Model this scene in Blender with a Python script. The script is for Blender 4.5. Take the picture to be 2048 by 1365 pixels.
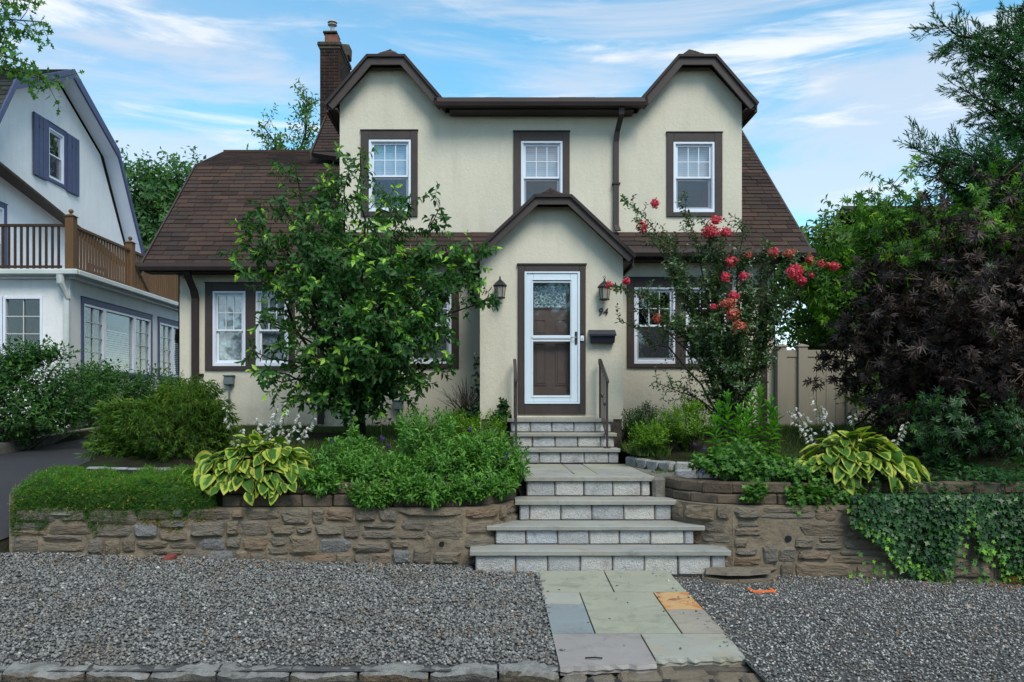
import bpy, math, random
import numpy as np
from mathutils import Vector, Matrix

S = bpy.context.scene
COL = S.collection
R = math.radians
for o in list(bpy.data.objects): bpy.data.objects.remove(o)

# ------------------------------------------------------------------ camera
EYE = 1.65
cam = bpy.data.objects.new('camera', bpy.data.cameras.new('camera'))
COL.objects.link(cam)
cam.location = (0, 0, EYE)
cam.rotation_euler = (R(90), 0, 0)
cam.data.sensor_width = 36.0
cam.data.lens = 36.0 * 1600 / 2048
cam.data.shift_x = 39 / 2048
cam.data.shift_y = 129.5 / 2048
cam.data.clip_start = 0.05
cam.data.clip_end = 2000
S.camera = cam

# ------------------------------------------------------------------ light
SUN_EL, SUN_AZ = 50, 156          # degrees; azimuth clockwise from +Y (behind the camera, to the right)
sun = bpy.data.objects.new('sun', bpy.data.lights.new('sun', 'SUN'))
COL.objects.link(sun)
sun.data.energy = 1.5
sun.data.angle = R(28)
sun.data.color = (1.0, 0.94, 0.83)
sd = Vector((math.sin(R(SUN_AZ)) * math.cos(R(SUN_EL)), math.cos(R(SUN_AZ)) * math.cos(R(SUN_EL)), math.sin(R(SUN_EL))))
sun.rotation_euler = (-sd).to_track_quat('-Z', 'Y').to_euler()
sun.location = sd * 40

W = bpy.data.worlds.new('World'); S.world = W; W.use_nodes = True
nt = W.node_tree; nt.nodes.clear()
def nn(t, tree=None, **kw):
    n = (tree or nt).nodes.new(t)
    for k, v in kw.items(): setattr(n, k, v)
    return n
sky = nn('ShaderNodeTexSky', sky_type='NISHITA', sun_disc=False)
sky.sun_elevation = R(SUN_EL); sky.sun_rotation = R(SUN_AZ)
sky.air_density = 1.0; sky.dust_density = 0.0; sky.ozone_density = 3.0
tc = nn('ShaderNodeTexCoord')
hsv = nn('ShaderNodeHueSaturation'); hsv.inputs['Saturation'].default_value = 1.14; hsv.inputs['Value'].default_value = 1.32; hsv.inputs['Hue'].default_value = 0.475
nt.links.new(sky.outputs[0], hsv.inputs['Color'])
def cloud(scale, detail, rough, loc, lo, hi, dist=0.6, rot=0.0):
    mp = nn('ShaderNodeMapping'); mp.inputs['Scale'].default_value = scale; mp.inputs['Location'].default_value = loc
    mp.inputs['Rotation'].default_value = (0, rot, 0)
    nt.links.new(tc.outputs['Generated'], mp.inputs['Vector'])
    no = nn('ShaderNodeTexNoise'); no.inputs['Scale'].default_value = 1.0; no.inputs['Detail'].default_value = detail
    no.inputs['Roughness'].default_value = rough; no.inputs['Distortion'].default_value = dist
    nt.links.new(mp.outputs[0], no.inputs['Vector'])
    mr = nn('ShaderNodeMapRange', interpolation_type='SMOOTHSTEP')
    mr.inputs['From Min'].default_value = lo; mr.inputs['From Max'].default_value = hi
    nt.links.new(no.outputs['Fac'], mr.inputs['Value'])
    return mr.outputs[0]
c1 = cloud((2.2, 2.2, 11.0), 7, 0.58, (3.1, 0.4, 1.7), 0.44, 0.64, 0.7, 0.06)
c2 = cloud((3.4, 3.4, 24.0), 8, 0.60, (7.3, 2.4, 0.2), 0.47, 0.66, 0.5, -0.05)
c3 = cloud((1.5, 1.5, 5.0), 4, 0.5, (1.3, 5.4, 4.2), 0.45, 0.75, 0.2, 0.0)
def mixc(a, b, f, blend='MIX'):
    m = nn('ShaderNodeMix', data_type='RGBA', blend_type=blend)
    for sock, val in ((m.inputs[0], f), (m.inputs[6], a), (m.inputs[7], b)):
        if isinstance(val, (int, float)): sock.default_value = val
        elif isinstance(val, tuple): sock.default_value = val
        else: nt.links.new(val, sock)
    return m.outputs[2]
def mth(op, a, b):
    m = nn('ShaderNodeMath', operation=op)
    for i, v in enumerate((a, b)):
        if isinstance(v, (int, float)): m.inputs[i].default_value = v
        else: nt.links.new(v, m.inputs[i])
    return m.outputs[0]
K = 1 / 0.10
lil = (0.43 * K, 0.44 * K, 0.48 * K, 1); wht = (0.58 * K, 0.58 * K, 0.58 * K, 1); grayb = (0.28 * K, 0.34 * K, 0.44 * K, 1)
s0 = hsv.outputs[0]
s1 = mixc(s0, grayb, mth('MULTIPLY', c3, 0.62))
s2 = mixc(s1, lil, mth('MULTIPLY', c1, 0.62))
s3 = mixc(s2, wht, mth('MULTIPLY', c2, 0.75))
bg = nn('ShaderNodeBackground'); bg.inputs['Strength'].default_value = 0.078
wo = nn('ShaderNodeOutputWorld')
nt.links.new(s3, bg.inputs['Color']); nt.links.new(bg.outputs[0], wo.inputs['Surface'])

S.view_settings.view_transform = 'Standard'
S.view_settings.look = 'None'
S.view_settings.exposure = 1.28
S.view_settings.gamma = 1.0
S.view_settings.use_curve_mapping = False
S.render.engine = 'CYCLES'
S.cycles.max_bounces = 7
S.cycles.diffuse_bounces = 3
S.cycles.glossy_bounces = 3
S.cycles.transmission_bounces = 4
S.cycles.transparent_max_bounces = 8
S.cycles.caustics_reflective = False
S.cycles.caustics_refractive = False

# ------------------------------------------------------------------ materials
def ramp_set(cr, stops):
    el = cr.elements
    while len(el) > 1: el.remove(el[-1])
    el[0].position = stops[0][0]; el[0].color = (*stops[0][1], 1)
    for p, c in stops[1:]:
        e = el.new(p); e.color = (*c, 1)

class Mat:
    """small wrapper that builds one node material"""
    def __init__(s, name):
        s.m = bpy.data.materials.new(name); s.m.use_nodes = True
        s.t = s.m.node_tree; s.t.nodes.clear()
        s.out = s.n('ShaderNodeOutputMaterial'); s.p = s.n('ShaderNodeBsdfPrincipled')
        s.l(s.p.outputs[0], s.out.inputs[0])
        s.tc = s.n('ShaderNodeTexCoord')
        g = s.n('ShaderNodeNewGeometry'); s.pos = g.outputs['Position']
    def n(s, t, **kw): return nn(t, s.t, **kw)
    def l(s, a, b): s.t.links.new(a, b)
    def set(s, sock, v):
        if isinstance(v, (int, float)): sock.default_value = v
        elif isinstance(v, tuple): sock.default_value = (*v, 1) if len(v) == 3 else v
        else: s.l(v, sock)
    def noise(s, scale, detail=4, rough=.55, vec=None, sc3=None, dist=0):
        n = s.n('ShaderNodeTexNoise'); n.inputs['Scale'].default_value = scale; n.inputs['Detail'].default_value = detail
        n.inputs['Roughness'].default_value = rough; n.inputs['Distortion'].default_value = dist
        v = vec or s.pos
        if sc3:
            mp = s.n('ShaderNodeMapping'); mp.inputs['Scale'].default_value = sc3; s.l(v, mp.inputs[0]); v = mp.outputs[0]
        s.l(v, n.inputs['Vector']); return n.outputs['Fac']
    def voro(s, scale, feature='F1', out='Distance', sc3=None, rnd=1):
        n = s.n('ShaderNodeTexVoronoi', feature=feature); n.inputs['Scale'].default_value = scale; n.inputs['Randomness'].default_value = rnd
        v = s.pos
        if sc3:
            mp = s.n('ShaderNodeMapping'); mp.inputs['Scale'].default_value = sc3; s.l(v, mp.inputs[0]); v = mp.outputs[0]
        s.l(v, n.inputs['Vector']); return n.outputs[out]
    def math(s, op, a, b=0.0, clamp=False):
        m = s.n('ShaderNodeMath', operation=op, use_clamp=clamp); s.set(m.inputs[0], a); s.set(m.inputs[1], b); return m.outputs[0]
    def map(s, v, a, b, c=0., d=1.):
        m = s.n('ShaderNodeMapRange'); s.set(m.inputs['Value'], v)
        for k, x in zip(('From Min', 'From Max', 'To Min', 'To Max'), (a, b, c, d)): m.inputs[k].default_value = x
        return m.outputs[0]
    def ramp(s, fac, stops):
        r = s.n('ShaderNodeValToRGB'); ramp_set(r.color_ramp, stops); s.l(fac, r.inputs[0]); return r.outputs[0]
    def mix(s, a, b, f, blend='MIX'):
        m = s.n('ShaderNodeMix', data_type='RGBA', blend_type=blend)
        s.set(m.inputs[0], f); s.set(m.inputs[6], a); s.set(m.inputs[7], b); return m.outputs[2]
    def attr(s, name='v'):
        a = s.n('ShaderNodeAttribute', attribute_name=name); return a.outputs['Fac']
    def rnd(s):
        return s.n('ShaderNodeObjectInfo').outputs['Random']
    def var(s):   # per piece variation: the mesh attribute v plus the object's own random number
        return s.math('FRACT', s.math('ADD', s.attr('v'), s.rnd()))
    def bump(s, h, strength=.4, dist=.01):
        b = s.n('ShaderNodeBump'); b.inputs['Strength'].default_value = strength; b.inputs['Distance'].default_value = dist
        s.l(h, b.inputs['Height']); s.l(b.outputs[0], s.p.inputs['Normal']); return b
    def fin(s, col, rough=.6, spec=.3, metal=0.):
        s.set(s.p.inputs['Base Color'], col); s.set(s.p.inputs['Roughness'], rough)
        s.set(s.p.inputs['Specular IOR Level'], spec); s.set(s.p.inputs['Metallic'], metal); return s.m

MT = {}
def stucco(name, c, dirt, rough=.9):
    m = Mat(name)
    n1 = m.noise(1.3, 5, .6); n2 = m.noise(2.2, 5, .65, sc3=(2.2, 2.2, .35)); n3 = m.noise(38, 3, .6)
    col = m.mix(c, tuple(x * .90 for x in c), m.map(n1, .35, .7))
    col = m.mix(col, dirt, m.map(n2, .50, .75, 0, .42))
    col = m.mix(col, tuple(x * .86 for x in c), m.map(n3, .45, .75, 0, .6))
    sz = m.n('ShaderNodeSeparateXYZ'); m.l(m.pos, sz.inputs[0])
    contact_shade = m.math('MULTIPLY', m.map(sz.outputs['Z'], 1.30, 1.75, 1, 0), m.map(m.noise(3.5, 6, .75), .35, .65, 0, .75), True)  # contact darkness along the wall foot, painted into the colour as a noisy band
    col = m.mix(col, (.27, .23, .16), contact_shade)
    h = m.math('ADD', m.noise(55, 4, .65), m.math('MULTIPLY', m.noise(16, 3, .5), .9))
    m.bump(h, .42, .012)
    return m.fin(col, rough, .15)
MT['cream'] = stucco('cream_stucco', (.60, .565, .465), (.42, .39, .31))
MT['white_stucco'] = stucco('white_stucco', (.73, .74, .75), (.50, .52, .54))

def paint(name, c, rough=.5, scale=6., dark=.8, spec=.35, chips=None):
    m = Mat(name)
    n = m.noise(scale, 5, .6)
    col = m.mix(c, tuple(x * dark for x in c), m.map(n, .35, .7))
    if chips:
        col = m.mix(col, chips, m.map(m.noise(9, 6, .75), .70, .73, 0, .8))
    m.bump(m.noise(60, 3), .12, .004)
    return m.fin(col, rough, spec)
MT['trim'] = paint('brown_trim_paint', (.046, .034, .031), .6, 5, .75, chips=(.30, .27, .24))
MT['gutter'] = paint('brown_gutter_metal', (.036, .026, .025), .6, 4, .8, spec=.2)
MT['white'] = paint('white_vinyl', (.66, .71, .80), .4, 3, .93)
MT['door_white'] = paint('storm_door_enamel', (.60, .69, .77), .35, 3, .94)
MT['door'] = paint('dark_brown_door', (.135, .085, .068), .5, 7, .8)
MT['blue'] = paint('blue_grey_trim_paint', (.060, .076, .155), .55, 5, .8)
MT['black'] = paint('black_metal', (.012, .012, .015), .4, 8, .8)
MT['mail'] = paint('dark_mailbox_metal', (.016, .020, .034), .35, 8, .8)
MT['iron'] = paint('brown_iron_rail', (.045, .035, .034), .42, 10, .75)
MT['vinyl'] = paint('taupe_vinyl_fence', (.28, .255, .205), .5, 2, .92)
MT['gut_white'] = paint('pale_green_white_gutter', (.50, .54, .53), .45, 3, .8)
MT['grey_box'] = paint('grey_green_meter_plastic', (.13, .17, .17), .5, 6, .8)
MT['screen'] = paint('dark_insect_screen', (.055, .062, .070), .7, 40, .8)
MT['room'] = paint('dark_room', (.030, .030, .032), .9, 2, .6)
MT['steel'] = paint('stainless_cap', (.35, .36, .36), .3, 5, .8); 
MT['terracotta'] = paint('terracotta_flue', (.20, .085, .055), .8, 12, .6)
MT['orange'] = paint('orange_brick', (.60, .14, .035), .7, 20, .8)
MT['red_brick'] = paint('red_brick_fragment', (.19, .05, .038), .8, 20, .7)
MT['cable'] = paint('black_cable', (.03, .03, .03), .6)

def curtain():
    m = Mat('white_curtain')
    n = m.n('ShaderNodeTexWave', wave_type='BANDS', bands_direction='Z'); n.inputs['Scale'].default_value = 9
    m.l(m.pos, n.inputs['Vector'])
    col = m.mix((.52, .56, .62), (.36, .40, .45), m.map(n.outputs['Fac'], .3, .9, 0, .7))
    return m.fin(col, .9, .1)
MT['blind'] = curtain()
def lace():
    m = Mat('lace_curtain')
    v = m.voro(16); n = m.noise(7, 4, .6, sc3=(1, 1, .25))
    col = m.mix((.45, .49, .53), (.12, .14, .15), m.map(v, .25, .55, 0, .6))
    col = m.mix(col, (.62, .66, .70), m.map(n, .5, .7, 0, .6))
    return m.fin(col, .9, .1)
MT['lace'] = lace()

def glass(name='window_glass', base=.10, tint=(.92, .95, .97)):
    m = Mat(name); t = m.t
    m.t.nodes.remove(m.p)
    tr = m.n('ShaderNodeBsdfTransparent'); tr.inputs[0].default_value = (*tint, 1)
    gl = m.n('ShaderNodeBsdfGlossy'); gl.inputs['Roughness'].default_value = .03
    b = m.n('ShaderNodeBump'); b.inputs['Strength'].default_value = .05; b.inputs['Distance'].default_value = .01
    m.l(m.noise(3, 2), b.inputs['Height']); m.l(b.outputs[0], gl.inputs['Normal'])
    lw_ = m.n('ShaderNodeLayerWeight'); lw_.inputs[0].default_value = .5
    f5 = m.math('MULTIPLY', m.math('POWER', lw_.outputs['Facing'], 4.0), .8)
    mx = m.n('ShaderNodeMixShader')
    m.l(m.math('ADD', f5, base + .04, True), mx.inputs[0]); m.l(tr.outputs[0], mx.inputs[1]); m.l(gl.outputs[0], mx.inputs[2])
    m.l(mx.outputs[0], m.out.inputs[0]); return m.m
MT['glass'] = glass(base=.10)
MT['glass_door'] = glass('storm_door_glass', .0)
MT['glass_dim'] = glass('sunroom_glass', .03)
def frosted():
    m = Mat('seeded_lamp_glass')
    m.p.inputs['Alpha'].default_value = .55
    return m.fin((.42, .41, .34), .3, .5)
MT['lampglass'] = frosted()
def leaded():
    m = Mat('leaded_door_glass')
    v = m.voro(20, 'DISTANCE_TO_EDGE'); 
    col = m.mix((.55, .62, .60), (.10, .16, .18), m.map(v, .06, .12))
    col = m.mix(col, (.05, .08, .09), m.map(m.noise(30, 3), .45, .6, 0, .6))
    return m.fin(col, .2, .6)
MT['leaded'] = leaded()

def shingle(name, stops, moss=True):
    m = Mat(name)
    v = m.var()
    base = m.ramp(v, stops)
    g = m.noise(160, 2, .6); big = m.noise(.9, 4, .6)
    col = m.mix(base, (.012, .009, .009), m.map(g, .40, .75, 0, .55))
    col = m.mix(col, (.020, .016, .017), m.map(big, .48, .72, 0, .65))
    if moss:
        mo = m.math('MULTIPLY', m.map(m.noise(9, 5, .7), .60, .66), m.map(m.noise(.8, 2), .52, .6))
        col = m.mix(col, (.030, .045, .010), m.math('MULTIPLY', mo, .8))
    m.bump(m.math('ADD', m.noise(200, 2, .6), m.noise(25, 3)), .5, .008)
    return m.fin(col, .92, .12)
MT['shingle'] = shingle('brown_asphalt_shingle', [(0, (.036, .027, .024)), (.3, (.072, .047, .038)), (.55, (.052, .039, .034)), (.75, (.092, .055, .042)), (.9, (.042, .034, .032)), (1, (.064, .047, .042))])
MT['shingle_grey'] = shingle('grey_asphalt_shingle', [(0, (.050, .042, .038)), (.5, (.085, .068, .058)), (.8, (.10, .06, .045)), (1, (.06, .055, .05))])
MT['shingle_dark'] = shingle('dark_green_grey_shingle', [(0, (.030, .036, .036)), (.5, (.045, .052, .050)), (1, (.060, .066, .060))], False)

def brickm():
    m = Mat('chimney_brick')
    v = m.var()
    base = m.ramp(v, [(0, (.034, .019, .016)), (.4, (.052, .026, .020)), (.8, (.026, .018, .016)), (1, (.075, .036, .026))])
    col = m.mix(base, (.016, .013, .012), m.map(m.noise(2.4, 5, .65), .38, .60, 0, .9))
    m.bump(m.noise(70, 4), .5, .006)
    return m.fin(col, .9, .15)
MT['brick'] = brickm()
def mortar(name, a, b, sc=6):
    m = Mat(name)
    col = m.mix(a, b, m.map(m.noise(sc, 6, .65), .35, .7))
    col = m.mix(col, tuple(x * .55 for x in a), m.map(m.noise(2.0, 5, .7), .52, .75, 0, .8))
    m.bump(m.math('ADD', m.noise(45, 5, .7), m.math('MULTIPLY', m.noise(11, 3), 1.5)), .7, .02)
    return m.fin(col, .95, .1)
MT['mortar_chimney'] = mortar('chimney_mortar', (.060, .050, .042), (.11, .09, .07), 8)
MT['mortar_wall'] = mortar('tan_wall_mortar', (.22, .18, .13), (.13, .11, .082))
MT['mortar_step'] = mortar('grey_step_mortar', (.12, .105, .085), (.05, .045, .04), 9)
MT['concrete'] = mortar('worn_concrete', (.20, .19, .165), (.12, .11, .095), 5)
MT['foundation'] = mortar('foundation_concrete', (.10, .09, .075), (.05, .045, .04), 5)

def rubble_mat():
    m = Mat('rubble_stone')
    v = m.var()
    base = m.ramp(v, [(0, (.17, .16, .14)), (.18, (.22, .18, .13)), (.36, (.165, .165, .16)), (.52, (.25, .20, .135)), (.66, (.14, .12, .10)), (.8, (.21, .20, .175)), (.9, (.23, .145, .09)), (1, (.26, .225, .17))])
    vein = m.noise(7, 7, .7, sc3=(.8, .8, 2.6), dist=1.5)
    col = m.mix(base, (.045, .040, .034), m.map(vein, .52, .66, 0, .7))
    col = m.mix(col, (.27, .25, .215), m.map(m.noise(14, 6, .75, sc3=(1, 1, 2.5)), .55, .78, 0, .55))
    col = m.mix(col, (.185, .13, .078), m.map(m.noise(3.1, 5, .7), .50, .72, 0, .65))
    col = m.mix(col, (.21, .172, .124), m.map(m.noise(5.5, 4, .6), .35, .65, .0, .55))
    m.bump(m.math('ADD', m.math('MULTIPLY', vein, 2.2), m.noise(50, 5, .7)), .85, .03)
    return m.fin(col, .85, .2)
MT['rubble'] = rubble_mat()
def dullg():
    m = Mat('dull_granite_stone'); col = m.mix((.20, .20, .20), (.10, .10, .10), m.map(m.noise(60, 5, .75), .40, .62)); col = m.mix(col, (.16, .125, .085), m.map(m.noise(4, 5, .7), .54, .74, 0, .5))
    m.bump(m.math('ADD', m.noise(45, 5, .7), m.noise(12, 4)), .9, .025); return m.fin(col, .9, .15)
MT['dull_granite'] = dullg()
def granite(name, a, b, c, sc=170):
    m = Mat(name)
    v = m.var()
    sp = m.noise(sc, 3, .75)
    base = m.mix(a, b, m.map(sp, .42, .60))
    base = m.mix(base, c, m.map(m.noise(sc * .8, 2, .7, sc3=(1.1, .9, 1.05)), .60, .66, 0, .8))
    tint = m.ramp(v, [(0, (.78, .80, .84)), (.5, (1.0, 1.0, 1.0)), (.8, (1.12, 1.10, 1.04)), (1, (.9, .95, 1.05))])
    col = m.mix(base, tint, 1.0, 'MULTIPLY')
    col = m.mix(col, (.10, .09, .07), m.map(m.noise(5, 6, .75), .52, .74, 0, .7))
    m.bump(m.math('ADD', m.noise(60, 4, .6), m.noise(14, 3)), .8, .016)
    return m.fin(col, .8, .25)
MT['granite_edge'] = granite('weathered_edging_granite', (.33, .335, .335), (.17, .175, .18), (.05, .055, .06))
MT['granite'] = granite('speckled_granite', (.50, .50, .49), (.25, .25, .25), (.05, .052, .055))
def slabm(name, stops, stain=(.20, .19, .13), rough=.7):
    m = Mat(name)
    v = m.var()
    base = m.ramp(v, stops)
    col = m.mix(base, stain, m.map(m.noise(2.6, 6, .7, dist=.6), .46, .66, 0, .75))
    col = m.mix(col, tuple(min(.5, x * 1.25) for x in stops[0][1]), m.map(m.noise(1.7, 4, .6), .50, .68, 0, .7))
    col = m.mix(col, tuple(x * .5 for x in stops[0][1]), m.map(m.noise(3.6, 8, .8, dist=.8), .52, .66, 0, .6))
    col = m.mix(col, (.07, .07, .06), m.map(m.noise(120, 3, .7), .60, .75, 0, .35))
    m.bump(m.math('ADD', m.noise(90, 4), m.noise(9, 4)), .3, .008)
    return m.fin(col, rough, .3)
MT['bluestone'] = slabm('bluestone_tread', [(0, (.24, .25, .24)), (.5, (.27, .26, .225)), (1, (.25, .265, .265))], (.31, .285, .22))
MT['slab_olive'] = slabm('olive_flagstone', [(0, (.26, .265, .205)), (.5, (.285, .285, .225)), (1, (.25, .26, .21))], (.32, .31, .235))
MT['slab_blue'] = slabm('blue_flagstone', [(0, (.185, .215, .225)), (1, (.20, .225, .23))], (.20, .235, .24))
MT['slab_purple'] = slabm('mauve_flagstone', [(0, (.235, .222, .212)), (1, (.245, .228, .215))], (.26, .24, .225))
MT['slab_pale'] = slabm('pale_green_flagstone', [(0, (.27, .275, .24)), (1, (.28, .28, .24))], (.30, .26, .18))
MT['slab_beige'] = slabm('beige_flagstone', [(0, (.28, .25, .195)), (1, (.27, .245, .20))], (.18, .165, .145))
def orange_slab():
    m = Mat('rust_flagstone')
    n = m.noise(3.2, 4, .6, dist=.8)
    col = m.ramp(n, [(0, (.36, .13, .045)), (.42, (.40, .17, .06)), (.50, (.46, .29, .13)), (.58, (.42, .27, .13)), (.64, (.20, .075, .05)), (1, (.17, .065, .05))])
    m.bump(m.noise(70, 4), .3, .006)
    return m.fin(col, .7, .3)
MT['slab_orange'] = orange_slab()
def blockm():
    m = Mat('concrete_wall_block')
    v = m.var()
    base = m.ramp(v, [(0, (.085, .068, .050)), (.35, (.135, .105, .078)), (.6, (.10, .085, .066)), (.8, (.17, .13, .10)), (1, (.07, .058, .044))])
    col = m.mix(base, (.035, .028, .023), m.map(m.noise(4.5, 6, .7), .45, .7, 0, .85))
    m.bump(m.math('ADD', m.noise(60, 5, .7), m.noise(13, 4)), .8, .02)
    return m.fin(col, .95, .1)
MT['block'] = blockm()
def curbm():
    m = Mat('weathered_curb_stone')
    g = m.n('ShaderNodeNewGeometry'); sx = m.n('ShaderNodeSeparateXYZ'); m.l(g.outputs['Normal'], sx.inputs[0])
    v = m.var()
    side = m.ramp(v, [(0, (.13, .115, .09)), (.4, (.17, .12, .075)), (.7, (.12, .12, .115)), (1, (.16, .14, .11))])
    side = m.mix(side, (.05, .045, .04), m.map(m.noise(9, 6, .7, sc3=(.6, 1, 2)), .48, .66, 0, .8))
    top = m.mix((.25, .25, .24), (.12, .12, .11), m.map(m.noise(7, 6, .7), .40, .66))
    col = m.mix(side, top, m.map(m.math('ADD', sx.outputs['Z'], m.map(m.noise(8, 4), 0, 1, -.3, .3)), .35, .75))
    m.bump(m.math('ADD', m.noise(40, 6, .75), m.math('MULTIPLY', m.noise(10, 4), 2)), .9, .02)
    return m.fin(col, .85, .2)
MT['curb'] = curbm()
def asphalt(name, c, blue=1.15):
    m = Mat(name)
    a = (c, c, c * blue)
    col = m.mix(a, tuple(x * 1.9 for x in a), m.map(m.noise(170, 3, .7), .58, .75, 0, .7))
    col = m.mix(col, tuple(x * 1.5 for x in a), m.map(m.noise(1.2, 4), .45, .75, 0, .5))
    col = m.mix(col, (.25, .25, .24), m.map(m.voro(22), .035, .02))
    m.bump(m.noise(180, 3, .7), .6, .006)
    return m.fin(col, .75, .3)
MT['asphalt'] = asphalt('driveway_asphalt', .026)
MT['street'] = asphalt('street_asphalt', .022, 1.0)
def gravelm():
    m = Mat('crushed_gravel')
    v = m.attr('v')
    base = m.ramp(v, [(0, (.085, .085, .082)), (.25, (.14, .142, .137)), (.6, (.205, .207, .198)), (.82, (.295, .295, .28)), (.92, (.43, .42, .40)), (.965, (.50, .49, .46)), (.975, (.20, .12, .07)), (1, (.13, .10, .07))])
    col = m.mix(base, (.20, .21, .215), m.map(m.noise(70, 3, .7), .55, .8, 0, .5))
    col = m.mix(col, (.12, .095, .07), m.map(m.noise(1.6, 6, .75), .48, .66, 0, .6))
    m.bump(m.noise(120, 3), .4, .004)
    return m.fin(col, .8, .3)
MT['gravel'] = gravelm()
def soil():
    m = Mat('gravel_bed_dust')
    col = m.ramp(m.noise(60, 5, .8), [(.3, (.035, .035, .036)), (.6, (.085, .087, .088)), (.8, (.15, .15, .15))])
    m.bump(m.noise(90, 4), .8, .01)
    return m.fin(col, .95, .1)
MT['gravel_base'] = soil()
def earth():
    m = Mat('soil_and_turf')
    n = m.noise(2.0, 5, .7)
    col = m.mix((.022, .016, .011), (.020, .038, .010), m.map(n, .42, .58))
    col = m.mix(col, (.055, .042, .025), m.map(m.noise(25, 5, .8), .56, .75, 0, .6))
    m.bump(m.noise(50, 5, .75), .9, .03)
    return m.fin(col, .95, .1)
MT['earth'] = earth()
def wood(name, a, b):
    m = Mat(name)
    n = m.noise(8, 6, .65, sc3=(6, 6, .6)); v = m.var()
    col = m.mix(a, b, m.map(n, .35, .7)); col = m.mix(col, tuple(x * .55 for x in a), m.math('MULTIPLY', v, .6))
    m.bump(n, .3, .006)
    return m.fin(col, .7, .25)
MT['deck'] = wood('stained_deck_wood', (.165, .092, .045), (.10, .057, .028))
MT['deck_dark'] = wood('dark_deck_wood', (.055, .032, .018), (.03, .02, .012))
def bark(name, a, b):
    m = Mat(name)
    n = m.noise(9, 6, .7, sc3=(3, 3, .6))
    m.bump(n, .8, .02)
    return m.fin(m.mix(a, b, m.map(n, .35, .68)), .9, .15)
MT['bark'] = bark('dark_bark', (.032, .025, .019), (.012, .010, .008))
MT['bark_grey'] = bark('grey_bark', (.095, .080, .062), (.035, .028, .022))
MT['twig'] = bark('thin_twig', (.13, .095, .06), (.06, .045, .03))
MT['stem'] = bark('green_stem', (.06, .085, .025), (.035, .05, .018))

def leafm(name, stops, rough=.52, trans=.30, spec=.28, tcol=1.6):
    m = Mat(name)
    v = m.attr('v')
    vv = m.math('ADD', v, m.map(m.rnd(), 0, 1, -.02, .02), True)
    col = m.ramp(vv, stops)
    col = m.mix(col, tuple(x * .7 for x in stops[0][1]), m.map(m.noise(35, 3, .6), .5, .8, 0, .35))
    m.fin(col, rough, spec)
    tl = m.n('ShaderNodeBsdfTranslucent')
    tc_ = m.mix(col, (1.0 * tcol, 1.15 * tcol, .35 * tcol), 1.0, 'MULTIPLY'); m.l(tc_, tl.inputs[0])
    mx = m.n('ShaderNodeMixShader'); mx.inputs[0].default_value = trans
    m.l(m.p.outputs[0], mx.inputs[1]); m.l(tl.outputs[0], mx.inputs[2]); m.l(mx.outputs[0], m.out.inputs[0])
    return m.m
MT['lf_dogwood'] = leafm('dogwood_leaf', [(0, (0.0179, 0.0625, 0.0157)), (.45, (0.0324, 0.1077, 0.0227)), (.8, (0.0649, 0.1823, 0.0312)), (.93, (0.1530, 0.3474, 0.0426)), (1, (0.3422, 0.5732, 0.0709))])
MT['lf_crape'] = leafm('crape_myrtle_leaf', [(0, (0.0184, 0.0490, 0.0172)), (.5, (0.0367, 0.0911, 0.0295)), (.85, (0.0826, 0.1488, 0.0418)), (1, (0.1834, 0.1488, 0.0369))], .30, .2, .5)
MT['lf_maple'] = leafm('dark_red_maple_leaf', [(0, (0.0134, 0.0114, 0.0105)), (.5, (0.0322, 0.0207, 0.0185)), (.82, (0.0618, 0.0385, 0.0321)), (.93, (0.0834, 0.0485, 0.0247)), (.95, (0.0336, 0.0641, 0.0185)), (1, (0.0470, 0.1069, 0.0247))], .45, .15, .3, 1.2)
MT['lf_conifer'] = leafm('conifer_needle', [(0, (0.0157, 0.0596, 0.0196)), (.5, (0.0275, 0.1010, 0.0294)), (1, (0.0627, 0.1837, 0.0428))], .5, .15)
MT['lf_vine'] = leafm('bright_vine_leaf', [(0, (0.0276, 0.0750, 0.0148)), (.4, (0.0553, 0.1498, 0.0197)), (.75, (0.1183, 0.2829, 0.0246)), (.92, (0.2564, 0.4492, 0.0308)), (1, (0.5916, 0.4992, 0.0370))], .45, .35)
MT['lf_kousa'] = leafm('mid_green_leaf', [(0, (0.0290, 0.0700, 0.0173)), (.5, (0.0616, 0.1417, 0.0271)), (1, (0.1450, 0.2501, 0.0431))], .5, .3)
MT['lf_far'] = leafm('distant_leaf', [(0, (0.0319, 0.0870, 0.0370)), (.5, (0.0522, 0.1377, 0.0493)), (1, (0.1087, 0.2030, 0.0555))], .6, .3)
MT['lf_oak'] = leafm('oak_leaf', [(0, (0.0261, 0.0798, 0.0173)), (.5, (0.0508, 0.1450, 0.0246)), (1, (0.1087, 0.2610, 0.0370))], .45, .35)
MT['lf_shrub'] = leafm('dark_shrub_leaf', [(0, (0.0174, 0.0522, 0.0123)), (.5, (0.0313, 0.0974, 0.0173)), (.85, (0.0592, 0.1652, 0.0246)), (1, (0.1566, 0.3480, 0.0370))], .4, .25)
MT['lf_lace'] = leafm('laceleaf_foliage', [(0, (0.0365, 0.0905, 0.0148)), (.5, (0.0812, 0.1734, 0.0222)), (.85, (0.1725, 0.2733, 0.0370)), (1, (0.2436, 0.1885, 0.0431))], .55, .3)
MT['lf_moss'] = leafm('creeping_phlox_needle', [(0, (0.0195, 0.0574, 0.0064)), (.4, (0.0390, 0.1215, 0.0096)), (.8, (0.0813, 0.2279, 0.0149)), (.93, (0.1382, 0.2869, 0.0213)), (.96, (0.3413, 0.1856, 0.0425)), (1, (0.4875, 0.3206, 0.0956))], .6, .25)
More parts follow.
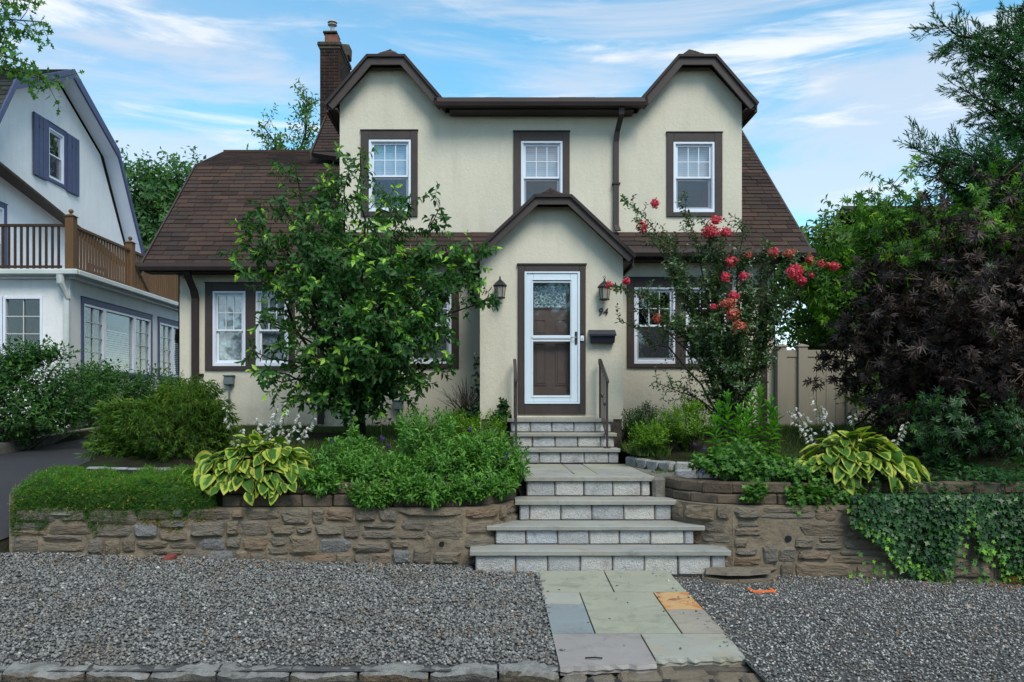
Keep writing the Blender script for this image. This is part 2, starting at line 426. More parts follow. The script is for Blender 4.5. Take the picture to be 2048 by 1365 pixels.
MT['lf_aster'] = leafm('aster_leaf', [(0, (0.0360, 0.1015, 0.0244)), (.5, (0.0854, 0.2175, 0.0377)), (1, (0.1798, 0.3806, 0.0610))], .5, .3)
MT['lf_azalea'] = leafm('azalea_leaf', [(0, (0.0339, 0.0870, 0.0099)), (.5, (0.0849, 0.1914, 0.0123)), (.85, (0.1697, 0.3306, 0.0148)), (1, (0.3205, 0.4698, 0.0246))], .4, .3)
MT['lf_azalea_dark'] = leafm('dark_azalea_leaf', [(0, (0.0130, 0.0377, 0.0111)), (.6, (0.0290, 0.0754, 0.0185)), (1, (0.0725, 0.1450, 0.0271))], .4, .2)
MT['lf_tall'] = leafm('tall_phlox_leaf', [(0, (0.0377, 0.1218, 0.0173)), (.5, (0.0792, 0.2436, 0.0246)), (1, (0.1602, 0.4350, 0.0370))], .38, .35)
MT['lf_ivy'] = leafm('ivy_leaf', [(0, (0.0093, 0.0385, 0.0104)), (.5, (0.0174, 0.0656, 0.0155)), (.85, (0.0348, 0.1131, 0.0224)), (.95, (0.0812, 0.2149, 0.0259)), (1, (0.1740, 0.3619, 0.0259))], .42, .2, .35)
MT['lf_colum'] = leafm('columbine_leaf', [(0, (0.0339, 0.1034, 0.0217)), (.6, (0.0754, 0.1918, 0.0335)), (1, (0.1413, 0.3001, 0.0444))], .5, .3)
MT['lf_grass'] = leafm('turf_blade', [(0, (0.0261, 0.0580, 0.0099)), (.6, (0.0508, 0.1160, 0.0173)), (1, (0.1450, 0.1450, 0.0493))], .6, .3)
MT['pink'] = leafm('pink_blossom', [(0, (.50, .03, .075)), (.4, (.72, .06, .13)), (.8, (.82, .14, .22)), (1, (.66, .20, .18))], .6, .35, .2, 1.0)
MT['faded'] = leafm('faded_coral_blossom', [(0, (.32, .08, .05)), (.5, (.58, .15, .11)), (1, (.72, .24, .19))], .7, .3, .2, 1.0)
MT['bloom_white'] = leafm('pale_lilac_bell_flower', [(0, (.45, .38, .28)), (.3, (.66, .66, .72)), (1, (.84, .83, .92))], .5, .3, .3, 1.0)
MT['purple'] = leafm('purple_floret', [(0, (.06, .03, .14)), (1, (.16, .09, .38))], .6, .3, .2, 1.0)
MT['dry'] = leafm('dry_oak_leaf', [(0, (.16, .07, .025)), (.6, (.34, .16, .05)), (1, (.45, .27, .10))], .7, .25, .2, 1.0)
def hosta():
    m = Mat('variegated_hosta_leaf')
    e = m.attr('edge'); r = m.rnd()
    e2 = m.math('ADD', e, m.math('ADD', m.map(m.noise(13, 4, .6), .3, .7, -.17, .17), m.map(r, 0, 1, -.26, .24)))
    f = m.map(e2, .56, .72)
    gr = m.mix((.035, .105, .018), (.075, .19, .026), m.noise(5, 2))
    ye = m.mix((.52, .54, .085), (.26, .40, .06), m.map(m.noise(9, 4), .35, .62))
    ye = m.mix(ye, (.42, .22, .08), m.map(m.math('MULTIPLY', m.noise(18, 4, .7), m.math('ADD', e, .25)), .60, .72, 0, .8))
    col = m.mix(gr, ye, f)
    wv = m.n('ShaderNodeTexWave', wave_type='BANDS', bands_direction='X'); wv.inputs['Scale'].default_value = 1.0
    uvn = m.n('ShaderNodeAttribute', attribute_name='rib'); 
    m.bump(m.math('SINE', m.math('MULTIPLY', uvn.outputs['Fac'], 55.0)), .35, .006)
    m.fin(col, .55, .25)
    tl = m.n('ShaderNodeBsdfTranslucent'); m.l(m.mix(col, (1.3, 1.4, .5), 1, 'MULTIPLY'), tl.inputs[0])
    mx = m.n('ShaderNodeMixShader'); mx.inputs[0].default_value = .28
    m.l(m.p.outputs[0], mx.inputs[1]); m.l(tl.outputs[0], mx.inputs[2]); m.l(mx.outputs[0], m.out.inputs[0])
    return m.m
MT['hosta'] = hosta()

# ------------------------------------------------------------------ object helpers
WL = {}
def tag(o, label=None, cat=None, group=None, kind=None):
    if label: o['label'] = label
    if cat: o['category'] = cat
    if group: o['group'] = group
    if kind: o['kind'] = kind
    return o
def thing(name, loc, label, cat, group=None):
    o = bpy.data.objects.new(name, None); COL.objects.link(o); o.location = loc
    o.empty_display_size = .2; WL[o.name] = Vector(loc)
    return tag(o, label, cat, group)
def link_mesh(name, me, origin, mat, parent=None):
    o = bpy.data.objects.new(name, me); COL.objects.link(o)
    if mat is not None and not me.materials: me.materials.append(MT[mat] if isinstance(mat, str) else mat)
    WL[o.name] = Vector(origin)
    if parent is not None:
        o.parent = parent; o.location = Vector(origin) - WL[parent.name]
    else: o.location = origin
    return o
def share(name, me, origin, parent, rot=None, scale=None):
    o = bpy.data.objects.new(name, me); COL.objects.link(o)
    WL[o.name] = Vector(origin)
    if parent is not None: o.parent = parent; o.location = Vector(origin) - WL[parent.name]
    else: o.location = origin
    if rot is not None: o.rotation_euler = rot
    if scale is not None: o.scale = scale
    return o

class MB:
    def __init__(s, T=None): s.v = []; s.f = []; s.T = T; s.vals = []
    def add(s, vs, fs, val=None):
        k = len(s.v)
        s.v += [tuple(s.T(*p)) if s.T else tuple(p) for p in vs]
        s.f += [tuple(i + k for i in f) for f in fs]
        s.vals += [random.random() if val is None else val] * len(vs)
        return s
    def box(s, x0, x1, y0, y1, z0, z1, bev=0., jit=0., rnd=None):
        if bev <= 0 and jit <= 0:
            vs = [(x, y, z) for z in (z0, z1) for y in (y0, y1) for x in (x0, x1)]
            return s.add(vs, [(0, 2, 3, 1), (4, 5, 7, 6), (0, 1, 5, 4), (2, 6, 7, 3), (0, 4, 6, 2), (1, 3, 7, 5)])
        # bevelled box: 24 verts, three faces at each corner
        b = min(bev or .001, (x1 - x0) * .45, (y1 - y0) * .45, (z1 - z0) * .45); rr = rnd or random
        vs = []; idx = {}
        for ix in (0, 1):
            for iy in (0, 1):
                for iz in (0, 1):
                    cx = x1 if ix else x0; cy = y1 if iy else y0; cz = z1 if iz else z0
                    sx = -b if ix else b; sy = -b if iy else b; sz = -b if iz else b
                    j = [rr.uniform(-jit, jit) for _ in range(3)]
                    for a in range(3):
                        p = [cx + sx, cy + sy, cz + sz]; p[a] = (cx, cy, cz)[a]
                        idx[ix, iy, iz, a] = len(vs); vs.append(tuple(p[q] + j[q] for q in range(3)))
        fs = []
        g = lambda *k: idx[k]
        fs += [(g(0,0,0,0), g(0,0,1,0), g(0,1,1,0), g(0,1,0,0)), (g(1,0,0,0), g(1,1,0,0), g(1,1,1,0), g(1,0,1,0))]
        fs += [(g(0,0,0,1), g(1,0,0,1), g(1,0,1,1), g(0,0,1,1)), (g(0,1,0,1), g(0,1,1,1), g(1,1,1,1), g(1,1,0,1))]
        fs += [(g(0,0,0,2), g(0,1,0,2), g(1,1,0,2), g(1,0,0,2)), (g(0,0,1,2), g(1,0,1,2), g(1,1,1,2), g(0,1,1,2))]
        for iy in (0, 1):
            for iz in (0, 1): fs.append((g(0,iy,iz,1), g(1,iy,iz,1), g(1,iy,iz,2), g(0,iy,iz,2)))
        for ix in (0, 1):
            for iz in (0, 1): fs.append((g(ix,0,iz,0), g(ix,1,iz,0), g(ix,1,iz,2), g(ix,0,iz,2)))
        for ix in (0, 1):
            for iy in (0, 1): fs.append((g(ix,iy,0,0), g(ix,iy,1,0), g(ix,iy,1,1), g(ix,iy,0,1)))
        for ix in (0, 1):
            for iy in (0, 1):
                for iz in (0, 1): fs.append((g(ix,iy,iz,0), g(ix,iy,iz,1), g(ix,iy,iz,2)))
        return s.add(vs, fs)
    def prism(s, poly, y0, y1):          # polygon in x,z extruded in y
        n = len(poly)
        vs = [(x, y0, z) for x, z in poly] + [(x, y1, z) for x, z in poly]
        fs = [tuple(range(n)), tuple(range(2 * n - 1, n - 1, -1))] + [(i, i + n, (i + 1) % n + n, (i + 1) % n) for i in range(n)]
        return s.add(vs, fs)
    def hprism(s, poly, z0, z1, tw=0):   # polygon in x,y extruded in z
        n = len(poly)
        vs = [(x, y, z0) for x, y in poly] + [(x, y, z1) for x, y in poly]
        fs = [tuple(range(n - 1, -1, -1)), tuple(range(n, 2 * n))] + [(i, (i + 1) % n, (i + 1) % n + n, i + n) for i in range(n)]
        return s.add(vs, fs)
    def slab(s, pts, th):                # 3D polygon given thickness along -normal
        P = [Vector(p) for p in pts]; nrm = (P[1] - P[0]).cross(P[2] - P[0]).normalized()
        Q = [p - nrm * th for p in P]; n = len(P)
        fs = [tuple(range(n)), tuple(range(2 * n - 1, n - 1, -1))] + [(i, i + n, (i + 1) % n + n, (i + 1) % n) for i in range(n)]
        return s.add([tuple(p) for p in P + Q], fs)
    def tube(s, pts, rad, n=6, cap=True):
        pts = [Vector(p) for p in pts]; N = len(pts)
        if isinstance(rad, (int, float)): rad = [rad] * N
        vs = []; fs = []
        up = Vector((0, 0, 1)); ref = None
        for i, p in enumerate(pts):
            d = (pts[min(i + 1, N - 1)] - pts[max(i - 1, 0)])
            if d.length < 1e-9: d = up.copy()
            d.normalize()
            if ref is None: ref = d.orthogonal()
            a = (ref - d * ref.dot(d)); a = a.normalized() if a.length > 1e-6 else d.orthogonal().normalized()
            ref = a; b = d.cross(a)
            for k in range(n):
                t = 2 * math.pi * k / n
                vs.append(tuple(p + (a * math.cos(t) + b * math.sin(t)) * rad[i]))
        for i in range(N - 1):
            for k in range(n):
                fs.append((i * n + k, i * n + (k + 1) % n, (i + 1) * n + (k + 1) % n, (i + 1) * n + k))
        if cap: fs += [tuple(range(n - 1, -1, -1)), tuple(range((N - 1) * n, N * n))]
        return s.add(vs, fs)
    def lathe(s, prof, c, n=12):         # (r,z) profile round the vertical through c
        vs = []; fs = []
        for r, z in prof:
            for k in range(n):
                t = 2 * math.pi * k / n; vs.append((c[0] + r * math.cos(t), c[1] + r * math.sin(t), c[2] + z))
        for i in range(len(prof) - 1):
            for k in range(n): fs.append((i * n + k, i * n + (k + 1) % n, (i + 1) * n + (k + 1) % n, (i + 1) * n + k))
        fs += [tuple(range(n - 1, -1, -1)), tuple(range((len(prof) - 1) * n, len(prof) * n))]
        return s.add(vs, fs)
    def build(s, name, mat, parent=None, label=None, cat=None, kind=None, smooth=False, group=None, vattr=False, origin=None):
        A = np.array(s.v, float)
        og = origin if origin is not None else ((A[:, 0].min() + A[:, 0].max()) / 2, (A[:, 1].min() + A[:, 1].max()) / 2, A[:, 2].min())
        me = bpy.data.meshes.new(name)
        me.from_pydata([tuple(p) for p in (A - np.array(og))], [], s.f)
        if smooth:
            me.polygons.foreach_set('use_smooth', [True] * len(me.polygons))
        if vattr:
            at = me.attributes.new('v', 'FLOAT', 'POINT'); at.data.foreach_set('value', s.vals)
        me.update()
        o = link_mesh(name, me, og, mat, parent)
        return tag(o, label, cat, group, kind)

# fast leaf meshes ---------------------------------------------------
def norm(a):
    return a / np.maximum(np.linalg.norm(a, axis=1, keepdims=True), 1e-9)
TPL = {
 'small': (np.array([(0, 0, 0), (.45, .5, .10), (1, 0, -.12), (.45, -.5, .10)]), [(0, 2, 1), (0, 3, 2)]),
 'leaf': (np.array([(0, 0, 0), (.22, .36, .05), (.62, .40, .04), (1, 0, -.20), (.62, -.40, .04), (.22, -.36, .05), (.45, 0, -.05)]),
          [(0, 6, 1), (1, 6, 2), (2, 6, 3), (3, 6, 4), (4, 6, 5), (5, 6, 0)]),
 'ivy': (np.array([(0, 0, 0), (-.12, .38, .02), (.25, .26, 0), (.42, .55, -.03), (.58, .22, 0), (1, 0, -.08), (.58, -.22, 0), (.42, -.55, -.03), (.25, -.26, 0), (-.12, -.38, .02)]),
         [(0, 2, 1), (0, 3, 2), (0, 4, 3), (0, 5, 4), (0, 6, 5), (0, 7, 6), (0, 8, 7), (0, 9, 8)]),
 'needle': (np.array([(0, .5, 0), (1, 0, 0), (0, -.5, 0)]), [(0, 2, 1)]),
}
def _palm():
    vs = [(0, 0, 0)]; fs = []
    for a, L in ((-78, .55), (-42, .85), (0, 1.0), (42, .85), (78, .55)):
        t = math.radians(a); c, s_ = math.cos(t), math.sin(t); k = len(vs)
        m = L * .45; w = .11
        vs += [(m * c - w * s_, m * s_ + w * c, .03), (L * c, L * s_, -.16 * L), (m * c + w * s_, m * s_ - w * c, .03)]
        fs += [(0, k + 1, k), (0, k + 2, k + 1)]
    return np.array(vs), fs
TPL['palm'] = _palm()
def _oak():
    vs = [(0, 0, 0), (.3, .10, 0), (.42, .42, .03), (.55, .10, 0), (.70, .34, 0), (.78, .08, 0), (1, 0, -.1), (.78, -.08, 0), (.70, -.34, 0), (.55, -.10, 0), (.42, -.42, .03), (.3, -.10, 0)]
    return np.array(vs, float), [(0, 11, 1), (1, 3, 2), (1, 11, 3), (11, 9, 3), (11, 10, 9), (3, 5, 4), (3, 9, 5), (9, 7, 5), (9, 8, 7), (5, 7, 6)]
TPL['oak'] = _oak()
_per = [(0, 0, 0)]
def leafmesh(name, P, D, N, L, Wd, tpl, mat, parent=None, v=None, kind=None, label=None, cat=None, origin=None):
    tv, tf = TPL[tpl]
    n = len(P)
    D = norm(D); Sd = norm(np.cross(N, D)); Nn = np.cross(D, Sd)
    L = np.broadcast_to(np.asarray(L, float), (n,)); Wd = np.broadcast_to(np.asarray(Wd, float), (n,))
    V = (P[:, None, :] + D[:, None, :] * (tv[None, :, 0:1] * L[:, None, None])
         + Sd[:, None, :] * (tv[None, :, 1:2] * (L * Wd)[:, None, None]) + Nn[:, None, :] * (tv[None, :, 2:3] * L[:, None, None]))
    k = len(tv); V = V.reshape(-1, 3)
    if origin is None: origin = (P[:, 0].mean(), P[:, 1].mean(), P[:, 2].min())
    V = V - np.array(origin)
    F = (np.array(tf)[None] + (np.arange(n) * k)[:, None, None]).reshape(-1, 3)
    me = bpy.data.meshes.new(name)
    me.vertices.add(len(V)); me.vertices.foreach_set('co', V.astype(np.float32).ravel())
    me.loops.add(F.size); me.loops.foreach_set('vertex_index', F.astype(np.int32).ravel())
    me.polygons.add(len(F)); me.polygons.foreach_set('loop_start', np.arange(0, F.size, 3, dtype=np.int32))
    try: me.polygons.foreach_set('loop_total', np.full(len(F), 3, dtype=np.int32))
    except Exception: pass
    if v is None: v = np.random.rand(n)
    at = me.attributes.new('v', 'FLOAT', 'POINT'); at.data.foreach_set('value', np.repeat(np.clip(v, 0, 1), k).astype(np.float32))
    me.update(calc_edges=True); me.validate()
    o = link_mesh(name, me, origin, mat, parent)
    return tag(o, label, cat, None, kind)
rg = np.random.default_rng(7); np.random.seed(7); random.seed(7)
def rdir(n, up=0.):
    d = rg.normal(size=(n, 3)); d = norm(d); d[:, 2] += up; return norm(d)
def perp(D):
    r = rg.normal(size=D.shape); return norm(r - D * (r * D).sum(1, keepdims=True))
def whorl(tips, dirs, k, step, a0, a1, droop=0., jit=.25):
    """k leaves spiralling down each stem from its tip; returns positions, axes, normals, index of the stem"""
    n = len(tips); dirs = norm(dirs)
    A = perp(dirs); B = np.cross(dirs, A)
    i = np.tile(np.arange(k), n); s = np.repeat(np.arange(n), k)
    ang = i * 2.39996 + np.repeat(rg.uniform(0, 6.28, n), k) + rg.normal(0, .25, n * k)
    tilt = np.radians(a0 + (a1 - a0) * (i / max(k - 1, 1))) + rg.normal(0, jit, n * k)
    rad = A[s] * np.cos(ang)[:, None] + B[s] * np.sin(ang)[:, None]
    P = tips[s] - dirs[s] * (i * step)[:, None]
    D = dirs[s] * np.cos(tilt)[:, None] + rad * np.sin(tilt)[:, None]
    D[:, 2] -= droop
    N = dirs[s] * np.sin(tilt)[:, None] - rad * np.cos(tilt)[:, None]
    N = norm(N); N[:, 2] += .25
    return P, norm(D), norm(N + rg.normal(0, .15, N.shape)), s
def blob(n, c, r, shell=.55, lump=.16, zmin=None):
    d = rdir(n); ph = np.array(c)
    f = 1 + lump * (np.sin(d[:, 0] * 5.1 + ph[0] * 3) + np.sin(d[:, 1] * 6.3 + ph[1] * 2) + np.sin(d[:, 2] * 5.7 + d[:, 0] * 4 + ph[2]))
    rr = (shell + (1 - shell) * rg.random(n) ** .7) * f
    P = np.array(c) + d * rr[:, None] * np.array(r)
    if zmin is not None: 
        k = P[:, 2] > zmin; P, d = P[k], d[k]
    return P, d

# ------------------------------------------------------------------ terrain
DR = [(0, -.06), (5.05, -.06), (7.6, .06), (8.1, .18), (8.6, .42), (9.4, .70), (10.7, .86), (12.2, .90), (16, 1.08), (30, 1.4), (300, 1.6)]
YD = [(8.2, .78), (8.9, .86), (10, 1.02), (11.5, 1.24), (13.2, 1.32), (30, 1.5), (300, 1.7)]
def lerp(T, y): return float(np.interp(y, [a for a, _ in T], [b for _, b in T]))
def gz(x, y): return -.03 * max(min(x, 8), -5.5) * min(max((y - 5.1) / 3, 0), 1) - .01
def ground_h(x, y):
    if y <= 5.04: return -.075
    if x < -7.62: return lerp(DR, y) + .14 if y > 9 else lerp(DR, y) - .02
    if x < -4.97: return lerp(DR, y) - .02
    if .43 < x < 1.655 and y < 5.36: return -.14
    if y < 8.28: return gz(x, y) - .02
    if .30 < x < 1.83 and y < 11.9: return -.02
    if -.345 < x < .31:
        yc = float(np.interp(x, [-.30, -.10, .08, .22, .33], [8.2, 8.28, 8.44, 8.66, 8.98]))
        if y < yc + .10: return gz(x, 8.2) - .02
        if y < yc + .26: return .58
    if 1.79 < x < 2.55:
        yc = float(np.interp(x, [1.86, 1.96, 2.08, 2.26, 2.46], [9.0, 8.68, 8.46, 8.28, 8.2]))
        if y < yc + .10: return gz(x, 8.2) - .02
        if y < yc + .26: return .60
    if 1.79 < x < 4.4: return lerp([(8.3, .79), (9.5, .835), (9.62, .84), (9.74, .92), (10.5, 1.02), (11.5, 1.22), (13.2, 1.32), (300, 1.7)], y) if x > 2.1 or y < 9.3 else min(lerp(YD, y), .838 if y < 10.0 + (2.1 - x) * 2 else 1.0)
    return lerp(YD, y)
def yardz(x, y): return ground_h(x, y)

xs = [-400, -120, -50, -25, -16, -12, -10, -9, -8.3, -7.66, -7.6, -7, -6, -5.4, -4.98, -4.90, -4, -3, -2, -1, -.5, -.36, -.34, -.2, -.12, -.05, .05, .10, .15, .22, .28, .32, .42, .44, 1, 1.65, 1.66, 1.78, 1.82, 1.9, 2.0, 2.1, 2.2, 2.32, 2.5, 2.7, 2.8, 3.5, 4.3, 4.5, 5.5, 7, 9, 12, 20, 50, 120, 400]
ys = [-300, -60, -20, -5, 0, 3, 5.0, 5.06, 5.34, 5.37, 5.6, 6.2, 7, 7.6, 8.1, 8.26, 8.32, 8.38, 8.44, 8.52, 8.6, 8.7, 8.8, 8.9, 9, 9.4, 9.62, 9.74, 10, 10.35, 10.7, 11.3, 11.88, 11.93, 13, 15, 18, 24, 30, 45, 80, 150, 400]
m = MB()
vs = [(x, y, ground_h(x, y)) for y in ys for x in xs]
fs = [(j * len(xs) + i, j * len(xs) + i + 1, (j + 1) * len(xs) + i + 1, (j + 1) * len(xs) + i) for j in range(len(ys) - 1) for i in range(len(xs) - 1)]
m.add(vs, fs)
m.build('ground', 'earth', kind='structure')

# street sheet, driveway sheet, gravel base
m = MB(); m.add([(-60, -12, -.065), (60, -12, -.065), (60, 5.02, -.065), (-60, 5.02, -.065)], [(0, 1, 2, 3)])
m.build('street', 'street', kind='structure')
dy = [5.0, 5.6, 6.2, 7, 7.6, 8.1, 8.35, 8.6, 9, 9.4, 10, 10.7, 11.5, 12.2, 14, 16, 20, 26, 32]
m = MB(); vs = []
for y in dy:
    xr = -4.99 if 8.2 < y < 9.0 else (-5.15 if y <= 8.2 else -4.97)
    if y <= 8.2: xr = -5.25
    xl = -7.5 if y < 12 else -7.5 - (y - 12) * .06
    if y < 9: xl = -9
    vs += [(xl, y, lerp(DR, y) + .006), ((xl + xr) / 2, y, lerp(DR, y) + .02), (xr, y, lerp(DR, y) + .006)]
fs = []
for i in range(len(dy) - 1):
    for k in range(2): fs.append((i * 3 + k, i * 3 + k + 1, i * 3 + 4 + k, i * 3 + 3 + k))
m.add(vs, fs); m.build('driveway', 'asphalt', kind='structure', smooth=True)
m = MB(); gx = np.concatenate([np.linspace(-5.25, .40, 9), [.425, .435, 1.0], [1.639, 1.645], np.linspace(2.2, 9, 6)]); gy = np.linspace(4.3, 8.26, 8)
NG = len(gx); vs = [(x, y, gz(x, y) + .0) if y > (5.36 if .43 < x else 5.0) or x > 1.64 else (x, 5.36 if .43 < x else 5.0, gz(x, 5.0)) for y in gy for x in gx]
m.add(vs, [(j * NG + i, j * NG + i + 1, (j + 1) * NG + i + 1, (j + 1) * NG + i) for j in range(7) for i in range(NG - 1)])
m.build('gravel_bed', 'gravel_base', kind='structure')
# lip of the pavement at the left end of the gravel, where it meets the driveway
m = MB(); m.slab([(-5.42, 5.1, .02), (-5.26, 5.1, .02), (-5.02, 8.15, .20), (-5.16, 8.15, .20)], .12)
m.build('driveway_edge', 'concrete', kind='structure')

# ---- crushed gravel: one scatter of real little stones
def gravel():
    n = 98000
    x = rg.uniform(-5.2, 8.0, n); y = 4.55 + (8.24 - 4.55) * rg.random(n)
    keep = ~((x > .418 + .013 * (y - 5)) & (x < 1.652 + .034 * (y - 5.2)) & (y < 8.0)) & ~((y < 5.10) & (x < 1.645)) & (np.abs(x - .62) < y * .68 + 1.6)
    stray = (x > .45) & (x < 1.72) & (y > 5.3) & (y < 7.95) & (rg.random(n) < .002 + .03 * ((x > 1.55) | (x < .50)))
    keep |= stray
    keep &= ~((x > -.2) & (x < 2.36) & (y > 7.98))
    x, y = x[keep], y[keep]; n = len(x)
    z = np.array([gz(a, b) for a, b in zip(x, y)])
    z = np.where((x > .43) & (x < 1.70) & (y > 5.25), np.maximum(z, .010), z)
    sz = np.where(x < .5, rg.uniform(.008, .0165, n), rg.uniform(.006, .012, n)) * (1 + .35 * (rg.random(n) > .95))
    oct_ = np.array([(1, 0, 0), (0, 1, 0), (-1, 0, 0), (0, -1, 0), (0, 0, .75), (.1, .1, -.6)], float)
    V = oct_[None] * (1 + rg.uniform(-.42, .42, (n, 6, 3)) * 1.0) + rg.uniform(-.22, .22, (n, 6, 3))
    V[:, :, 0] *= rg.uniform(.8, 1.5, n)[:, None]
    th = rg.uniform(0, 6.28, n); c, s_ = np.cos(th), np.sin(th); tl = rg.uniform(-.7, .7, n)
    ct, st = np.cos(tl), np.sin(tl)
    X = V[:, :, 0] * ct[:, None] - V[:, :, 2] * st[:, None]; Z = V[:, :, 0] * st[:, None] + V[:, :, 2] * ct[:, None]; Y = V[:, :, 1]
    X, Y = X * c[:, None] - Y * s_[:, None], X * s_[:, None] + Y * c[:, None]
    lay = np.where((x > .43) & (x < 1.68) & (y > 5.25), .003, rg.uniform(0, .018, n))
    V = np.stack([X, Y, Z], 2) * sz[:, None, None] + np.stack([x, y, z + lay], 1)[:, None, :]
    tf = np.array([(0, 1, 4), (1, 2, 4), (2, 3, 4), (3, 0, 4), (1, 0, 5), (2, 1, 5), (3, 2, 5), (0, 3, 5)])
    F = (tf[None] + (np.arange(n) * 6)[:, None, None]).reshape(-1, 3)
    me = bpy.data.meshes.new('gravel')
    me.vertices.add(n * 6); me.vertices.foreach_set('co', V.reshape(-1, 3).astype(np.float32).ravel())
    me.loops.add(F.size); me.loops.foreach_set('vertex_index', F.astype(np.int32).ravel())
    me.polygons.add(len(F)); me.polygons.foreach_set('loop_start', np.arange(0, F.size, 3, dtype=np.int32))
    v = rg.random(n) * .8 + .0; r2 = rg.random(n)
    v = np.where((x > 1.6) & (r2 > .80), rg.uniform(.85, .965, n), v); v = np.where((x > 1.6) & (r2 < .30), v * .35, v)
    v = np.where(r2 > .975, rg.uniform(.9, 1, n), v)
    at = me.attributes.new('v', 'FLOAT', 'POINT'); at.data.foreach_set('value', np.repeat(v, 6).astype(np.float32))
    me.update(calc_edges=True)
    tag(link_mesh('gravel', me, (0, 0, 0), 'gravel'), 'crushed blue grey gravel filling the strip in front of the stone wall', 'gravel', kind='stuff')
gravel()

# ------------------------------------------------------------------ stones
def stone_mesh(name, x0, x1, z0, z1, yf, proud, rr, mat, parent, depth=.05, n=12, power=.42, T=None, label=None):
    cx, cz = (x0 + x1) / 2, (z0 + z1) / 2; hx, hz = (x1 - x0) / 2, (z1 - z0) / 2
    ph = rr.uniform(0, 6.28); sk = rr.uniform(-.22, .22)
    ring = []
    for k in range(n):
        t = 2 * math.pi * (k + rr.uniform(-.2, .2)) / n
        c, s_ = math.cos(t), math.sin(t)
        px = math.copysign(abs(c) ** power, c); pz = math.copysign(abs(s_) ** power, s_)
        w = 1 + rr.uniform(-.13, .06)
        px *= w; pz *= w * (1 + rr.uniform(-.1, .04))
        ring.append((cx + px * hx + sk * pz * hz * .4, cz + pz * hz))
    vs = [(x, yf + depth, z) for x, z in ring]
    vs += [(x, yf - proud * rr.uniform(.15, .5), z) for x, z in ring]
    tilt = rr.uniform(-.35, .35)
    vs += [(cx + (x - cx) * .78, yf - proud * (1 + tilt * (z - cz) / hz + rr.uniform(-.3, .3)), cz + (z - cz) * .68) for x, z in ring]
    vs.append((cx + rr.uniform(-.2, .2) * hx, yf - proud * rr.uniform(.9, 1.3), cz))
    fs = [(k, (k + 1) % n, n + (k + 1) % n, n + k) for k in range(n)]
    fs += [(n + k, n + (k + 1) % n, 2 * n + (k + 1) % n, 2 * n + k) for k in range(n)]
    fs += [(2 * n + k, 2 * n + (k + 1) % n, 3 * n) for k in range(n)]
    m = MB(T); m.add(vs, fs); return m.build(name, mat, parent, label=label)

rw = random.Random(11)
def rubble_field(parent, x0, x1, z0, z1, yf, taken=(), nrows=4, T=None, special=()):
    hs = [rw.uniform(.8, 1.25) for _ in range(nrows)]; tot = sum(hs); acc = [0]
    for h in hs: acc.append(acc[-1] + h / tot)
    ph = [rw.uniform(0, 6) for _ in range(nrows + 1)]
    def bd(r, x):
        q = z0 + (z1 - z0) * acc[r]
        return q if r in (0, nrows) else q + .030 * math.sin(x * 2.7 + ph[r]) + .018 * math.sin(x * 7.1 + ph[r] * 2)
    for r in range(nrows):
        x = x0
        while x < x1 - .04:
            w = rw.choice([.13, .20, .28, .34, .42, .56]) * rw.uniform(.85, 1.15)
            if x + w > x1 - .12: w = x1 - x
            g = rw.uniform(.003, .012); a, b_ = x + g, x + w - g; xc = x + w / 2
            zb, zt = bd(r, xc), bd(r + 1, xc); h = zt - zb
            hole = any(a < t[1] and b_ > t[0] and zb < t[3] and zt > t[2] for t in taken)
            sp_ = next((q for q in special if q[0] == r and a < q[1] < b_), None)
            mt = 'dull_granite' if sp_ else 'rubble'
            if not hole:
                if h > .13 and w > .22 and rw.random() < .30 and not sp_:
                    zm = (zb + zt) / 2 + rw.uniform(-.025, .025)
                    stone_mesh('stone', a, b_, zb + g, zm - g * .7, yf, rw.uniform(.010, .026), rw, mt, parent, T=T)
                    stone_mesh('stone', a + rw.uniform(0, .05), b_ - rw.uniform(0, .05), zm + g * .7, zt - g, yf, rw.uniform(.010, .03), rw, mt, parent, T=T)
                else:
                    stone_mesh('stone', a, b_, zb + g, zt - g * .6, yf, rw.uniform(.014, .040), rw, mt, parent, T=T)
            x += w
def mortar_face(parent, x0, x1, z0f, z1, yf, depth, mat='mortar_wall', name='mortar'):
    nx = max(int((x1 - x0) / .07), 2); nz = 10
    m = MB(); vs = []
    rr = random.Random(5)
    for j in range(nz + 1):
        for i in range(nx + 1):
            x = x0 + (x1 - x0) * i / nx; zb = z0f(x)
            vs.append((x, yf + rr.uniform(-.006, .008), zb + (z1 - zb) * j / nz))
    w = nx + 1
    fs = [(j * w + i, j * w + i + 1, (j + 1) * w + i + 1, (j + 1) * w + i) for j in range(nz) for i in range(nx)]
    k = len(vs)
    # top, back and ends
    for i in range(nx + 1):
        x = x0 + (x1 - x0) * i / nx; vs.append((x, yf + depth, z1))
    for i in range(nx): fs.append((nz * w + i, nz * w + i + 1, k + i + 1, k + i))
    kb = len(vs); vs += [(x0, yf + depth, z0f(x0)), (x1, yf + depth, z0f(x1))]
    fs.append((0,) + tuple(j * w for j in range(1, nz + 1)) + (k, kb))
    fs.append((nx,) + tuple([kb + 1, k + nx]) + tuple(j * w + nx for j in range(nz, 0, -1)))
    m.add(vs, fs); return m.build(name, mat, parent)

def weep(parent, x, z, yf, r=.028):
    m = MB(); m.lathe([(r, 0), (r, .004)], (0, 0, 0), 10)
    vs = [(x + a, yf - .035 + c, z + b) for a, b, c in m.v]; q = MB(); q.add(vs, m.f)
    return q
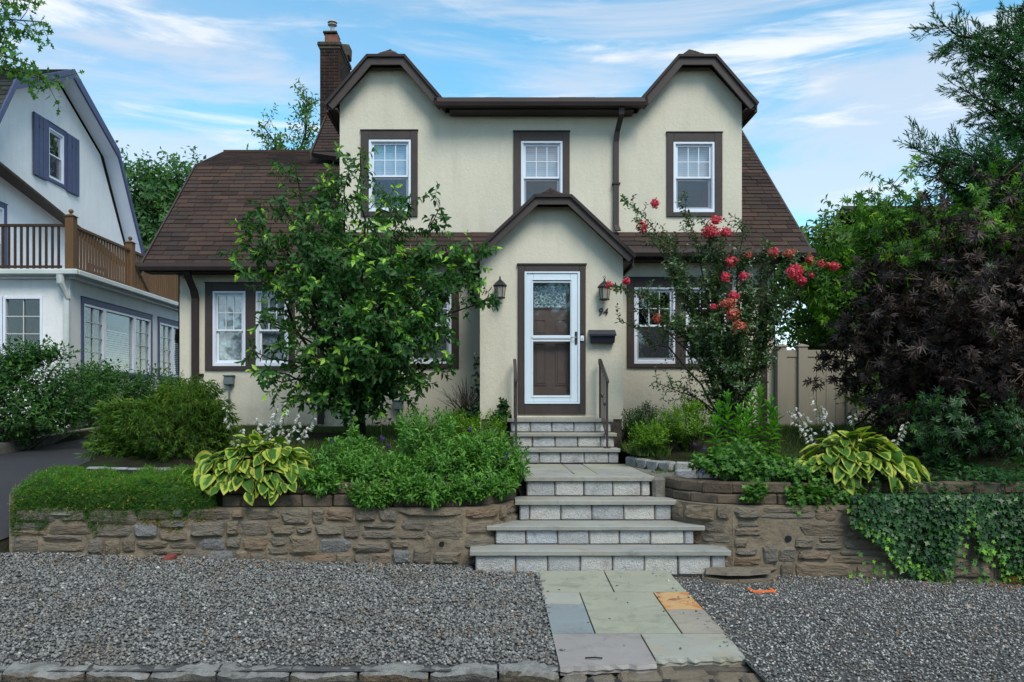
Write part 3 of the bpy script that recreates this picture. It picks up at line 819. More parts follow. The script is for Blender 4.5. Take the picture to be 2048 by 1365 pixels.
# left wall
YW = 8.2
lw = thing('retaining_wall', (-2.4, YW + .1, 0), 'mortared rubble stone retaining wall left of the granite steps, moss hanging over it', 'stone wall')
mortar_face(lw, -4.95, -.30, lambda x: gz(x, YW) - .06, .604, YW, .22)
rubble_field(lw, -4.93, -.31, .015, .60, YW, [(-.57, -.47, .19, .27)], 4, special=((0, -2.9), (1, -2.85), (0, -.95), (2, -3.6), (1, -1.5)))
WLp = [(-.30, 8.2), (-.10, 8.28), (.08, 8.44), (.22, 8.66), (.33, 8.98)]; WRp = [(1.86, 9.0), (1.96, 8.68), (2.08, 8.46), (2.26, 8.28), (2.46, 8.2)]
def bend(P):
    P = [Vector((x, y, 0)) for x, y in P]; seg = [(P[i + 1] - P[i]).length for i in range(len(P) - 1)]; tot = sum(seg)
    def T(s, y, z):
        s = max(0, min(tot, s)); r = s
        for i, L in enumerate(seg):
            if r <= L or i == len(seg) - 1: break
            r -= L
        d = (P[i + 1] - P[i]).normalized(); q = P[i] + d * r; n_ = Vector((-d.y, d.x, 0))
        return (q.x + n_.x * y, q.y + n_.y * y, z)
    return T, tot
def curved_wall(parent, P, zb, zt, nrows):
    T, tot = bend(P); m = MB(T); n = 14; vs = []
    for i in range(n + 1):
        for y, z in ((0, zb), (0, (zb + zt) / 2), (0, zt), (.18, zt), (.18, zb)): vs.append((tot * i / n, y, z))
    m.add(vs, [(i * 5 + k, i * 5 + 5 + k, i * 5 + 6 + k, i * 5 + 1 + k) for i in range(n) for k in range(4)] + [(0, 1, 2, 3, 4), tuple(n * 5 + k for k in range(4, -1, -1))])
    m.build('mortar', 'mortar_wall', parent); rubble_field(parent, .02, tot - .02, zb + .03, zt, 0, (), nrows, T=T)
curved_wall(lw, WLp, -.04, .606, 4)
# end face of the left wall along the driveway
for k, (ya, yb, za, zb) in enumerate(((8.24, 8.6, .22, .40), (8.25, 8.5, .42, .60), (8.62, 9.0, .42, .62), (8.55, 8.95, .64, .74))):
    m = MB(); m.box(-4.99, -4.90, ya, yb, za, zb, .03, .012); m.build('stone', 'rubble', lw)
m = MB(); m.box(-4.96, -4.86, 8.21, 9.3, .0, .74); m.build('mortar', 'mortar_wall', lw)
m = MB(); m.tube([(-.52, YW - .012, .235), (-.52, YW + .06, .235)], .026, 10); m.build('weep_pipe', 'black', lw)
m = MB(); m.box(-4.70, -4.30, YW - .03, YW + .02, .50, .60, .03, .02); m.build('mortar_patch', 'concrete', lw, label='pale grey cement patch near the wall end')
# right wall
rwall = thing('retaining_wall', (4.6, YW + .1, -.1), 'mortared rubble stone retaining wall right of the granite steps, half hidden by ivy', 'stone wall')
mortar_face(rwall, 2.46, 7.6, lambda x: gz(x, YW) - .08, .625, YW, .22)
rubble_field(rwall, 2.47, 7.58, -.13, .62, YW, [(2.98, 3.08, .25, .34)], 5, special=((2, 3.6),))
m = MB(); m.tube([(3.03, YW - .016, .29), (3.03, YW + .06, .29)], .034, 8); m.build('weep_pipe', 'black', rwall)
curved_wall(rwall, WRp, -.12, .627, 4)
# loose flat rock at the foot of the steps
m = MB(); rr = random.Random(3)
ring = [(2.05, 7.82), (2.25, 7.66), (2.48, 7.70), (2.72, 7.75), (2.80, 7.92), (2.66, 8.10), (2.38, 8.14), (2.10, 8.02)]
m.hprism(ring, -.1, -.03); m.add([(x * .9 + .243, y * .9 + .79, -.03 + .05 * rr.random() + .02) for x, y in ring] + [(2.45, 7.95, .05)], [(i, (i + 1) % 8, 8) for i in range(8)])
m.build('flat_rock', 'rubble', label='flat weathered rock lying in the gravel at the right foot of the steps', cat='rock')

# upper block courses ---------------------------------------------------
def course(parent, path, z0, z1, off, blen=.315, depth=.2):
    P = [Vector((x, y, 0)) for x, y in path]
    seg = [(P[i + 1] - P[i]).length for i in range(len(P) - 1)]; tot = sum(seg)
    def at(s):
        s = max(0, min(tot, s))
        for i, L in enumerate(seg):
            if s <= L or i == len(seg) - 1: return P[i] + (P[i + 1] - P[i]) * (s / L)
            s -= L
    s = off - blen
    while s < tot:
        a, b = max(s, 0), min(s + blen, tot)
        if b - a > .06:
            A, B = at(a + .004), at(b - .004)
            d = (B - A); L = d.length; ang = math.atan2(d.y, d.x)
            m = MB(); j = rw.uniform(-.008, .008)
            m.box(-L / 2, L / 2, j, depth, 0, z1 - z0 - .006, .014, .006, rw)
            o = m.build('block', 'block', None, origin=(0, 0, 0)); o.rotation_euler = (0, 0, ang)
            c = (A + B) / 2; wloc = Vector((c.x, c.y, z0)); o.parent = parent; o.location = wloc - WL[parent.name]
        s += blen
pathL = [(-2.80, 8.26), (-.34, 8.26), (-.14, 8.33), (.03, 8.48), (.17, 8.70), (.28, 9.0)]
pathR = [(1.92, 9.02), (2.01, 8.72), (2.12, 8.51), (2.30, 8.34), (2.5, 8.27), (7.4, 8.27)]
bl = thing('block_border', (-1.3, 8.36, .6), 'two courses of brown concrete blocks on the left stone wall under the leafy plants', 'block border')
br = thing('block_border', (4.0, 8.36, .62), 'two courses of dark brown concrete blocks curving on top of the right stone wall', 'block border')
course(bl, pathL, .604, .732, .2); course(bl, [(x, y + .03) for x, y in pathL], .732, .856, .05)
course(br, pathR, .625, .735, .2); course(br, [(x, y + .03) for x, y in pathR], .735, .856, .05)
m = MB()
m.box(1.80, 1.94, 8.95, 9.30, .5, .86, .03, .01); m.build('edging_block', 'concrete', label='small weathered concrete block between the landing and the right block border', cat='block')

# ------------------------------------------------------------------ steps
st = thing('front_steps', (1.05, 9.9, 0), 'granite block steps with bluestone treads climbing to the front door', 'steps')
T_ = [  # tread: front y, back y, x0, x1, z top, thickness
    (7.96, 8.32, -.225, 2.375, .207, .048), (8.265, 8.68, -.06, 2.195, .407, .044), (8.62, 9.03, .245, 1.985, .6285, .046), (8.97, 9.30, .36, 1.815, .855, .05),
    (10.93, 11.30, .25, 1.745, 1.0625, .045), (11.23, 11.63, .25, 1.745, 1.265, .045), (11.56, 11.94, .21, 1.745, 1.466, .048)]
R_ = [  # riser: face y, x0, x1, z0, z1, block edges
    (8.0, -.175, 2.335, -.05, .159, [-.175, .23, .55, .876, 1.20, 1.52, 1.855, 2.185, 2.335]),
    (8.305, .03, 2.09, .207, .363, [.03, .345, .675, 1.0, 1.32, 1.64, 1.99, 2.09]),
    (8.66, .29, 1.94, .407, .5825, [.29, .40, .74, 1.075, 1.42, 1.76, 1.94]),
    (9.01, .38, 1.78, .6285, .805, [.38, .70, 1.03, 1.355, 1.67, 1.78]),
    (10.97, .28, 1.73, .855, 1.0175, [.28, .64, .93, 1.26, 1.59, 1.73]),
    (11.27, .28, 1.72, 1.0625, 1.22, [.28, .56, .88, 1.20, 1.52, 1.72]),
    (11.60, .26, 1.72, 1.265, 1.418, [.26, .545, .86, 1.18, 1.49, 1.72])]
rs = random.Random(4)
def rough_tread(x0, x1, y0, y1, zt, th, parent, mat='bluestone'):
    n = 26; m = MB(); vs = []; 
    for i in range(n + 1):
        x = x0 + (x1 - x0) * i / n; j = rs.uniform(-.004, .004); jb = rs.uniform(-.004, .003)
        vs += [(x, y0 + .006 + j, zt), (x, y0 + j, zt - .007), (x, y0 + j + .003, zt - th), (x, y1, zt - th), (x, y1, zt)]
    fs = []
    for i in range(n):
        a = i * 5
        for k in range(5): fs.append((a + k, a + (k + 1) % 5, a + 5 + (k + 1) % 5, a + 5 + k))
    fs += [(4, 3, 2, 1, 0), tuple(n * 5 + k for k in range(5))]
    m.add(vs, fs); return m.build('tread', mat, parent)
for k, (y0, y1, x0, x1, zt, th) in enumerate(T_): rough_tread(x0, x1, y0, y1, zt, th, st)
for k, (yf, x0, x1, z0, z1, ed) in enumerate(R_):
    yb = T_[k][1] + .25 if k != 3 else 11.0
    m = MB(); m.box(x0 + .006, x1 - .006, yf + .016, yb, z0 if k else -.06, z1 - .002); m.build('mortar_core', 'mortar_step', st)
    for a, b in zip(ed[:-1], ed[1:]):
        m = MB(); g = rs.uniform(.004, .008)
        m.box(a + g, b - g, yf + rs.uniform(-.006, .004), yf + .10, z0 + .006, z1 - .005, .012, .003, rs)
        m.build('block', 'granite', st)
m = MB(); m.box(.32, 1.76, 8.7, 11.5, -.02, .62); m.box(.32, 1.70, 11.0, 11.93, .1, 1.0); m.build('footing', 'mortar_step', st)
m = MB(); m.hprism([(-.40, 8.25), (-.22, 8.26), (-.06, 8.34), (.09, 8.50), (.20, 8.72), (.28, 9.0), (.05, 9.0), (-.1, 8.7), (-.40, 8.5)], .57, .603); m.build('wall_cap', 'mortar_wall', lw)
m = MB(); m.hprism([(1.92, 9.0), (2.0, 8.70), (2.12, 8.50), (2.29, 8.32), (2.5, 8.26), (2.6, 8.55), (2.3, 8.75), (2.15, 9.0)], .59, .624); m.build('wall_cap', 'mortar_wall', rwall)
# landing flagstones
for q, (x0, x1, y0, y1) in enumerate([(.36, .95, 9.305, 9.95), (.957, 1.22, 9.305, 9.75), (1.227, 1.81, 9.305, 10.1), (.36, .95, 9.957, 10.93), (.957, 1.22, 9.757, 10.93), (1.227, 1.81, 10.107, 10.93)]):
    m = MB(); m.box(x0, x1, y0, y1, .80, .853 + .002 * (q % 2), .005, .002, rs); m.build('flagstone', 'slab_olive' if q % 2 else 'bluestone', st)
# door sill
m = MB(); m.box(.36, 1.52, 11.86, 11.97, 1.468, 1.50, .006, .001, rs); m.build('sill', 'cream', st)

# side path right of the landing and granite edging
m = MB(); m.slab([(1.82, 8.98, .848), (2.30, 9.28, .85), (2.30, 9.62, .852), (1.82, 10.6, .853)], .08); m.build('garden_path', 'concrete', kind='structure')
ge = thing('granite_edging', (2.4, 9.9, .85), 'rough granite block edging round the azalea bed right of the landing', 'edging')
def edging(parent, P, z, h=.11, blen=.25, depth=.12):
    for (xa, ya), (xb, yb) in zip(P[:-1], P[1:]):
        L = math.hypot(xb - xa, yb - ya); n = max(1, round(L / blen)); ang = math.atan2(yb - ya, xb - xa)
        for i in range(n):
            t = (i + .5) / n; c = Vector((xa + (xb - xa) * t, ya + (yb - ya) * t, z - .02)); l = L / n - .008
            m = MB(); m.box(-l / 2, l / 2, -depth / 2, depth / 2, 0, h + .02 + rs.uniform(-.008, .008), .02, .010, rs)
            o = m.build('block', 'granite_edge', None, origin=(0, 0, 0)); o.rotation_euler = (0, 0, ang); o.parent = parent; o.location = c - WL[parent.name]
edging(ge, [(1.84, 10.75), (1.98, 10.1), (2.20, 9.68), (2.95, 9.68), (3.6, 9.72)], .85, .115, .27)
edging(ge, [(2.10, 9.22), (2.85, 9.20), (4.0, 9.3)], .80, .115, .30)
gl = thing('granite_edging', (-3.6, 9.3, .85), 'low rough granite curb behind the moss on the left wall', 'edging')
edging(gl, [(-4.75, 9.35), (-3.2, 9.22), (-2.6, 9.25)], .84, .09, .26)
# concrete pavers along the driveway side of the bed
pv = thing('paver_border', (-5.0, 10.0, .85), 'row of grey concrete pavers along the driveway edge of the left bed', 'paver border')
for i in range(9):
    y = 9.35 + i * .30; m = MB(); zc = lerp(DR, y)
    m.box(-5.02, -4.80, y + .004, y + .29, zc - .1, zc + .05, .012, .006, rs); m.build('paver', 'concrete', pv)

# ------------------------------------------------------------------ front walk
walk = thing('stone_walk', (1.05, 6.5, 0), 'flagstone walk of mixed coloured slabs from the street to the steps', 'walk')
SL = [ # corners (front-left, front-right, back-right, back-left), z, material, label
 ([(.445, 7.06), (1.068, 7.06), (1.102, 7.97), (.462, 7.97)], 'slab_olive', None),
 ([(1.080, 7.06), (1.71, 7.06), (1.745, 7.97), (1.114, 7.97)], 'slab_olive', None),
 ([(.438, 6.62), (.752, 6.62), (.760, 7.048), (.445, 7.048)], 'slab_pale', 'small pale grey green flagstone'),
 ([(.430, 5.775), (.735, 5.775), (.752, 6.610), (.438, 6.610)], 'slab_blue', 'blue grey flagstone'),
 ([(.747, 5.775), (1.362, 5.775), (1.408, 7.048), (.772, 7.048)], 'slab_olive', 'largest greenish flagstone in the middle'),
 ([(1.400, 6.455), (1.700, 6.455), (1.715, 7.048), (1.420, 7.048)], 'slab_orange', 'rust orange flagstone'),
 ([(1.375, 5.775), (1.685, 5.775), (1.700, 6.443), (1.398, 6.443)], 'slab_beige', 'beige flagstone'),
]
def flag(poly, mat, label, jag=False):
    m = MB(); P = list(poly)
    if jag:
        (ax, ay), (bx, by) = P[0], P[1]; n = 14; e = []
        for i in range(n + 1):
            t = i / n; e.append((ax + (bx - ax) * t, ay + (by - ay) * t + (rs.uniform(-.022, .022) if 0 < i < n else 0)))
        P = e + P[2:]
    m.hprism(P, -.045, .008 + rs.uniform(-.001, .002))
    if not jag: pass
    else:   # broken, sloping front face
        k = [(x, y - rs.uniform(.0, .02), -.02) for x, y in P[:15]]
        q = [(x, y - .001, .006) for x, y in P[:15]]; b = [(x, y + .01, -.046) for x, y in P[:15]]
        m.add(q + k + b, [(i, i + 15, i + 16, i + 1) for i in range(14)] + [(i + 15, i + 30, i + 31, i + 16) for i in range(14)])
    return m.build('flagstone', mat, walk, label=label)
for p, mt, lb in SL: flag(p, mt, lb)
flag([(.425, 5.03), (1.045, 5.10), (1.058, 5.763), (.430, 5.763)], 'slab_purple', 'mauve flagstone with a chipped front edge', True)
flag([(1.060, 5.20), (1.655, 5.24), (1.682, 5.763), (1.071, 5.763)], 'slab_pale', 'pale green front flagstone with a broken edge', True)
m = MB(); m.box(.435, 1.655, 5.12, 7.96, -.12, -.046); m.build('bedding', 'mortar_step', walk)
for i, (x0, x1, y0, y1, z0, z1) in enumerate([(.435, .60, 4.96, 5.15, -.1, -.042), (.61, .78, 4.93, 5.2, -.11, -.048), (.79, 1.05, 4.97, 5.25, -.1, -.050), (1.055, 1.40, 5.03, 5.30, -.11, -.047), (1.41, 1.66, 5.06, 5.30, -.11, -.047), (1.10, 1.35, 4.84, 5.02, -.13, -.050), (1.36, 1.55, 4.88, 5.05, -.13, -.060), (1.56, 1.72, 4.80, 5.06, -.13, -.030), (.66, .90, 4.80, 4.92, -.13, -.072)]):
    m = MB(); m.box(x0, x1, y0, y1, z0, z1, .032, .020, rs); m.build('support_stone', 'rubble', walk)
m = MB(); m.tube([(.60, 5.18, .018), (.66, 5.17, .024), (.71, 5.175, .018)], .005, 5); m.build('twig', 'bark', label='short dark twig lying on the mauve flagstone', cat='twig')

# street curb of long rough stones
cb = thing('street_curb', (-2.2, 5.05, -.06), 'row of long weathered rough stones edging the gravel along the street', 'curb')
ed = [-5.9, -4.7, -3.98, -3.06, -2.545, -2.14, -1.72, -1.265, -.84, -.395, .035, .42]
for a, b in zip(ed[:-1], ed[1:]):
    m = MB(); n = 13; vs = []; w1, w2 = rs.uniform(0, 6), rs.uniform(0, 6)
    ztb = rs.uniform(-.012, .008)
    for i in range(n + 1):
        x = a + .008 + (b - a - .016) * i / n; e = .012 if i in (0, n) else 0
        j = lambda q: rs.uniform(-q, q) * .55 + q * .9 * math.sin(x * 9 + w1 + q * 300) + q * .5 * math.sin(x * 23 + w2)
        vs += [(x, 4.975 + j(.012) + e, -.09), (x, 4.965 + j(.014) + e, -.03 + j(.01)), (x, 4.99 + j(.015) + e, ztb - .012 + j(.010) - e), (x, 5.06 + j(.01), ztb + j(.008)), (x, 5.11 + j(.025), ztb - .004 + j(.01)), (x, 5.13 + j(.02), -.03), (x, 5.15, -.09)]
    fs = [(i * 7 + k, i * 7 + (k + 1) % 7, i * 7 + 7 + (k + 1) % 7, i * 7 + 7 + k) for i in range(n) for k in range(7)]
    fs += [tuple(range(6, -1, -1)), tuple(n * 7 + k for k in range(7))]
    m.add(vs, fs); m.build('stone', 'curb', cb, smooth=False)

# ------------------------------------------------------------------ THE HOUSE
def wall_holes(parent, name, mat, y, x0, x1, z0, z1, holes, depth=.18, T=None, top=None):
    """front wall with real openings; faces look towards -y. top: optional polygon (x,z) points added above z1"""
    X = sorted({x0, x1, *[h[0] for h in holes], *[h[1] for h in holes]}); Z = sorted({z0, z1, *[h[2] for h in holes], *[h[3] for h in holes]})
    m = MB(T)
    for i in range(len(X) - 1):
        for j in range(len(Z) - 1):
            cx, cz = (X[i] + X[i + 1]) / 2, (Z[j] + Z[j + 1]) / 2
            if any(h[0] < cx < h[1] and h[2] < cz < h[3] for h in holes): continue
            m.add([(X[i], y, Z[j]), (X[i + 1], y, Z[j]), (X[i + 1], y, Z[j + 1]), (X[i], y, Z[j + 1])], [(0, 1, 2, 3)])
    for a, b, c, d in holes:
        for p, q in (((a, c), (b, c)), ((b, c), (b, d)), ((b, d), (a, d)), ((a, d), (a, c))):
            m.add([(p[0], y, p[1]), (p[0], y + depth, p[1]), (q[0], y + depth, q[1]), (q[0], y, q[1])], [(0, 1, 2, 3)])
    if top: m.add([(x, y, z) for x, z in top], [tuple(range(len(top)))])
    return m.build(name, mat, parent)
def ring(m, x0, x1, z0, z1, w, y0, y1, wb=None, wt=None):
    wb = w if wb is None else wb; wt = w if wt is None else wt
    m.box(x0, x0 + w, y0, y1, z0, z1); m.box(x1 - w, x1, y0, y1, z0, z1)
    m.box(x0 + w, x1 - w, y0, y1, z0, z0 + wb); m.box(x0 + w, x1 - w, y0, y1, z1 - wt, z1)
def casing(parent, x0, x1, z0, z1, inner, y, mat='trim', w=None, T=None, mull=()):
    """flat boards round an opening group; inner=(xa,xb,za,zb) is the clear opening"""
    xa, xb, za, zb = inner
    o = None
    for (a, b, c, d, p) in ((x0, xa, z0, z1, .030), (xb, x1, z0, z1, .030), (xa, xb, zb, z1, .028), (xa, xb, z0, za, .034)):
        m = MB(T); m.box(a, b, y - p, y + .02, c, d, .003); m.build('casing_board', mat, parent)
    for a, b in mull:
        m = MB(T); m.box(a, b, y - .028, y + .05, za, zb, .003); m.build('casing_board', mat, parent)
    m = MB(T); m.box(x0 - .012, x1 + .012, y - .042, y + .01, z1, z1 + .018, .003); m.build('drip_cap', mat, parent)
def dh_window(house, x0, x1, z0, z1, y, split=.535, mun=(3, 2), top='blind', bot='screen', T=None, label=None):
    """white double hung window: x0..z1 is the outside of the white frame"""
    m = MB(T); ring(m, x0, x1, z0, z1, .035, y - .02, y + .10, wb=.05)
    ring(m, x0 + .036, x1 - .036, z0 + .051, z1 - .036, .012, y + .005, y + .09)
    win = m.build('window', 'white', house, label=label)
    zs = z0 + (z1 - z0) * (1 - split)
    a, b = x0 + .049, x1 - .049; zt = z1 - .049; zb = z0 + .064
    m = MB(T); ring(m, a, b, zs - .015, zt, .030, y + .022, y + .048); m.build('upper_sash', 'white', win)
    m = MB(T); ring(m, a, b, zb, zs + .018, .036, y + .052, y + .08); m.build('lower_sash', 'white', win)
    ux0, ux1, uz0, uz1 = a + .03, b - .03, zs + .015, zt - .03
    for k in range(1, mun[0]):
        xc = ux0 + (ux1 - ux0) * k / mun[0]
        m = MB(T); m.box(xc - .007, xc + .007, y + .026, y + .036, uz0, uz1); m.build('muntin', 'white', win)
    for k in range(1, mun[1]):
        zc = uz0 + (uz1 - uz0) * k / mun[1]
        m = MB(T); m.box(ux0, ux1, y + .0265, y + .0355, zc - .007, zc + .007); m.build('muntin', 'white', win)
    m = MB(T); m.box(ux0 - .004, ux1 + .004, y + .038, y + .042, uz0 - .004, uz1 + .004); m.build('pane', 'glass', win)
    m = MB(T); m.box(a + .034, b - .034, y + .062, y + .066, zb + .034, zs - .014); m.build('pane', 'glass', win)
    if bot == 'screen':
        m = MB(T); m.add([(a + .01, y + .016, zb + .005), (b - .01, y + .016, zb + .005), (b - .01, y + .016, zs - .02), (a + .01, y + .016, zs - .02)], [(0, 1, 2, 3)])
        m.build('insect_screen', 'mesh_screen', win)
    if top:
        m = MB(T); m.box(a, b, y + .12, y + .128, zs - .03 if top == 'blind' else zb, zt + .02); m.build('curtain', 'blind' if top == 'blind' else 'lace', win)
    if bot == 'curtain':
        m = MB(T); m.box(a, b, y + .13, y + .136, zb, zs); m.build('curtain', 'dim_blind', win)
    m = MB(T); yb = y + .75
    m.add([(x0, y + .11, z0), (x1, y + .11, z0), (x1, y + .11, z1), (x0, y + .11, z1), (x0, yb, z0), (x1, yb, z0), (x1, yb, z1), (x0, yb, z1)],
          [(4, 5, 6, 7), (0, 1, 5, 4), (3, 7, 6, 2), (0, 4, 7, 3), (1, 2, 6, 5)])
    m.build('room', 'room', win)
    return win
def screen_mat():
    m = Mat('insect_mesh'); m.t.nodes.remove(m.p)
    tr = m.n('ShaderNodeBsdfTransparent'); df = m.n('ShaderNodeBsdfDiffuse'); df.inputs[0].default_value = (.07, .08, .095, 1)
    mx = m.n('ShaderNodeMixShader'); mx.inputs[0].default_value = .42
    m.l(tr.outputs[0], mx.inputs[1]); m.l(df.outputs[0], mx.inputs[2]); m.l(mx.outputs[0], m.out.inputs[0]); return m.m
MT['mesh_screen'] = screen_mat()
MT['dim_blind'] = paint('shaded_curtain', (.13, .15, .16), .9, 3, .7)

HX = (-2.87, 4.63)
house = thing('house', (1.0, 13.1, 1.3), 'cream stucco house with brown trim, twin gabled dormer and brown shingle roof', 'house')
YM, YWG, YD2, YP = 13.1, 13.5, 13.25, 11.95
# first floor main wall
def zwin(y0, Y): return EYE + (812 - y0) * Y / 1600
def xwin(x, Y): return (x - 985) * Y / 1600
# openings (clear opening just inside the casing)
mid = [(xwin(716, YM), xwin(800, YM)), (xwin(820, YM), xwin(903, YM))]; rt = [(xwin(1268, YM), xwin(1350, YM)), (xwin(1371, YM), xwin(1452, YM))]
zt1, zb1 = zwin(575, YM), zwin(728, YM)
holes = [(*w, zb1, zt1) for w in mid + rt]
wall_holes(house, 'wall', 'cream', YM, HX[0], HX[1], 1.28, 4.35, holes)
m = MB(); m.box(HX[1] - .02, HX[1], YM, 20.5, 1.28, 4.35); m.box(HX[0], HX[0] + .02, YM, 20.5, 1.28, 4.35); m.box(HX[0], HX[1], 20.48, 20.5, 1.28, 4.35); m.build('wall', 'cream', house)
m = MB(); m.box(HX[0] + .03, HX[1] - .03, YM + .03, 20.4, .9, 1.30); m.build('foundation', 'foundation', house)
casing(house, xwin(700, YM), xwin(918, YM), zwin(737, YM), zwin(558, YM), (mid[0][0], mid[1][1], zb1, zt1), YM, mull=[(mid[0][1], mid[1][0])])
casing(house, xwin(1254, YM), xwin(1464, YM), zwin(736, YM), zwin(557, YM), (rt[0][0], rt[1][1], zb1, zt1), YM, mull=[(rt[0][1], rt[1][0])])
dh_window(house, *mid[0], zb1, zt1, YM, .5, (3, 2), 'lace', 'screen'); dh_window(house, *mid[1], zb1, zt1, YM, .5, (3, 2), 'lace', 'screen')
dh_window(house, *rt[0], zb1, zt1, YM, .5, (3, 2), None, 'screen'); dh_window(house, *rt[1], zb1, zt1, YM, .5, (3, 2), None, 'screen')
# wing
wx = (-5.30, -2.871); wg = [(xwin(426, YWG), xwin(491.7, YWG)), (xwin(512, YWG), xwin(577.6, YWG))]; zt2, zb2 = zwin(583, YWG), zwin(732.5, YWG)
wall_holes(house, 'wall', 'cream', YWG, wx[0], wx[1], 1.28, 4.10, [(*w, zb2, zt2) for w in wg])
m = MB(); m.box(wx[0], wx[0] + .02, YWG, 20.2, 1.28, 4.1); m.box(wx[0], wx[1], 20.18, 20.2, 1.28, 4.1)
# gambrel end of the wing
m.add([(wx[0], YWG, 4.1), (wx[0], 15.65, 6.2), (wx[0], 17.0, 6.95), (wx[0], 18.35, 6.2), (wx[0], 20.2, 4.1)], [(0, 1, 2, 3, 4)]); m.build('wall', 'cream', house)
m = MB(); m.box(wx[0] + .03, wx[1] - .01, YWG + .03, 20.1, .9, 1.30); m.build('foundation', 'foundation', house)
casing(house, xwin(411, YWG), xwin(590, YWG), zwin(741, YWG), zwin(567, YWG), (wg[0][0], wg[1][1], zb2, zt2), YWG, mull=[(wg[0][1], wg[1][0])])
for w in wg: dh_window(house, *w, zb2, zt2, YWG, .52, (3, 2), 'lace', 'curtain')
# second floor (front of the dormer)
dx = (-2.53, 4.13)
w2 = []
for a, b, t, bo in ((738, 822, 280, 424), (1042, 1125, 283, 427), (1346.4, 1428.5, 284.4, 425.5)):
    w2.append((xwin(a, YD2), xwin(b, YD2), zwin(bo, YD2), zwin(t, YD2)))
gC = (-1.735, 3.335)
def gprof(c, dz=0, k=0.): return [(c - .985 + k, 6.55 + dz), (c - .30 + k * .4, 7.34 + dz), (c + .30 - k * .4, 7.34 + dz), (c + .985 - k, 6.55 + dz)]
topL = [(dx[0], 6.35), (-.62, 6.35), (-.78, 6.50), (gC[0] + .26, 7.25), (gC[0] - .26, 7.25), (dx[0], 6.66)]
topR = [(2.22, 6.35), (dx[1], 6.35), (dx[1], 6.66), (gC[1] + .26, 7.25), (gC[1] - .26, 7.25), (2.38, 6.50)]
wall_holes(house, 'wall', 'cream', YD2, dx[0], dx[1], 4.4, 6.35, w2, top=None)
m = MB()
for tp in (topL, topR, [(-.62, 6.35), (2.22, 6.35), (2.38, 6.50), (-.78, 6.50)]): m.add([(x, YD2, z) for x, z in tp], [tuple(range(len(tp)))])
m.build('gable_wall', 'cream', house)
m = MB()
for x in dx: m.add([(x, YD2, 4.4), (x, 17.4, 4.4), (x, 17.4, 8.05), (x, 15.9, 7.5), (x, YD2, 6.66)], [(0, 1, 2, 3, 4)])
m.build('wall', 'cream', house)
for (a, b, c, d), (x0, x1, t, bo) in zip(w2, ((722, 835.5, 262.6, 434), (1027, 1139, 264.5, 436), (1333, 1444, 266.7, 434))):
    casing(house, xwin(x0, YD2), xwin(x1, YD2), zwin(bo, YD2), zwin(t, YD2), (a, b, c, d), YD2)
    dh_window(house, a, b, c, d, YD2, .50, (3, 2), 'blind', 'screen')

# roofs --------------------------------------------------------------------------
NSH = [0]
TAB = {}
def shingle_field(roof, o, u, vdir, inside, ulen, vlen, mat='shingle', exp=.14, tab=.30, limit=0, th=.011, priority=None):
    """tabs laid on the plane o + u*a + vdir*b; inside(a,b) says whether the tab lies on the roof"""
    o, u, vdir = Vector(o), Vector(u).normalized(), Vector(vdir).normalized(); nrm = u.cross(vdir).normalized()
    if nrm.z < 0: nrm = -nrm
    rsh = random.Random(len(TAB) + 3); stuff = MB()
    Mx = Matrix((u, vdir, nrm)).transposed().to_euler()
    key = (round(tab, 2), round(exp, 2), mat)
    if key not in TAB:
        t = MB(); t.add([(0, 0, 0), (tab - .008, 0, 0), (tab - .008, exp + .03, -.004), (0, exp + .03, -.004), (0, 0, th + .006), (tab - .008, 0, th + .006), (tab - .008, exp + .03, .002), (0, exp + .03, .002)], [(0, 1, 5, 4), (4, 5, 6, 7), (1, 2, 6, 5), (0, 4, 7, 3), (3, 7, 6, 2), (0, 3, 2, 1)])
        me = bpy.data.meshes.new('shingle'); me.from_pydata(t.v, [], t.f); me.materials.append(MT[mat]); me.update(); TAB[key] = me
    n = int(vlen / exp) + 1
    for r in range(n):
        b = r * exp; a = -tab * (rsh.random() * .9 + .05)
        while a < ulen:
            a0, a1 = max(a, 0), min(a + tab, ulen)
            full = a >= 0 and a + tab <= ulen
            if a1 - a0 > .03:
                ok = [inside(a0 + .01, b), inside(a1 - .01, b), inside(a0 + .01, b + exp), inside(a1 - .01, b + exp)]
                if any(ok):
                    if not all(ok):       # shrink a cut tab to the part that is on the roof
                        N = 8; tb = min(b + exp + .03, vlen) - .002; good = [a0 + (a1 - a0) * k / N for k in range(N + 1) if inside(a0 + (a1 - a0) * k / N, tb) and inside(a0 + (a1 - a0) * k / N, b)]
                        if len(good) < 2: a += tab; continue
                        a0, a1 = good[0], good[-1]; full = False
                    lift = rsh.uniform(0, .004); dj = rsh.uniform(-.006, .006)
                    if full and NSH[0] < limit and b + exp + .03 < vlen:
                        p = o + u * a0 + vdir * (b + dj) + nrm * lift
                        share('shingle', TAB[key], p, roof, rot=Mx); NSH[0] += 1
                    else:
                        f = lambda aa, bb, h: tuple(o + u * aa + vdir * bb + nrm * h)
                        e0, e1 = a0, a1 - .008
                        bt = min(b + exp + .03, vlen)
                        stuff.add([f(e0, b + dj, 0), f(e1, b + dj, 0), f(e1, bt, -.004), f(e0, bt, -.004), f(e0, b + dj, th + .006 + lift), f(e1, b + dj, th + .006 + lift), f(e1, bt, .002 + lift), f(e0, bt, .002 + lift)],
                                  [(0, 1, 5, 4), (4, 5, 6, 7), (1, 2, 6, 5), (0, 4, 7, 3)])
            a += tab
    if stuff.v: stuff.build('shingle_field', mat, roof, kind='stuff', vattr=True)

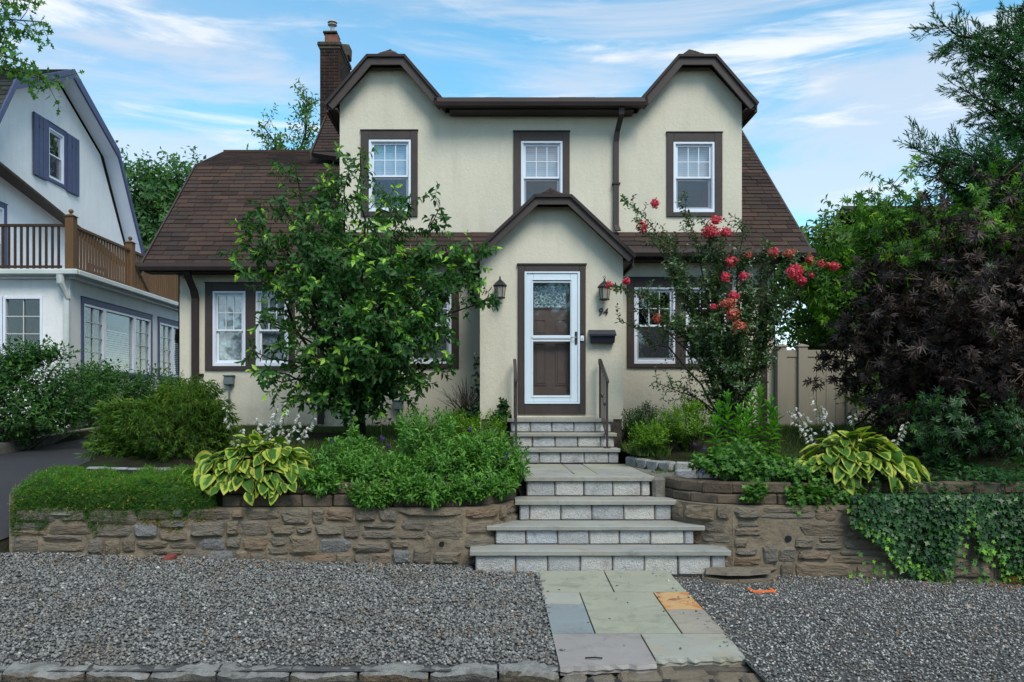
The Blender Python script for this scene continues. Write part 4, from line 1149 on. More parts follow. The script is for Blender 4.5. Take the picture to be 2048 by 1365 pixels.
# main roof: eave at y 12.8, z 4.13, slope .875 up to the ridge at y 17.5
SL_ = .875; YE, ZE, YR = 12.80, 4.13, 17.5; ZR = ZE + SL_ * (YR - YE)
def zmain(y): return ZE + SL_ * (y - YE)
mr_ = MB()
mr_.slab([(-2.89, YE, ZE), (5.1, YE, ZE), (5.1, YR, ZR), (-3.5, YR, ZR), (-3.5, 15.6, zmain(15.6)), (-2.89, 15.45, zmain(15.45))], .10)
mr_.slab([(5.1, 22.0, ZE + .1), (-3.5, 22.0, ZE + .1), (-3.5, YR, ZR), (5.1, YR, ZR)], .10)
mroof = mr_.build('roof', 'shingle', house)
L = math.hypot(YR - YE, ZR - ZE)
def in_main(a, b):
    x = -3.5 + a; y = YE + b / L * (YR - YE)
    if b < 0 or b > L or a < 0 or a > 8.6: return False
    if dx[0] < x < dx[1] and y > 13.27: return False
    if x < -2.89 and y < 15.55: return False
    if -.05 < x < 1.85 and y < 13.25: return False
    return True
shingle_field(mroof, (-3.5, YE, ZE + .002), (1, 0, 0), (0, YR - YE, ZR - ZE), in_main, 8.6, L, limit=150)
# gable end walls of the main block
m = MB()
for x in (HX[0], HX[1]): m.add([(x, YM, 4.3), (x, 21.6, 4.3), (x, YR, ZR - .14)], [(0, 1, 2)])
m.build('wall', 'cream', house)
# wing roof (gambrel, eave y 13.2 z 3.97; break y 15.65 z 6.36; ridge y 17.26 z 7.12)
WE, WB, WR = (13.20, 3.97), (15.65, 6.36), (17.26, 7.12); wl = -5.77; wr = -2.9
m = MB(); m.slab([(wl, *WE), (wr, *WE), (wr, *WB), (wl, *WB)], .09); m.slab([(wl, *WB), (wr, *WB), (wr, *WR), (wl, *WR)], .09)
m.slab([(wl, *WR), (wr, *WR), (wr, 18.87, 6.36), (wl, 18.87, 6.36)], .09); m.slab([(wl, 18.87, 6.36), (wr, 18.87, 6.36), (wr, 21.3, 3.97), (wl, 21.3, 3.97)], .09)
wroof = m.build('roof', 'shingle', house)
L1 = math.hypot(WB[0] - WE[0], WB[1] - WE[1]); L2 = math.hypot(WR[0] - WB[0], WR[1] - WB[1])
shingle_field(wroof, (wl, WE[0], WE[1] + .002), (1, 0, 0), (0, WB[0] - WE[0], WB[1] - WE[1]), lambda a, b: 0 <= a <= 2.87 and b <= L1, 2.87, L1, limit=300)
shingle_field(wroof, (wl, WB[0], WB[1] + .002), (1, 0, 0), (0, WR[0] - WB[0], WR[1] - WB[1]), lambda a, b: 0 <= a <= 2.87 and b <= L2, 2.87, L2, limit=300)
m = MB(); m.box(wl - .005, wr, 17.16, 17.36, 7.09, 7.14); m.build('ridge_cap', 'shingle', wroof)
# eave gutters, fascias, soffits
def gutter(parent, x0, x1, y, z, h=.12, w=.12, mat='gutter'):
    m = MB(); prof = [(0, 0), (-.02, -h * .55), (-.0, -h), (w * .7, -h), (w, -h), (w, 0), (w - .006, 0), (w - .006, -h + .008), (.008, -h + .008), (-.008, -h * .5), (.014, -.004)]
    n = len(prof); vs = [(x0, y - .02 + a, z + b) for a, b in prof] + [(x1, y - .02 + a, z + b) for a, b in prof]
    m.add(vs, [tuple(range(n)), tuple(range(2 * n - 1, n - 1, -1))] + [(i, i + n, (i + 1) % n + n, (i + 1) % n) for i in range(n)])
    m.box(x0 - .004, x0 + .004, y - .03, y + w, z - h - .002, z + .004); m.box(x1 - .004, x1 + .004, y - .03, y + w, z - h - .002, z + .004)
    return m.build('gutter', mat, parent)
gutter(house, -5.80, -3.52, 13.09, 3.99); gutter(house, -2.9, -.36, 12.69, 4.14); gutter(house, 2.12, 5.12, 12.69, 4.14)
gutter(house, -.89, 2.45, 12.86, 6.60, .13)
m = MB(); m.box(-5.76, -2.9, 13.22, YWG, 3.86, 3.90); m.build('soffit', 'gutter', house)
m = MB(); m.box(-2.88, -.34, 12.83, YM, 3.99, 4.03); m.build('soffit', 'gutter', house); m = MB(); m.box(2.1, 5.08, 12.83, YM, 3.99, 4.03); m.build('soffit', 'gutter', house)
m = MB(); m.box(-.70, 2.30, 12.98, YD2, 6.44, 6.48); m.build('soffit', 'trim', house)
# wing and main rakes
m = MB()
for x in (wl - .03,):
    m.slab([(x, WE[0], WE[1] + .01), (x, WE[0], WE[1] - .14), (x, WB[0] + .05, WB[1] - .15), (x, WB[0], WB[1] + .01)], .03); m.slab([(x, WB[0], WB[1] + .01), (x, WB[0] + .05, WB[1] - .15), (x, WR[0], WR[1] - .13), (x, WR[0], WR[1] + .01)], .03)
m.build('rake_board', 'trim', house)
m = MB()
for x, y0r in ((-3.53, 15.6), (5.13, YE)):
    m = MB(); m.slab([(x, y0r, zmain(y0r) + .01), (x, y0r, zmain(y0r) - .13), (x, YR, ZR - .13), (x, YR, ZR + .01)], .03); m.build('rake_board', 'trim', house)
# dormer shed roof
m = MB(); m.slab([(-.95, 12.94, 6.615), (2.52, 12.94, 6.615), (2.52, 17.5, 8.20), (-.95, 17.5, 8.20)], .09)
m.slab([(dx[0], 14.6, 7.19), (-.95, 14.6, 7.19), (-.95, 17.5, 8.20), (dx[0], 17.5, 8.20)], .06); m.slab([(2.52, 14.6, 7.19), (dx[1], 14.6, 7.19), (dx[1], 17.5, 8.20), (2.52, 17.5, 8.20)], .06)
sroof = m.build('roof', 'shingle_grey', house)
Ls = math.hypot(4.56, 1.585)
shingle_field(sroof, (-.95, 12.93, 6.617), (1, 0, 0), (0, 4.56, 1.585), lambda a, b: 0 <= a <= 3.47 and b < 3.6, 3.47, 3.6, 'shingle_grey')
m = MB(); m.box(-2.5, 4.1, 17.42, 17.58, 8.17, 8.215); m.build('ridge_cap', 'shingle_grey', sroof)

def jerkin(parent, c, yf, ywall, yback, half, ez, fh, fz, rz, yhip, fas=.135, mat='shingle_grey', limit=0, left_cut=None):
    """clipped gable roof seen from the front"""
    m = MB(); X = lambda k: c + k
    EL, CL, CR, ER = (X(-half), yf, ez), (X(-fh), yf, fz), (X(fh), yf, fz), (X(half), yf, ez)
    Rf, Rb = (c, yhip, rz), (c, yback, rz); ELb, ERb = (X(-half), yback, ez), (X(half), yback, ez)
    m.slab([EL, CL, Rf, Rb, ELb][::-1], .055) if False else m.slab([ELb, EL, CL, Rf, Rb], .055)
    m.slab([Rb, Rf, CR, ER, ERb], .055); m.slab([CL, CR, Rf], .055)
    rf = m.build('roof', mat, parent)
    sl = math.hypot(half - fh, fz - ez); full = math.hypot(half, rz - ez); tt = full
    for sgn in (-1, 1):
        o = Vector(EL if sgn < 0 else ER); e2 = Vector(Rf) - Vector((X(sgn * half), yhip, ez)); vd = Vector((-sgn * half, 0, rz - ez))
        def ins(a, b, sgn=sgn):
            if b < 0 or b > full or a < 0 or a > yback - yf: return False
            if b <= sl: return True
            t = (b - sl) / (full - sl); return a >= t * (yhip - yf)
        if sgn > 0: shingle_field(rf, Vector(o) + Vector((0, 0, .002)), (0, 1, 0), vd, ins, yback - yf, full, mat, limit=limit)
        else: shingle_field(rf, Vector(o) + Vector((0, 0, .002)), (0, 1, 0), vd, ins, yback - yf, full, mat, limit=limit)
    # hip facet
    hv = Vector((0, yhip - yf, rz - fz)); hl = hv.length
    shingle_field(rf, Vector(CL) + Vector((0, 0, .003)), (1, 0, 0), hv, lambda a, b: b < hl and (b / hl) * fh <= a <= 2 * fh - (b / hl) * fh, 2 * fh, hl, mat, exp=.06, tab=.2, th=.002)
    # fascia boards: left, top, right - mitred
    yy0, yy1 = yf - .035, yf - .001
    nx, nz = (fz - ez), (half - fh); ll = math.hypot(nx, nz); ox, oz = nx / ll * fas, nz / ll * fas
    tz = fas * .95; ci = fh - fas * math.tan(math.atan2(fz - ez, half - fh) / 2)
    for sgn in (-1, 1):
        P = [(c + sgn * (half + .0), ez - .01), (c + sgn * fh, fz - .01), (c + sgn * ci, fz - .01 - tz), (c + sgn * (half - ox), ez - .01 - oz)]
        m = MB(); m.prism(P, yy0, yy1); m.build('rake_board', 'trim', parent)
        # shadow moulding under the shingles
        Q = [(c + sgn * (half + .03), ez - .0), (c + sgn * (fh + .012), fz + .022), (c + sgn * (fh - .006), fz - .02), (c + sgn * (half + .005), ez - .045)]
        m = MB(); m.prism(Q, yy0 - .035, yy0); m.build('rake_moulding', 'gutter', parent)
        # underside of the overhang
        m = MB(); m.slab([(c + sgn * (half - .01), yf, ez - .07), (c + sgn * fh, yf, fz - .07), (c + sgn * fh, ywall, fz - .07), (c + sgn * (half - .01), ywall, ez - .07)], .02); m.build('soffit', 'trim', parent)
    m = MB(); m.prism([(c - fh, fz - .012), (c + fh, fz - .012), (c + ci, fz - .01 - tz), (c - ci, fz - .01 - tz)], yy0, yy1 - .002); m.build('rake_board', 'trim', parent)
    m = MB(); m.prism([(c - fh - .012, fz + .022), (c + fh + .012, fz + .022), (c + fh, fz - .02), (c - fh, fz - .02)], yy0 - .035, yy0); m.build('rake_moulding', 'gutter', parent)
    return rf
for k, c in enumerate(gC):
    jerkin(house, c, 13.05, YD2, 16.3, .965, 6.575, .30, 7.34, 7.69, 13.55)
# return eaves on the outer sides of the dormer
m = MB()
for sgn, xw in ((-1, dx[0]), (1, dx[1])):
    x1 = xw + sgn * .17
    m.slab([(min(xw, x1), 13.05, 6.51), (max(xw, x1), 13.05, 6.51), (max(xw, x1), 16.0, 6.51), (min(xw, x1), 16.0, 6.51)], .03)
    m.box(min(x1 - .02, x1 + .02), max(x1 - .02, x1 + .02), 13.05, 16.2, 6.44, 6.57); m.build('soffit', 'trim', house); m = MB()
# dormer downspout
def spout(parent, pts, w=.085, d=.065, mat='trim', name='downspout'):
    m = MB(); P = [Vector(p) for p in pts]
    for i in range(len(P)):
        pass
    vs = []; N = len(P)
    for i, p in enumerate(P):
        vs += [tuple(p + Vector((-w / 2, -d / 2, 0))), tuple(p + Vector((w / 2, -d / 2, 0))), tuple(p + Vector((w / 2, d / 2, 0))), tuple(p + Vector((-w / 2, d / 2, 0)))]
    fs = [(i * 4 + k, i * 4 + (k + 1) % 4, i * 4 + 4 + (k + 1) % 4, i * 4 + 4 + k) for i in range(N - 1) for k in range(4)] + [(3, 2, 1, 0), tuple((N - 1) * 4 + k for k in range(4))]
    m.add(vs, fs); o = m.build(name, mat, parent); return o
sp = spout(house, [(2.085, 12.93, 6.48), (2.085, 12.95, 6.36), (2.05, 13.16, 6.15), (2.04, 13.205, 6.0), (2.04, 13.205, 4.63), (2.06, 13.12, 4.52)])
m = MB(); m.box(1.975, 2.105, 13.16, 13.248, 5.30, 5.325); m.build('strap', 'gutter', sp)
# wing downspouts
ds = spout(house, [(xwin(375, 13.2), 13.17, 3.88), (xwin(375, 13.2), 13.2, 3.80), (xwin(384, 13.3), 13.38, 3.58), (xwin(391, 13.46), 13.45, 3.45), (xwin(391, 13.46), 13.45, 1.35)], .11, .07, 'gutter')
m = MB(); m.box(xwin(383, 13.4), xwin(404, 13.4), 13.43, 13.495, 2.16, 2.19); m.build('strap', 'gutter', ds)
spout(house, [(-2.84, 12.80, 4.02), (-2.84, 12.85, 3.9), (-2.80, 13.04, 3.7), (-2.80, 13.04, 1.35)], .10, .07, 'gutter')
spout(house, [(4.52, 12.80, 4.02), (4.52, 12.85, 3.9), (4.42, 13.04, 3.7), (4.42, 13.04, 1.35)], .10, .07, 'gutter')
spout(house, [(-.42, 12.76, 4.02), (-.42, 12.85, 3.9), (-.36, 13.04, 3.7), (-.30, 13.04, 3.3)], .09, .07, 'gutter')

# chimney -------------------------------------------------------------------------
ch = MB(); cx0, cx1, cy0, cy1, cz0, cz1 = -3.665, -3.255, 17.0, 18.2, 6.9, 9.30
ch.box(cx0, cx1, cy0, cy1, cz0, cz1); chim = ch.build('chimney', 'mortar_chimney', house)
rb = random.Random(8)
def mkbrick(L, name='brick'):
    m = MB(); m.box(-L / 2, L / 2, -.012, .02, 0, .058, .004, 0)
    me = bpy.data.meshes.new(name); me.from_pydata(m.v, [], m.f); me.materials.append(MT['brick']); me.update(); return me
bk = {L: mkbrick(L) for L in (.193, .09)}
z = cz0 + .35; r = 0
while z < cz1 - .03:
    # front: 2 stretchers of the .41 m face, offset by half a brick in alternate rows
    row = [(.193, -.1025), (.193, .1025)] if r % 2 else [(.09, -.156), (.193, 0), (.09, .156)]
    for Lb, off in row: share('brick', bk[Lb], ((cx0 + cx1) / 2 + off, cy0, z), chim)
    y = cy0 + (.0 if r % 2 else .10)
    if r % 2 == 0: share('brick', bk[.09], (cx1, cy0 + .05, z), chim, rot=(0, 0, R(90)))
    while y < cy1 - .1:
        share('brick', bk[.193], (cx1, y + .10, z), chim, rot=(0, 0, R(90))); y += .205
    z += .068; r += 1
m = MB(); m.box(cx0 - .05, cx1 + .05, cy0 - .05, cy1 + .05, cz1, cz1 + .075, .012, .006, rb); m.box(cx0 - .02, cx1 + .02, cy0 - .02, cy1 + .02, cz1 - .06, cz1); m.build('crown', 'mortar_chimney', chim)
m = MB(); m.box(cx0 + .08, cx1 - .06, cy0 + .08, cy0 + .4, cz1 + .075, cz1 + .30, .02, .006, rb); m.build('flue', 'terracotta', chim)
m = MB(); m.box(cx0 + .05, cx1 - .06, cy0 + .04, cy0 + .44, cz1 + .305, cz1 + .345, .008, .003, rb); m.build('flue_cap', 'mortar_chimney', chim)
m = MB(); m.box(cx1 - .10, cx1 + .09, cy0 + .70, cy0 + 1.05, cz1 + .1, cz1 + .36, .02, .01, rb); m.build('flue', 'mortar_chimney', chim)
m = MB(); cc = ((cx0 + cx1) / 2 + .01, cy0 + .24, cz1 + .345); m.lathe([(.05, 0), (.045, .02), (.045, .17), (.10, .20), (.10, .215), (.05, .23), (.05, .26), (.105, .255), (.07, .30), (.02, .32)], cc, 14); m.build('vent_cap', 'steel', chim, smooth=False)

# porch -----------------------------------------------------------------------------
px = (-.187, 1.95); zs0 = 1.45
dcx = (xwin(1049, YP), xwin(1159, YP)); dcz = (zwin(808, YP), zwin(544.6, YP))
hole = (dcx[0], dcx[1], dcz[0], dcz[1])
PC = .885
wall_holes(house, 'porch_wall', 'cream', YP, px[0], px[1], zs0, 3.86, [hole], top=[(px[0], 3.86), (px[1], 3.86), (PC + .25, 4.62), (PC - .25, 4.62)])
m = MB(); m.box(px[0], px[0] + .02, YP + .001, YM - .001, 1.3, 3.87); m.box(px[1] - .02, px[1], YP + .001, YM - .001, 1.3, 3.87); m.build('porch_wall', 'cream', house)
m = MB(); m.box(px[0] + .02, px[1] - .02, YP + .02, YM, 1.0, 1.45); m.build('foundation', 'foundation', house)
jerkin(house, PC, 11.75, YP, 14.3, 1.19, 3.855, .262, 4.72, 4.968, 12.2, fas=.115, mat='shingle')
m = MB()
for sgn, xw in ((-1, px[0]), (1, px[1])):
    x1 = xw + sgn * .12; m = MB(); m.box(min(xw, x1), max(xw, x1), 11.78, 13.08, 3.76, 3.79); m.box(x1 - .012, x1 + .012, 11.76, 13.08, 3.70, 3.87); m.build('soffit', 'trim', house)
# door trim
fx = (xwin(1036, YP), xwin(1171, YP)); fz = (zwin(829, YP), zwin(530.8, YP))
for a, b, c, d in ((fx[0], dcx[0], fz[0] + .0, fz[1]), (dcx[1], fx[1], fz[0], fz[1]), (dcx[0], dcx[1], dcz[1], fz[1]), (dcx[0], dcx[1], fz[0], dcz[0])):
    m = MB(); m.box(a, b, YP - .035, YP + .02, c, d, .004); m.build('door_casing', 'trim', house)
m = MB(); m.box(fx[0] - .015, fx[1] + .015, YP - .05, YP + .01, fz[1], fz[1] + .02); m.build('door_casing', 'trim', house)
gx_ = (xwin(1066, YP), xwin(1140, YP)); gu = (zwin(671.5, YP), zwin(566, YP)); gl_ = (zwin(791.6, YP), zwin(684, YP))
m = MB(); ring(m, dcx[0], dcx[1], dcz[0], dcz[1], .03, YP - .05, YP + .03, wt=.022)
m.box(dcx[0] + .03, gx_[0], YP - .035, YP, dcz[0] + .03, dcz[1] - .022, .006); m.box(gx_[1], dcx[1] - .03, YP - .035, YP, dcz[0] + .03, dcz[1] - .022, .006)
m.box(gx_[0], gx_[1], YP - .035, YP, dcz[0] + .03, gl_[0], .006); m.box(gx_[0], gx_[1], YP - .035, YP, gu[1] + .03, dcz[1] - .022, .006)
m.box(gx_[0], gx_[1], YP - .033, YP, gl_[1], gl_[1] + .03, .004); m.box(gx_[0], gx_[1], YP - .033, YP, gu[0] - .045, gu[0], .004); m.box(gx_[0], gx_[1], YP - .028, YP, gu[1], gu[1] + .016)
sdoor = m.build('storm_door', 'door_white', house)
m = MB(); i = .028; ring(m, gx_[0] - i, gx_[1] + i, gl_[0] - i, gl_[1] + .06, .01, YP - .042, YP - .036); ring(m, gx_[0] - i, gx_[1] + i, gu[0] - .05, gu[1] + .045, .01, YP - .042, YP - .036); m.build('bead', 'door_white', sdoor)
m = MB(); m.box(gx_[0], gx_[1], YP - .016, YP - .011, gl_[0], gl_[1]); m.build('pane', 'glass_door', sdoor)
m = MB(); m.box(gx_[0], gx_[1], YP - .016, YP - .011, gu[0], gu[1]); m.build('pane', 'glass_door', sdoor)
hx = xwin(1151.5, YP); m = MB(); m.box(hx - .017, hx + .017, YP - .052, YP - .035, zwin(690, YP), zwin(664, YP), .012); m.build('handle_plate', 'iron', sdoor)
m = MB(); m.tube([(hx, YP - .055, zwin(676, YP)), (hx, YP - .085, zwin(676, YP)), (hx - .085, YP - .085, zwin(675.5, YP))], .007, 6); m.build('handle', 'steel', sdoor)
# inner door
m = MB(); YI = YP + .10; da, db = dcx[0] + .02, dcx[1] - .02
m.box(da, db, YI, YI + .04, dcz[0], dcz[1]); idoor = m.build('front_door', 'door', house)
pxs = [(xwin(1069, YP), xwin(1093, YP)), (xwin(1112, YP), xwin(1136, YP))]
for a, b in pxs:
    for c, d in ((zwin(771, YP), zwin(686, YP)), (zwin(669, YP), zwin(638, YP))):
        m = MB(); ring(m, a, b, c, d, .014, YI - .010, YI); m.box(a + .03, b - .03, YI - .007, YI, c + .03, d - .03, .006); m.build('door_panel', 'door', idoor)
la, lb_, lc, ld = xwin(1067, YP), xwin(1136, YP), zwin(616, YP), zwin(568, YP)
m = MB(); ring(m, la, lb_, lc, ld, .018, YI - .016, YI); m.build('light_frame', 'door', idoor)
m = MB(); m.box(la + .018, lb_ - .018, YI - .006, YI - .001, lc + .018, ld - .018); lg = m.build('leaded_light', 'leaded', idoor)
m = MB(); ccx, ccz = (la + lb_) / 2, (lc + ld) / 2
def came(p0, p1): m.tube([(p0[0], YI - .009, p0[1]), (p1[0], YI - .009, p1[1])], .003, 4)
for dz_ in (-.075, .075): came((la + .05, ccz + dz_), (lb_ - .05, ccz + dz_)); 
for dz_ in (-.11, .11): came((la + .04, ccz + dz_), (lb_ - .04, ccz + dz_))
for k in range(7):
    a = la + .05 + (lb_ - la - .1) * k / 6; came((a, ccz + .075), (a, ccz + .11)); came((a, ccz - .075), (a, ccz - .11))
for s1, s2 in ((-1, 1), (1, 1), (-1, -1), (1, -1)): came((ccx, ccz + .06 * s2), (ccx + .10 * s1, ccz)); came((ccx, ccz + .03 * s2), (ccx + .05 * s1, ccz))
for s1 in (-1, 1):
    pts = [(ccx + s1 * .16 + .035 * math.cos(t * .6), YI - .009, ccz + .045 * math.sin(t * .6)) for t in range(11)]; m.tube(pts, .003, 4)
m.build('lead_came', 'steel', idoor)

# things fixed to the porch wall ------------------------------------------------------
def lantern(x, zt, label, finial):
    y = YP - .11; t = thing('wall_lantern', (x, YP, zt - .36), label, 'lantern', 'black wall lanterns beside the front door')
    zb = zt - .36
    m = MB(); m.lathe([(.045, 0), (.075, .008), (.078, .02), (.07, .03)], (x, y, zb), 6); m.build('base', 'black', t)
    m = MB(); m.lathe([(.058, .03), (.082, .18), (.082, .185)], (x, y, zb), 6); m.build('glass', 'lampglass', t)
    for k in range(6):
        a = 2 * math.pi * k / 6; c, s_ = math.cos(a), math.sin(a)
        m = MB(); m.tube([(x + .062 * c, y + .062 * s_, zb + .025), (x + .087 * c, y + .087 * s_, zb + .19)], .006, 4); m.build('frame_bar', 'black', t)
    m = MB(); m.lathe([(.10, .185), (.105, .20), (.075, .235), (.045, .265), (.02, .285), (.014, .30), (.012, .32), (.004, .345 if finial == 'spike' else .325)], (x, y, zb), 6); m.build('cap', 'black', t)
    if finial != 'spike':
        m = MB(); pts = [(x + .016 * math.cos(q * .7), y, zb + .342 + .016 * math.sin(q * .7)) for q in range(10)]; m.tube(pts, .004, 5); m.build('ring', 'black', t)
    m = MB(); m.box(x - .03, x + .03, YP - .02, YP - .001, zb + .09, zb + .24, .006); m.tube([(x, YP - .01, zb + .2), (x, YP - .05, zb + .235), (x, YP - .09, zb + .21)], .009, 5); m.build('bracket', 'black', t)
lantern(xwin(1000, YP - .11), zwin(550, YP - .11), 'black wall lantern left of the front door, a dogwood twig touching it', 'spike')
lantern(xwin(1209, YP - .11), zwin(553, YP - .11), 'black wall lantern above the house number, a pink blossom in front of it', 'ring')
hn = thing('house_number', (xwin(1203, YP), YP, zwin(631, YP)), 'dark metal house number 94 on the porch wall above the mailbox', 'house number')
for ch_, xo in (('9', 1195.0), ('4', 1205.0)):
    tx = bpy.data.curves.new('digit', 'FONT'); tx.body = ch_; tx.size = .155; tx.extrude = .006; tx.shear = .2
    to = bpy.data.objects.new('digit', tx); COL.objects.link(to)
    dg = bpy.context.evaluated_depsgraph_get(); me = bpy.data.meshes.new_from_object(to.evaluated_get(dg)); bpy.data.objects.remove(to)
    me.materials.clear(); me.materials.append(MT['black'])
    share('digit', me, (xwin(xo, YP), YP - .014, zwin(631, YP)), hn, rot=(R(90), 0, 0))
mb = thing('mailbox', ((xwin(1178, YP) + xwin(1233, YP)) / 2, YP, zwin(688, YP)), 'dark navy wall mailbox with a sloping lid under the house number', 'mailbox')
ma, mb_, mz0, mz1 = xwin(1178.5, YP - .1), xwin(1232, YP - .1), zwin(686, YP - .1), zwin(659, YP - .1)
m = MB(); m.add([(ma + .025, YP - .10, mz0), (mb_ - .02, YP - .10, mz0), (mb_ - .02, YP - .002, mz0), (ma + .025, YP - .002, mz0), (ma + .012, YP - .13, mz1 - .07), (mb_ - .012, YP - .13, mz1 - .07), (mb_ - .012, YP - .002, mz1 - .01), (ma + .012, YP - .002, mz1 - .01)],
             [(0, 1, 5, 4), (3, 7, 6, 2), (0, 4, 7, 3), (1, 2, 6, 5), (4, 5, 6, 7), (0, 3, 2, 1)]); m.build('body', 'mail', mb)
m = MB(); m.slab([(ma, YP - .145, mz1 - .075), (mb_, YP - .145, mz1 - .075), (mb_, YP - .003, mz1), (ma, YP - .003, mz1)], .012); m.box(ma, mb_, YP - .147, YP - .135, mz1 - .10, mz1 - .075); m.build('lid', 'mail', mb)
# faint raised lettering on the mailbox lid
tx = bpy.data.curves.new('lettering', 'FONT'); tx.body = 'MAIL'; tx.size = .028; tx.extrude = .0006
to = bpy.data.objects.new('lettering', tx); COL.objects.link(to)
dg = bpy.context.evaluated_depsgraph_get(); me = bpy.data.meshes.new_from_object(to.evaluated_get(dg)); bpy.data.objects.remove(to)
me.materials.clear(); me.materials.append(MT['letter'] if 'letter' in MT else paint('faint_grey_letters', (.10, .11, .13), .4)); 
sl = math.atan2(.075, .142)
o = share('lettering', me, (ma + .035, YP - .120, mz1 - .060), mb, rot=(sl, 0, 0))
db_ = thing('doorbell', (xwin(1163.5, YP), YP - .035, zwin(683, YP)), 'small white doorbell with a black top on the door casing', 'doorbell')
m = MB(); m.box(xwin(1160, YP), xwin(1167, YP), YP - .060, YP - .036, zwin(683, YP), zwin(672.5, YP), .005); m.build('body', 'white', db_)
m = MB(); m.box(xwin(1160, YP), xwin(1167, YP), YP - .058, YP - .036, zwin(672.3, YP), zwin(668, YP), .004); m.build('camera_head', 'black', db_)
m = MB(); m.lathe([(.012, 0), (.012, .003)], (0, 0, 0), 10); q = MB(); q.add([(xwin(1163.5, YP) + a, YP - .061 - c, zwin(679, YP) + b) for a, b, c in m.v], m.f); q.build('button', 'steel', db_)
# meter boxes low on the wall
def meter(x0, x1, y, z0, z1, label, cat='meter box'):
    t = thing('meter_box', ((x0 + x1) / 2, y, z0), label, cat)
    m = MB(); m.box(x0, x1, y - .11, y - .002, z0, z1, .012); m.build('box', 'grey_box', t)
    m = MB(); m.box(x0 - .012, x1 + .012, y - .125, y, z1, z1 + .025, .006); m.build('lid', 'grey_box', t)
    m = MB(); m.tube([((x0 + x1) / 2, y - .05, z0), ((x0 + x1) / 2, y - .05, 1.3)], .018, 6); m.build('conduit', 'grey_box', t)
meter(xwin(447, 13.4), xwin(466, 13.4), YWG, zwin(770, 13.4), zwin(753, 13.4), 'grey green utility box on the stucco under the left wing windows')
meter(xwin(787, 13), xwin(806, 13), YM, zwin(820, 13), zwin(803, 13), 'grey utility box low on the wall right of the dogwood trunk')

# handrails ----------------------------------------------------------------------------
def rail(x, label):
    yn, yf_ = 11.06, 11.80; zn, zf = 1.955, 2.285
    t = thing('handrail', (x, yn, 1.0625), label, 'handrail', 'iron handrails beside the upper steps')
    m = MB(); m.tube([(x - .012, yn - .05, zn - .015), (x, yn - .06, zn + .02), (x, yn - .02, zn + .045), (x, yf_ - .04, zf + .035), (x, yf_ + .05, zf + .045), (x, yf_ + .07, zf - .03)], [.012, .02, .024, .024, .024, .014], 6); m.build('top_rail', 'iron', t)
    m = MB(); m.box(x - .014, x + .014, yn - .014, yn + .014, 1.07, zn + .04); m.build('post', 'iron', t)
    m = MB(); m.box(x - .014, x + .014, yf_ - .014, yf_ + .014, 1.47, zf + .03); m.build('post', 'iron', t)
    m = MB(); m.box(x - .045, x + .045, yn - .045, yn + .045, 1.0635, 1.078, .004); m.build('base_plate', 'iron', t)
    sl_ = (zf - zn) / (yf_ - yn)
    m = MB(); m.tube([(x, yn, 1.20), (x, yf_, 1.20 + sl_ * (yf_ - yn))], .011, 4); m.build('bottom_rail', 'iron', t)
    for k in range(1, 6):
        y = yn + (yf_ - yn) * k / 6; m = MB(); zz = 1.205 + sl_ * (y - yn)
        m.box(x - .006, x + .006, y - .006, y + .006, zz, zn + .03 + sl_ * (y - yn)); bl_ = m.build('baluster', 'iron', t)
        if k in (2, 4):
            m = MB(); m.lathe([(.004, 0), (.016, .02), (.022, .04), (.016, .06), (.004, .08)], (x, y, zz + .33), 6); m.build('collar', 'iron', bl_)
rail(1.585, 'brown iron handrail on the right side of the upper steps')
rail(.325, 'brown iron handrail on the left side of the upper steps, seen edge on')

# small debris -----------------------------------------------------------------------------
bx_, by_ = xwin(1525, 7.35), 7.35
m = MB(); zz = gz(bx_, by_)
m.box(bx_ - .11, bx_ + .11, by_ - .06, by_ - .028, zz - .01, zz + .03, .006); m.box(bx_ + .075, bx_ + .11, by_ - .025, by_ + .07, zz - .01, zz + .028, .006); m.box(bx_ - .12, bx_ - .085, by_ - .025, by_ + .07, zz - .01, zz + .03, .006)
m.build('brick_piece', 'orange', label='orange broken hollow brick lying in the gravel right of the walk', cat='brick')
m = MB(); m.box(-3.32, -3.20, 8.02, 8.14, gz(-3.3, 8) - .01, gz(-3.3, 8) + .055, .012, .01, rs); m.build('brick_piece', 'red_brick', label='dark red brick fragment at the foot of the left stone wall', cat='brick')
for i, (x, y, s_, lb) in enumerate([(.16, 7.75, .055, 'pale angular stone at the left foot of the steps'), (-2.55, 7.05, .05, 'white pebble in the gravel near the left end'), (.33, 7.6, .035, 'small cream stone beside the walk'), (-.55, 5.75, .045, 'pinkish white pebble near the street curb'), (2.62, 6.3, .05, 'brown pebble in the right gravel')]):
    m = MB(); m.box(x - s_ / 2, x + s_ / 2, y - s_ / 2.4, y + s_ / 2.4, gz(x, y), gz(x, y) + s_ * .6, s_ * .28, s_ * .12, rs); m.build('loose_stone', 'curb', label=lb, cat='stone')

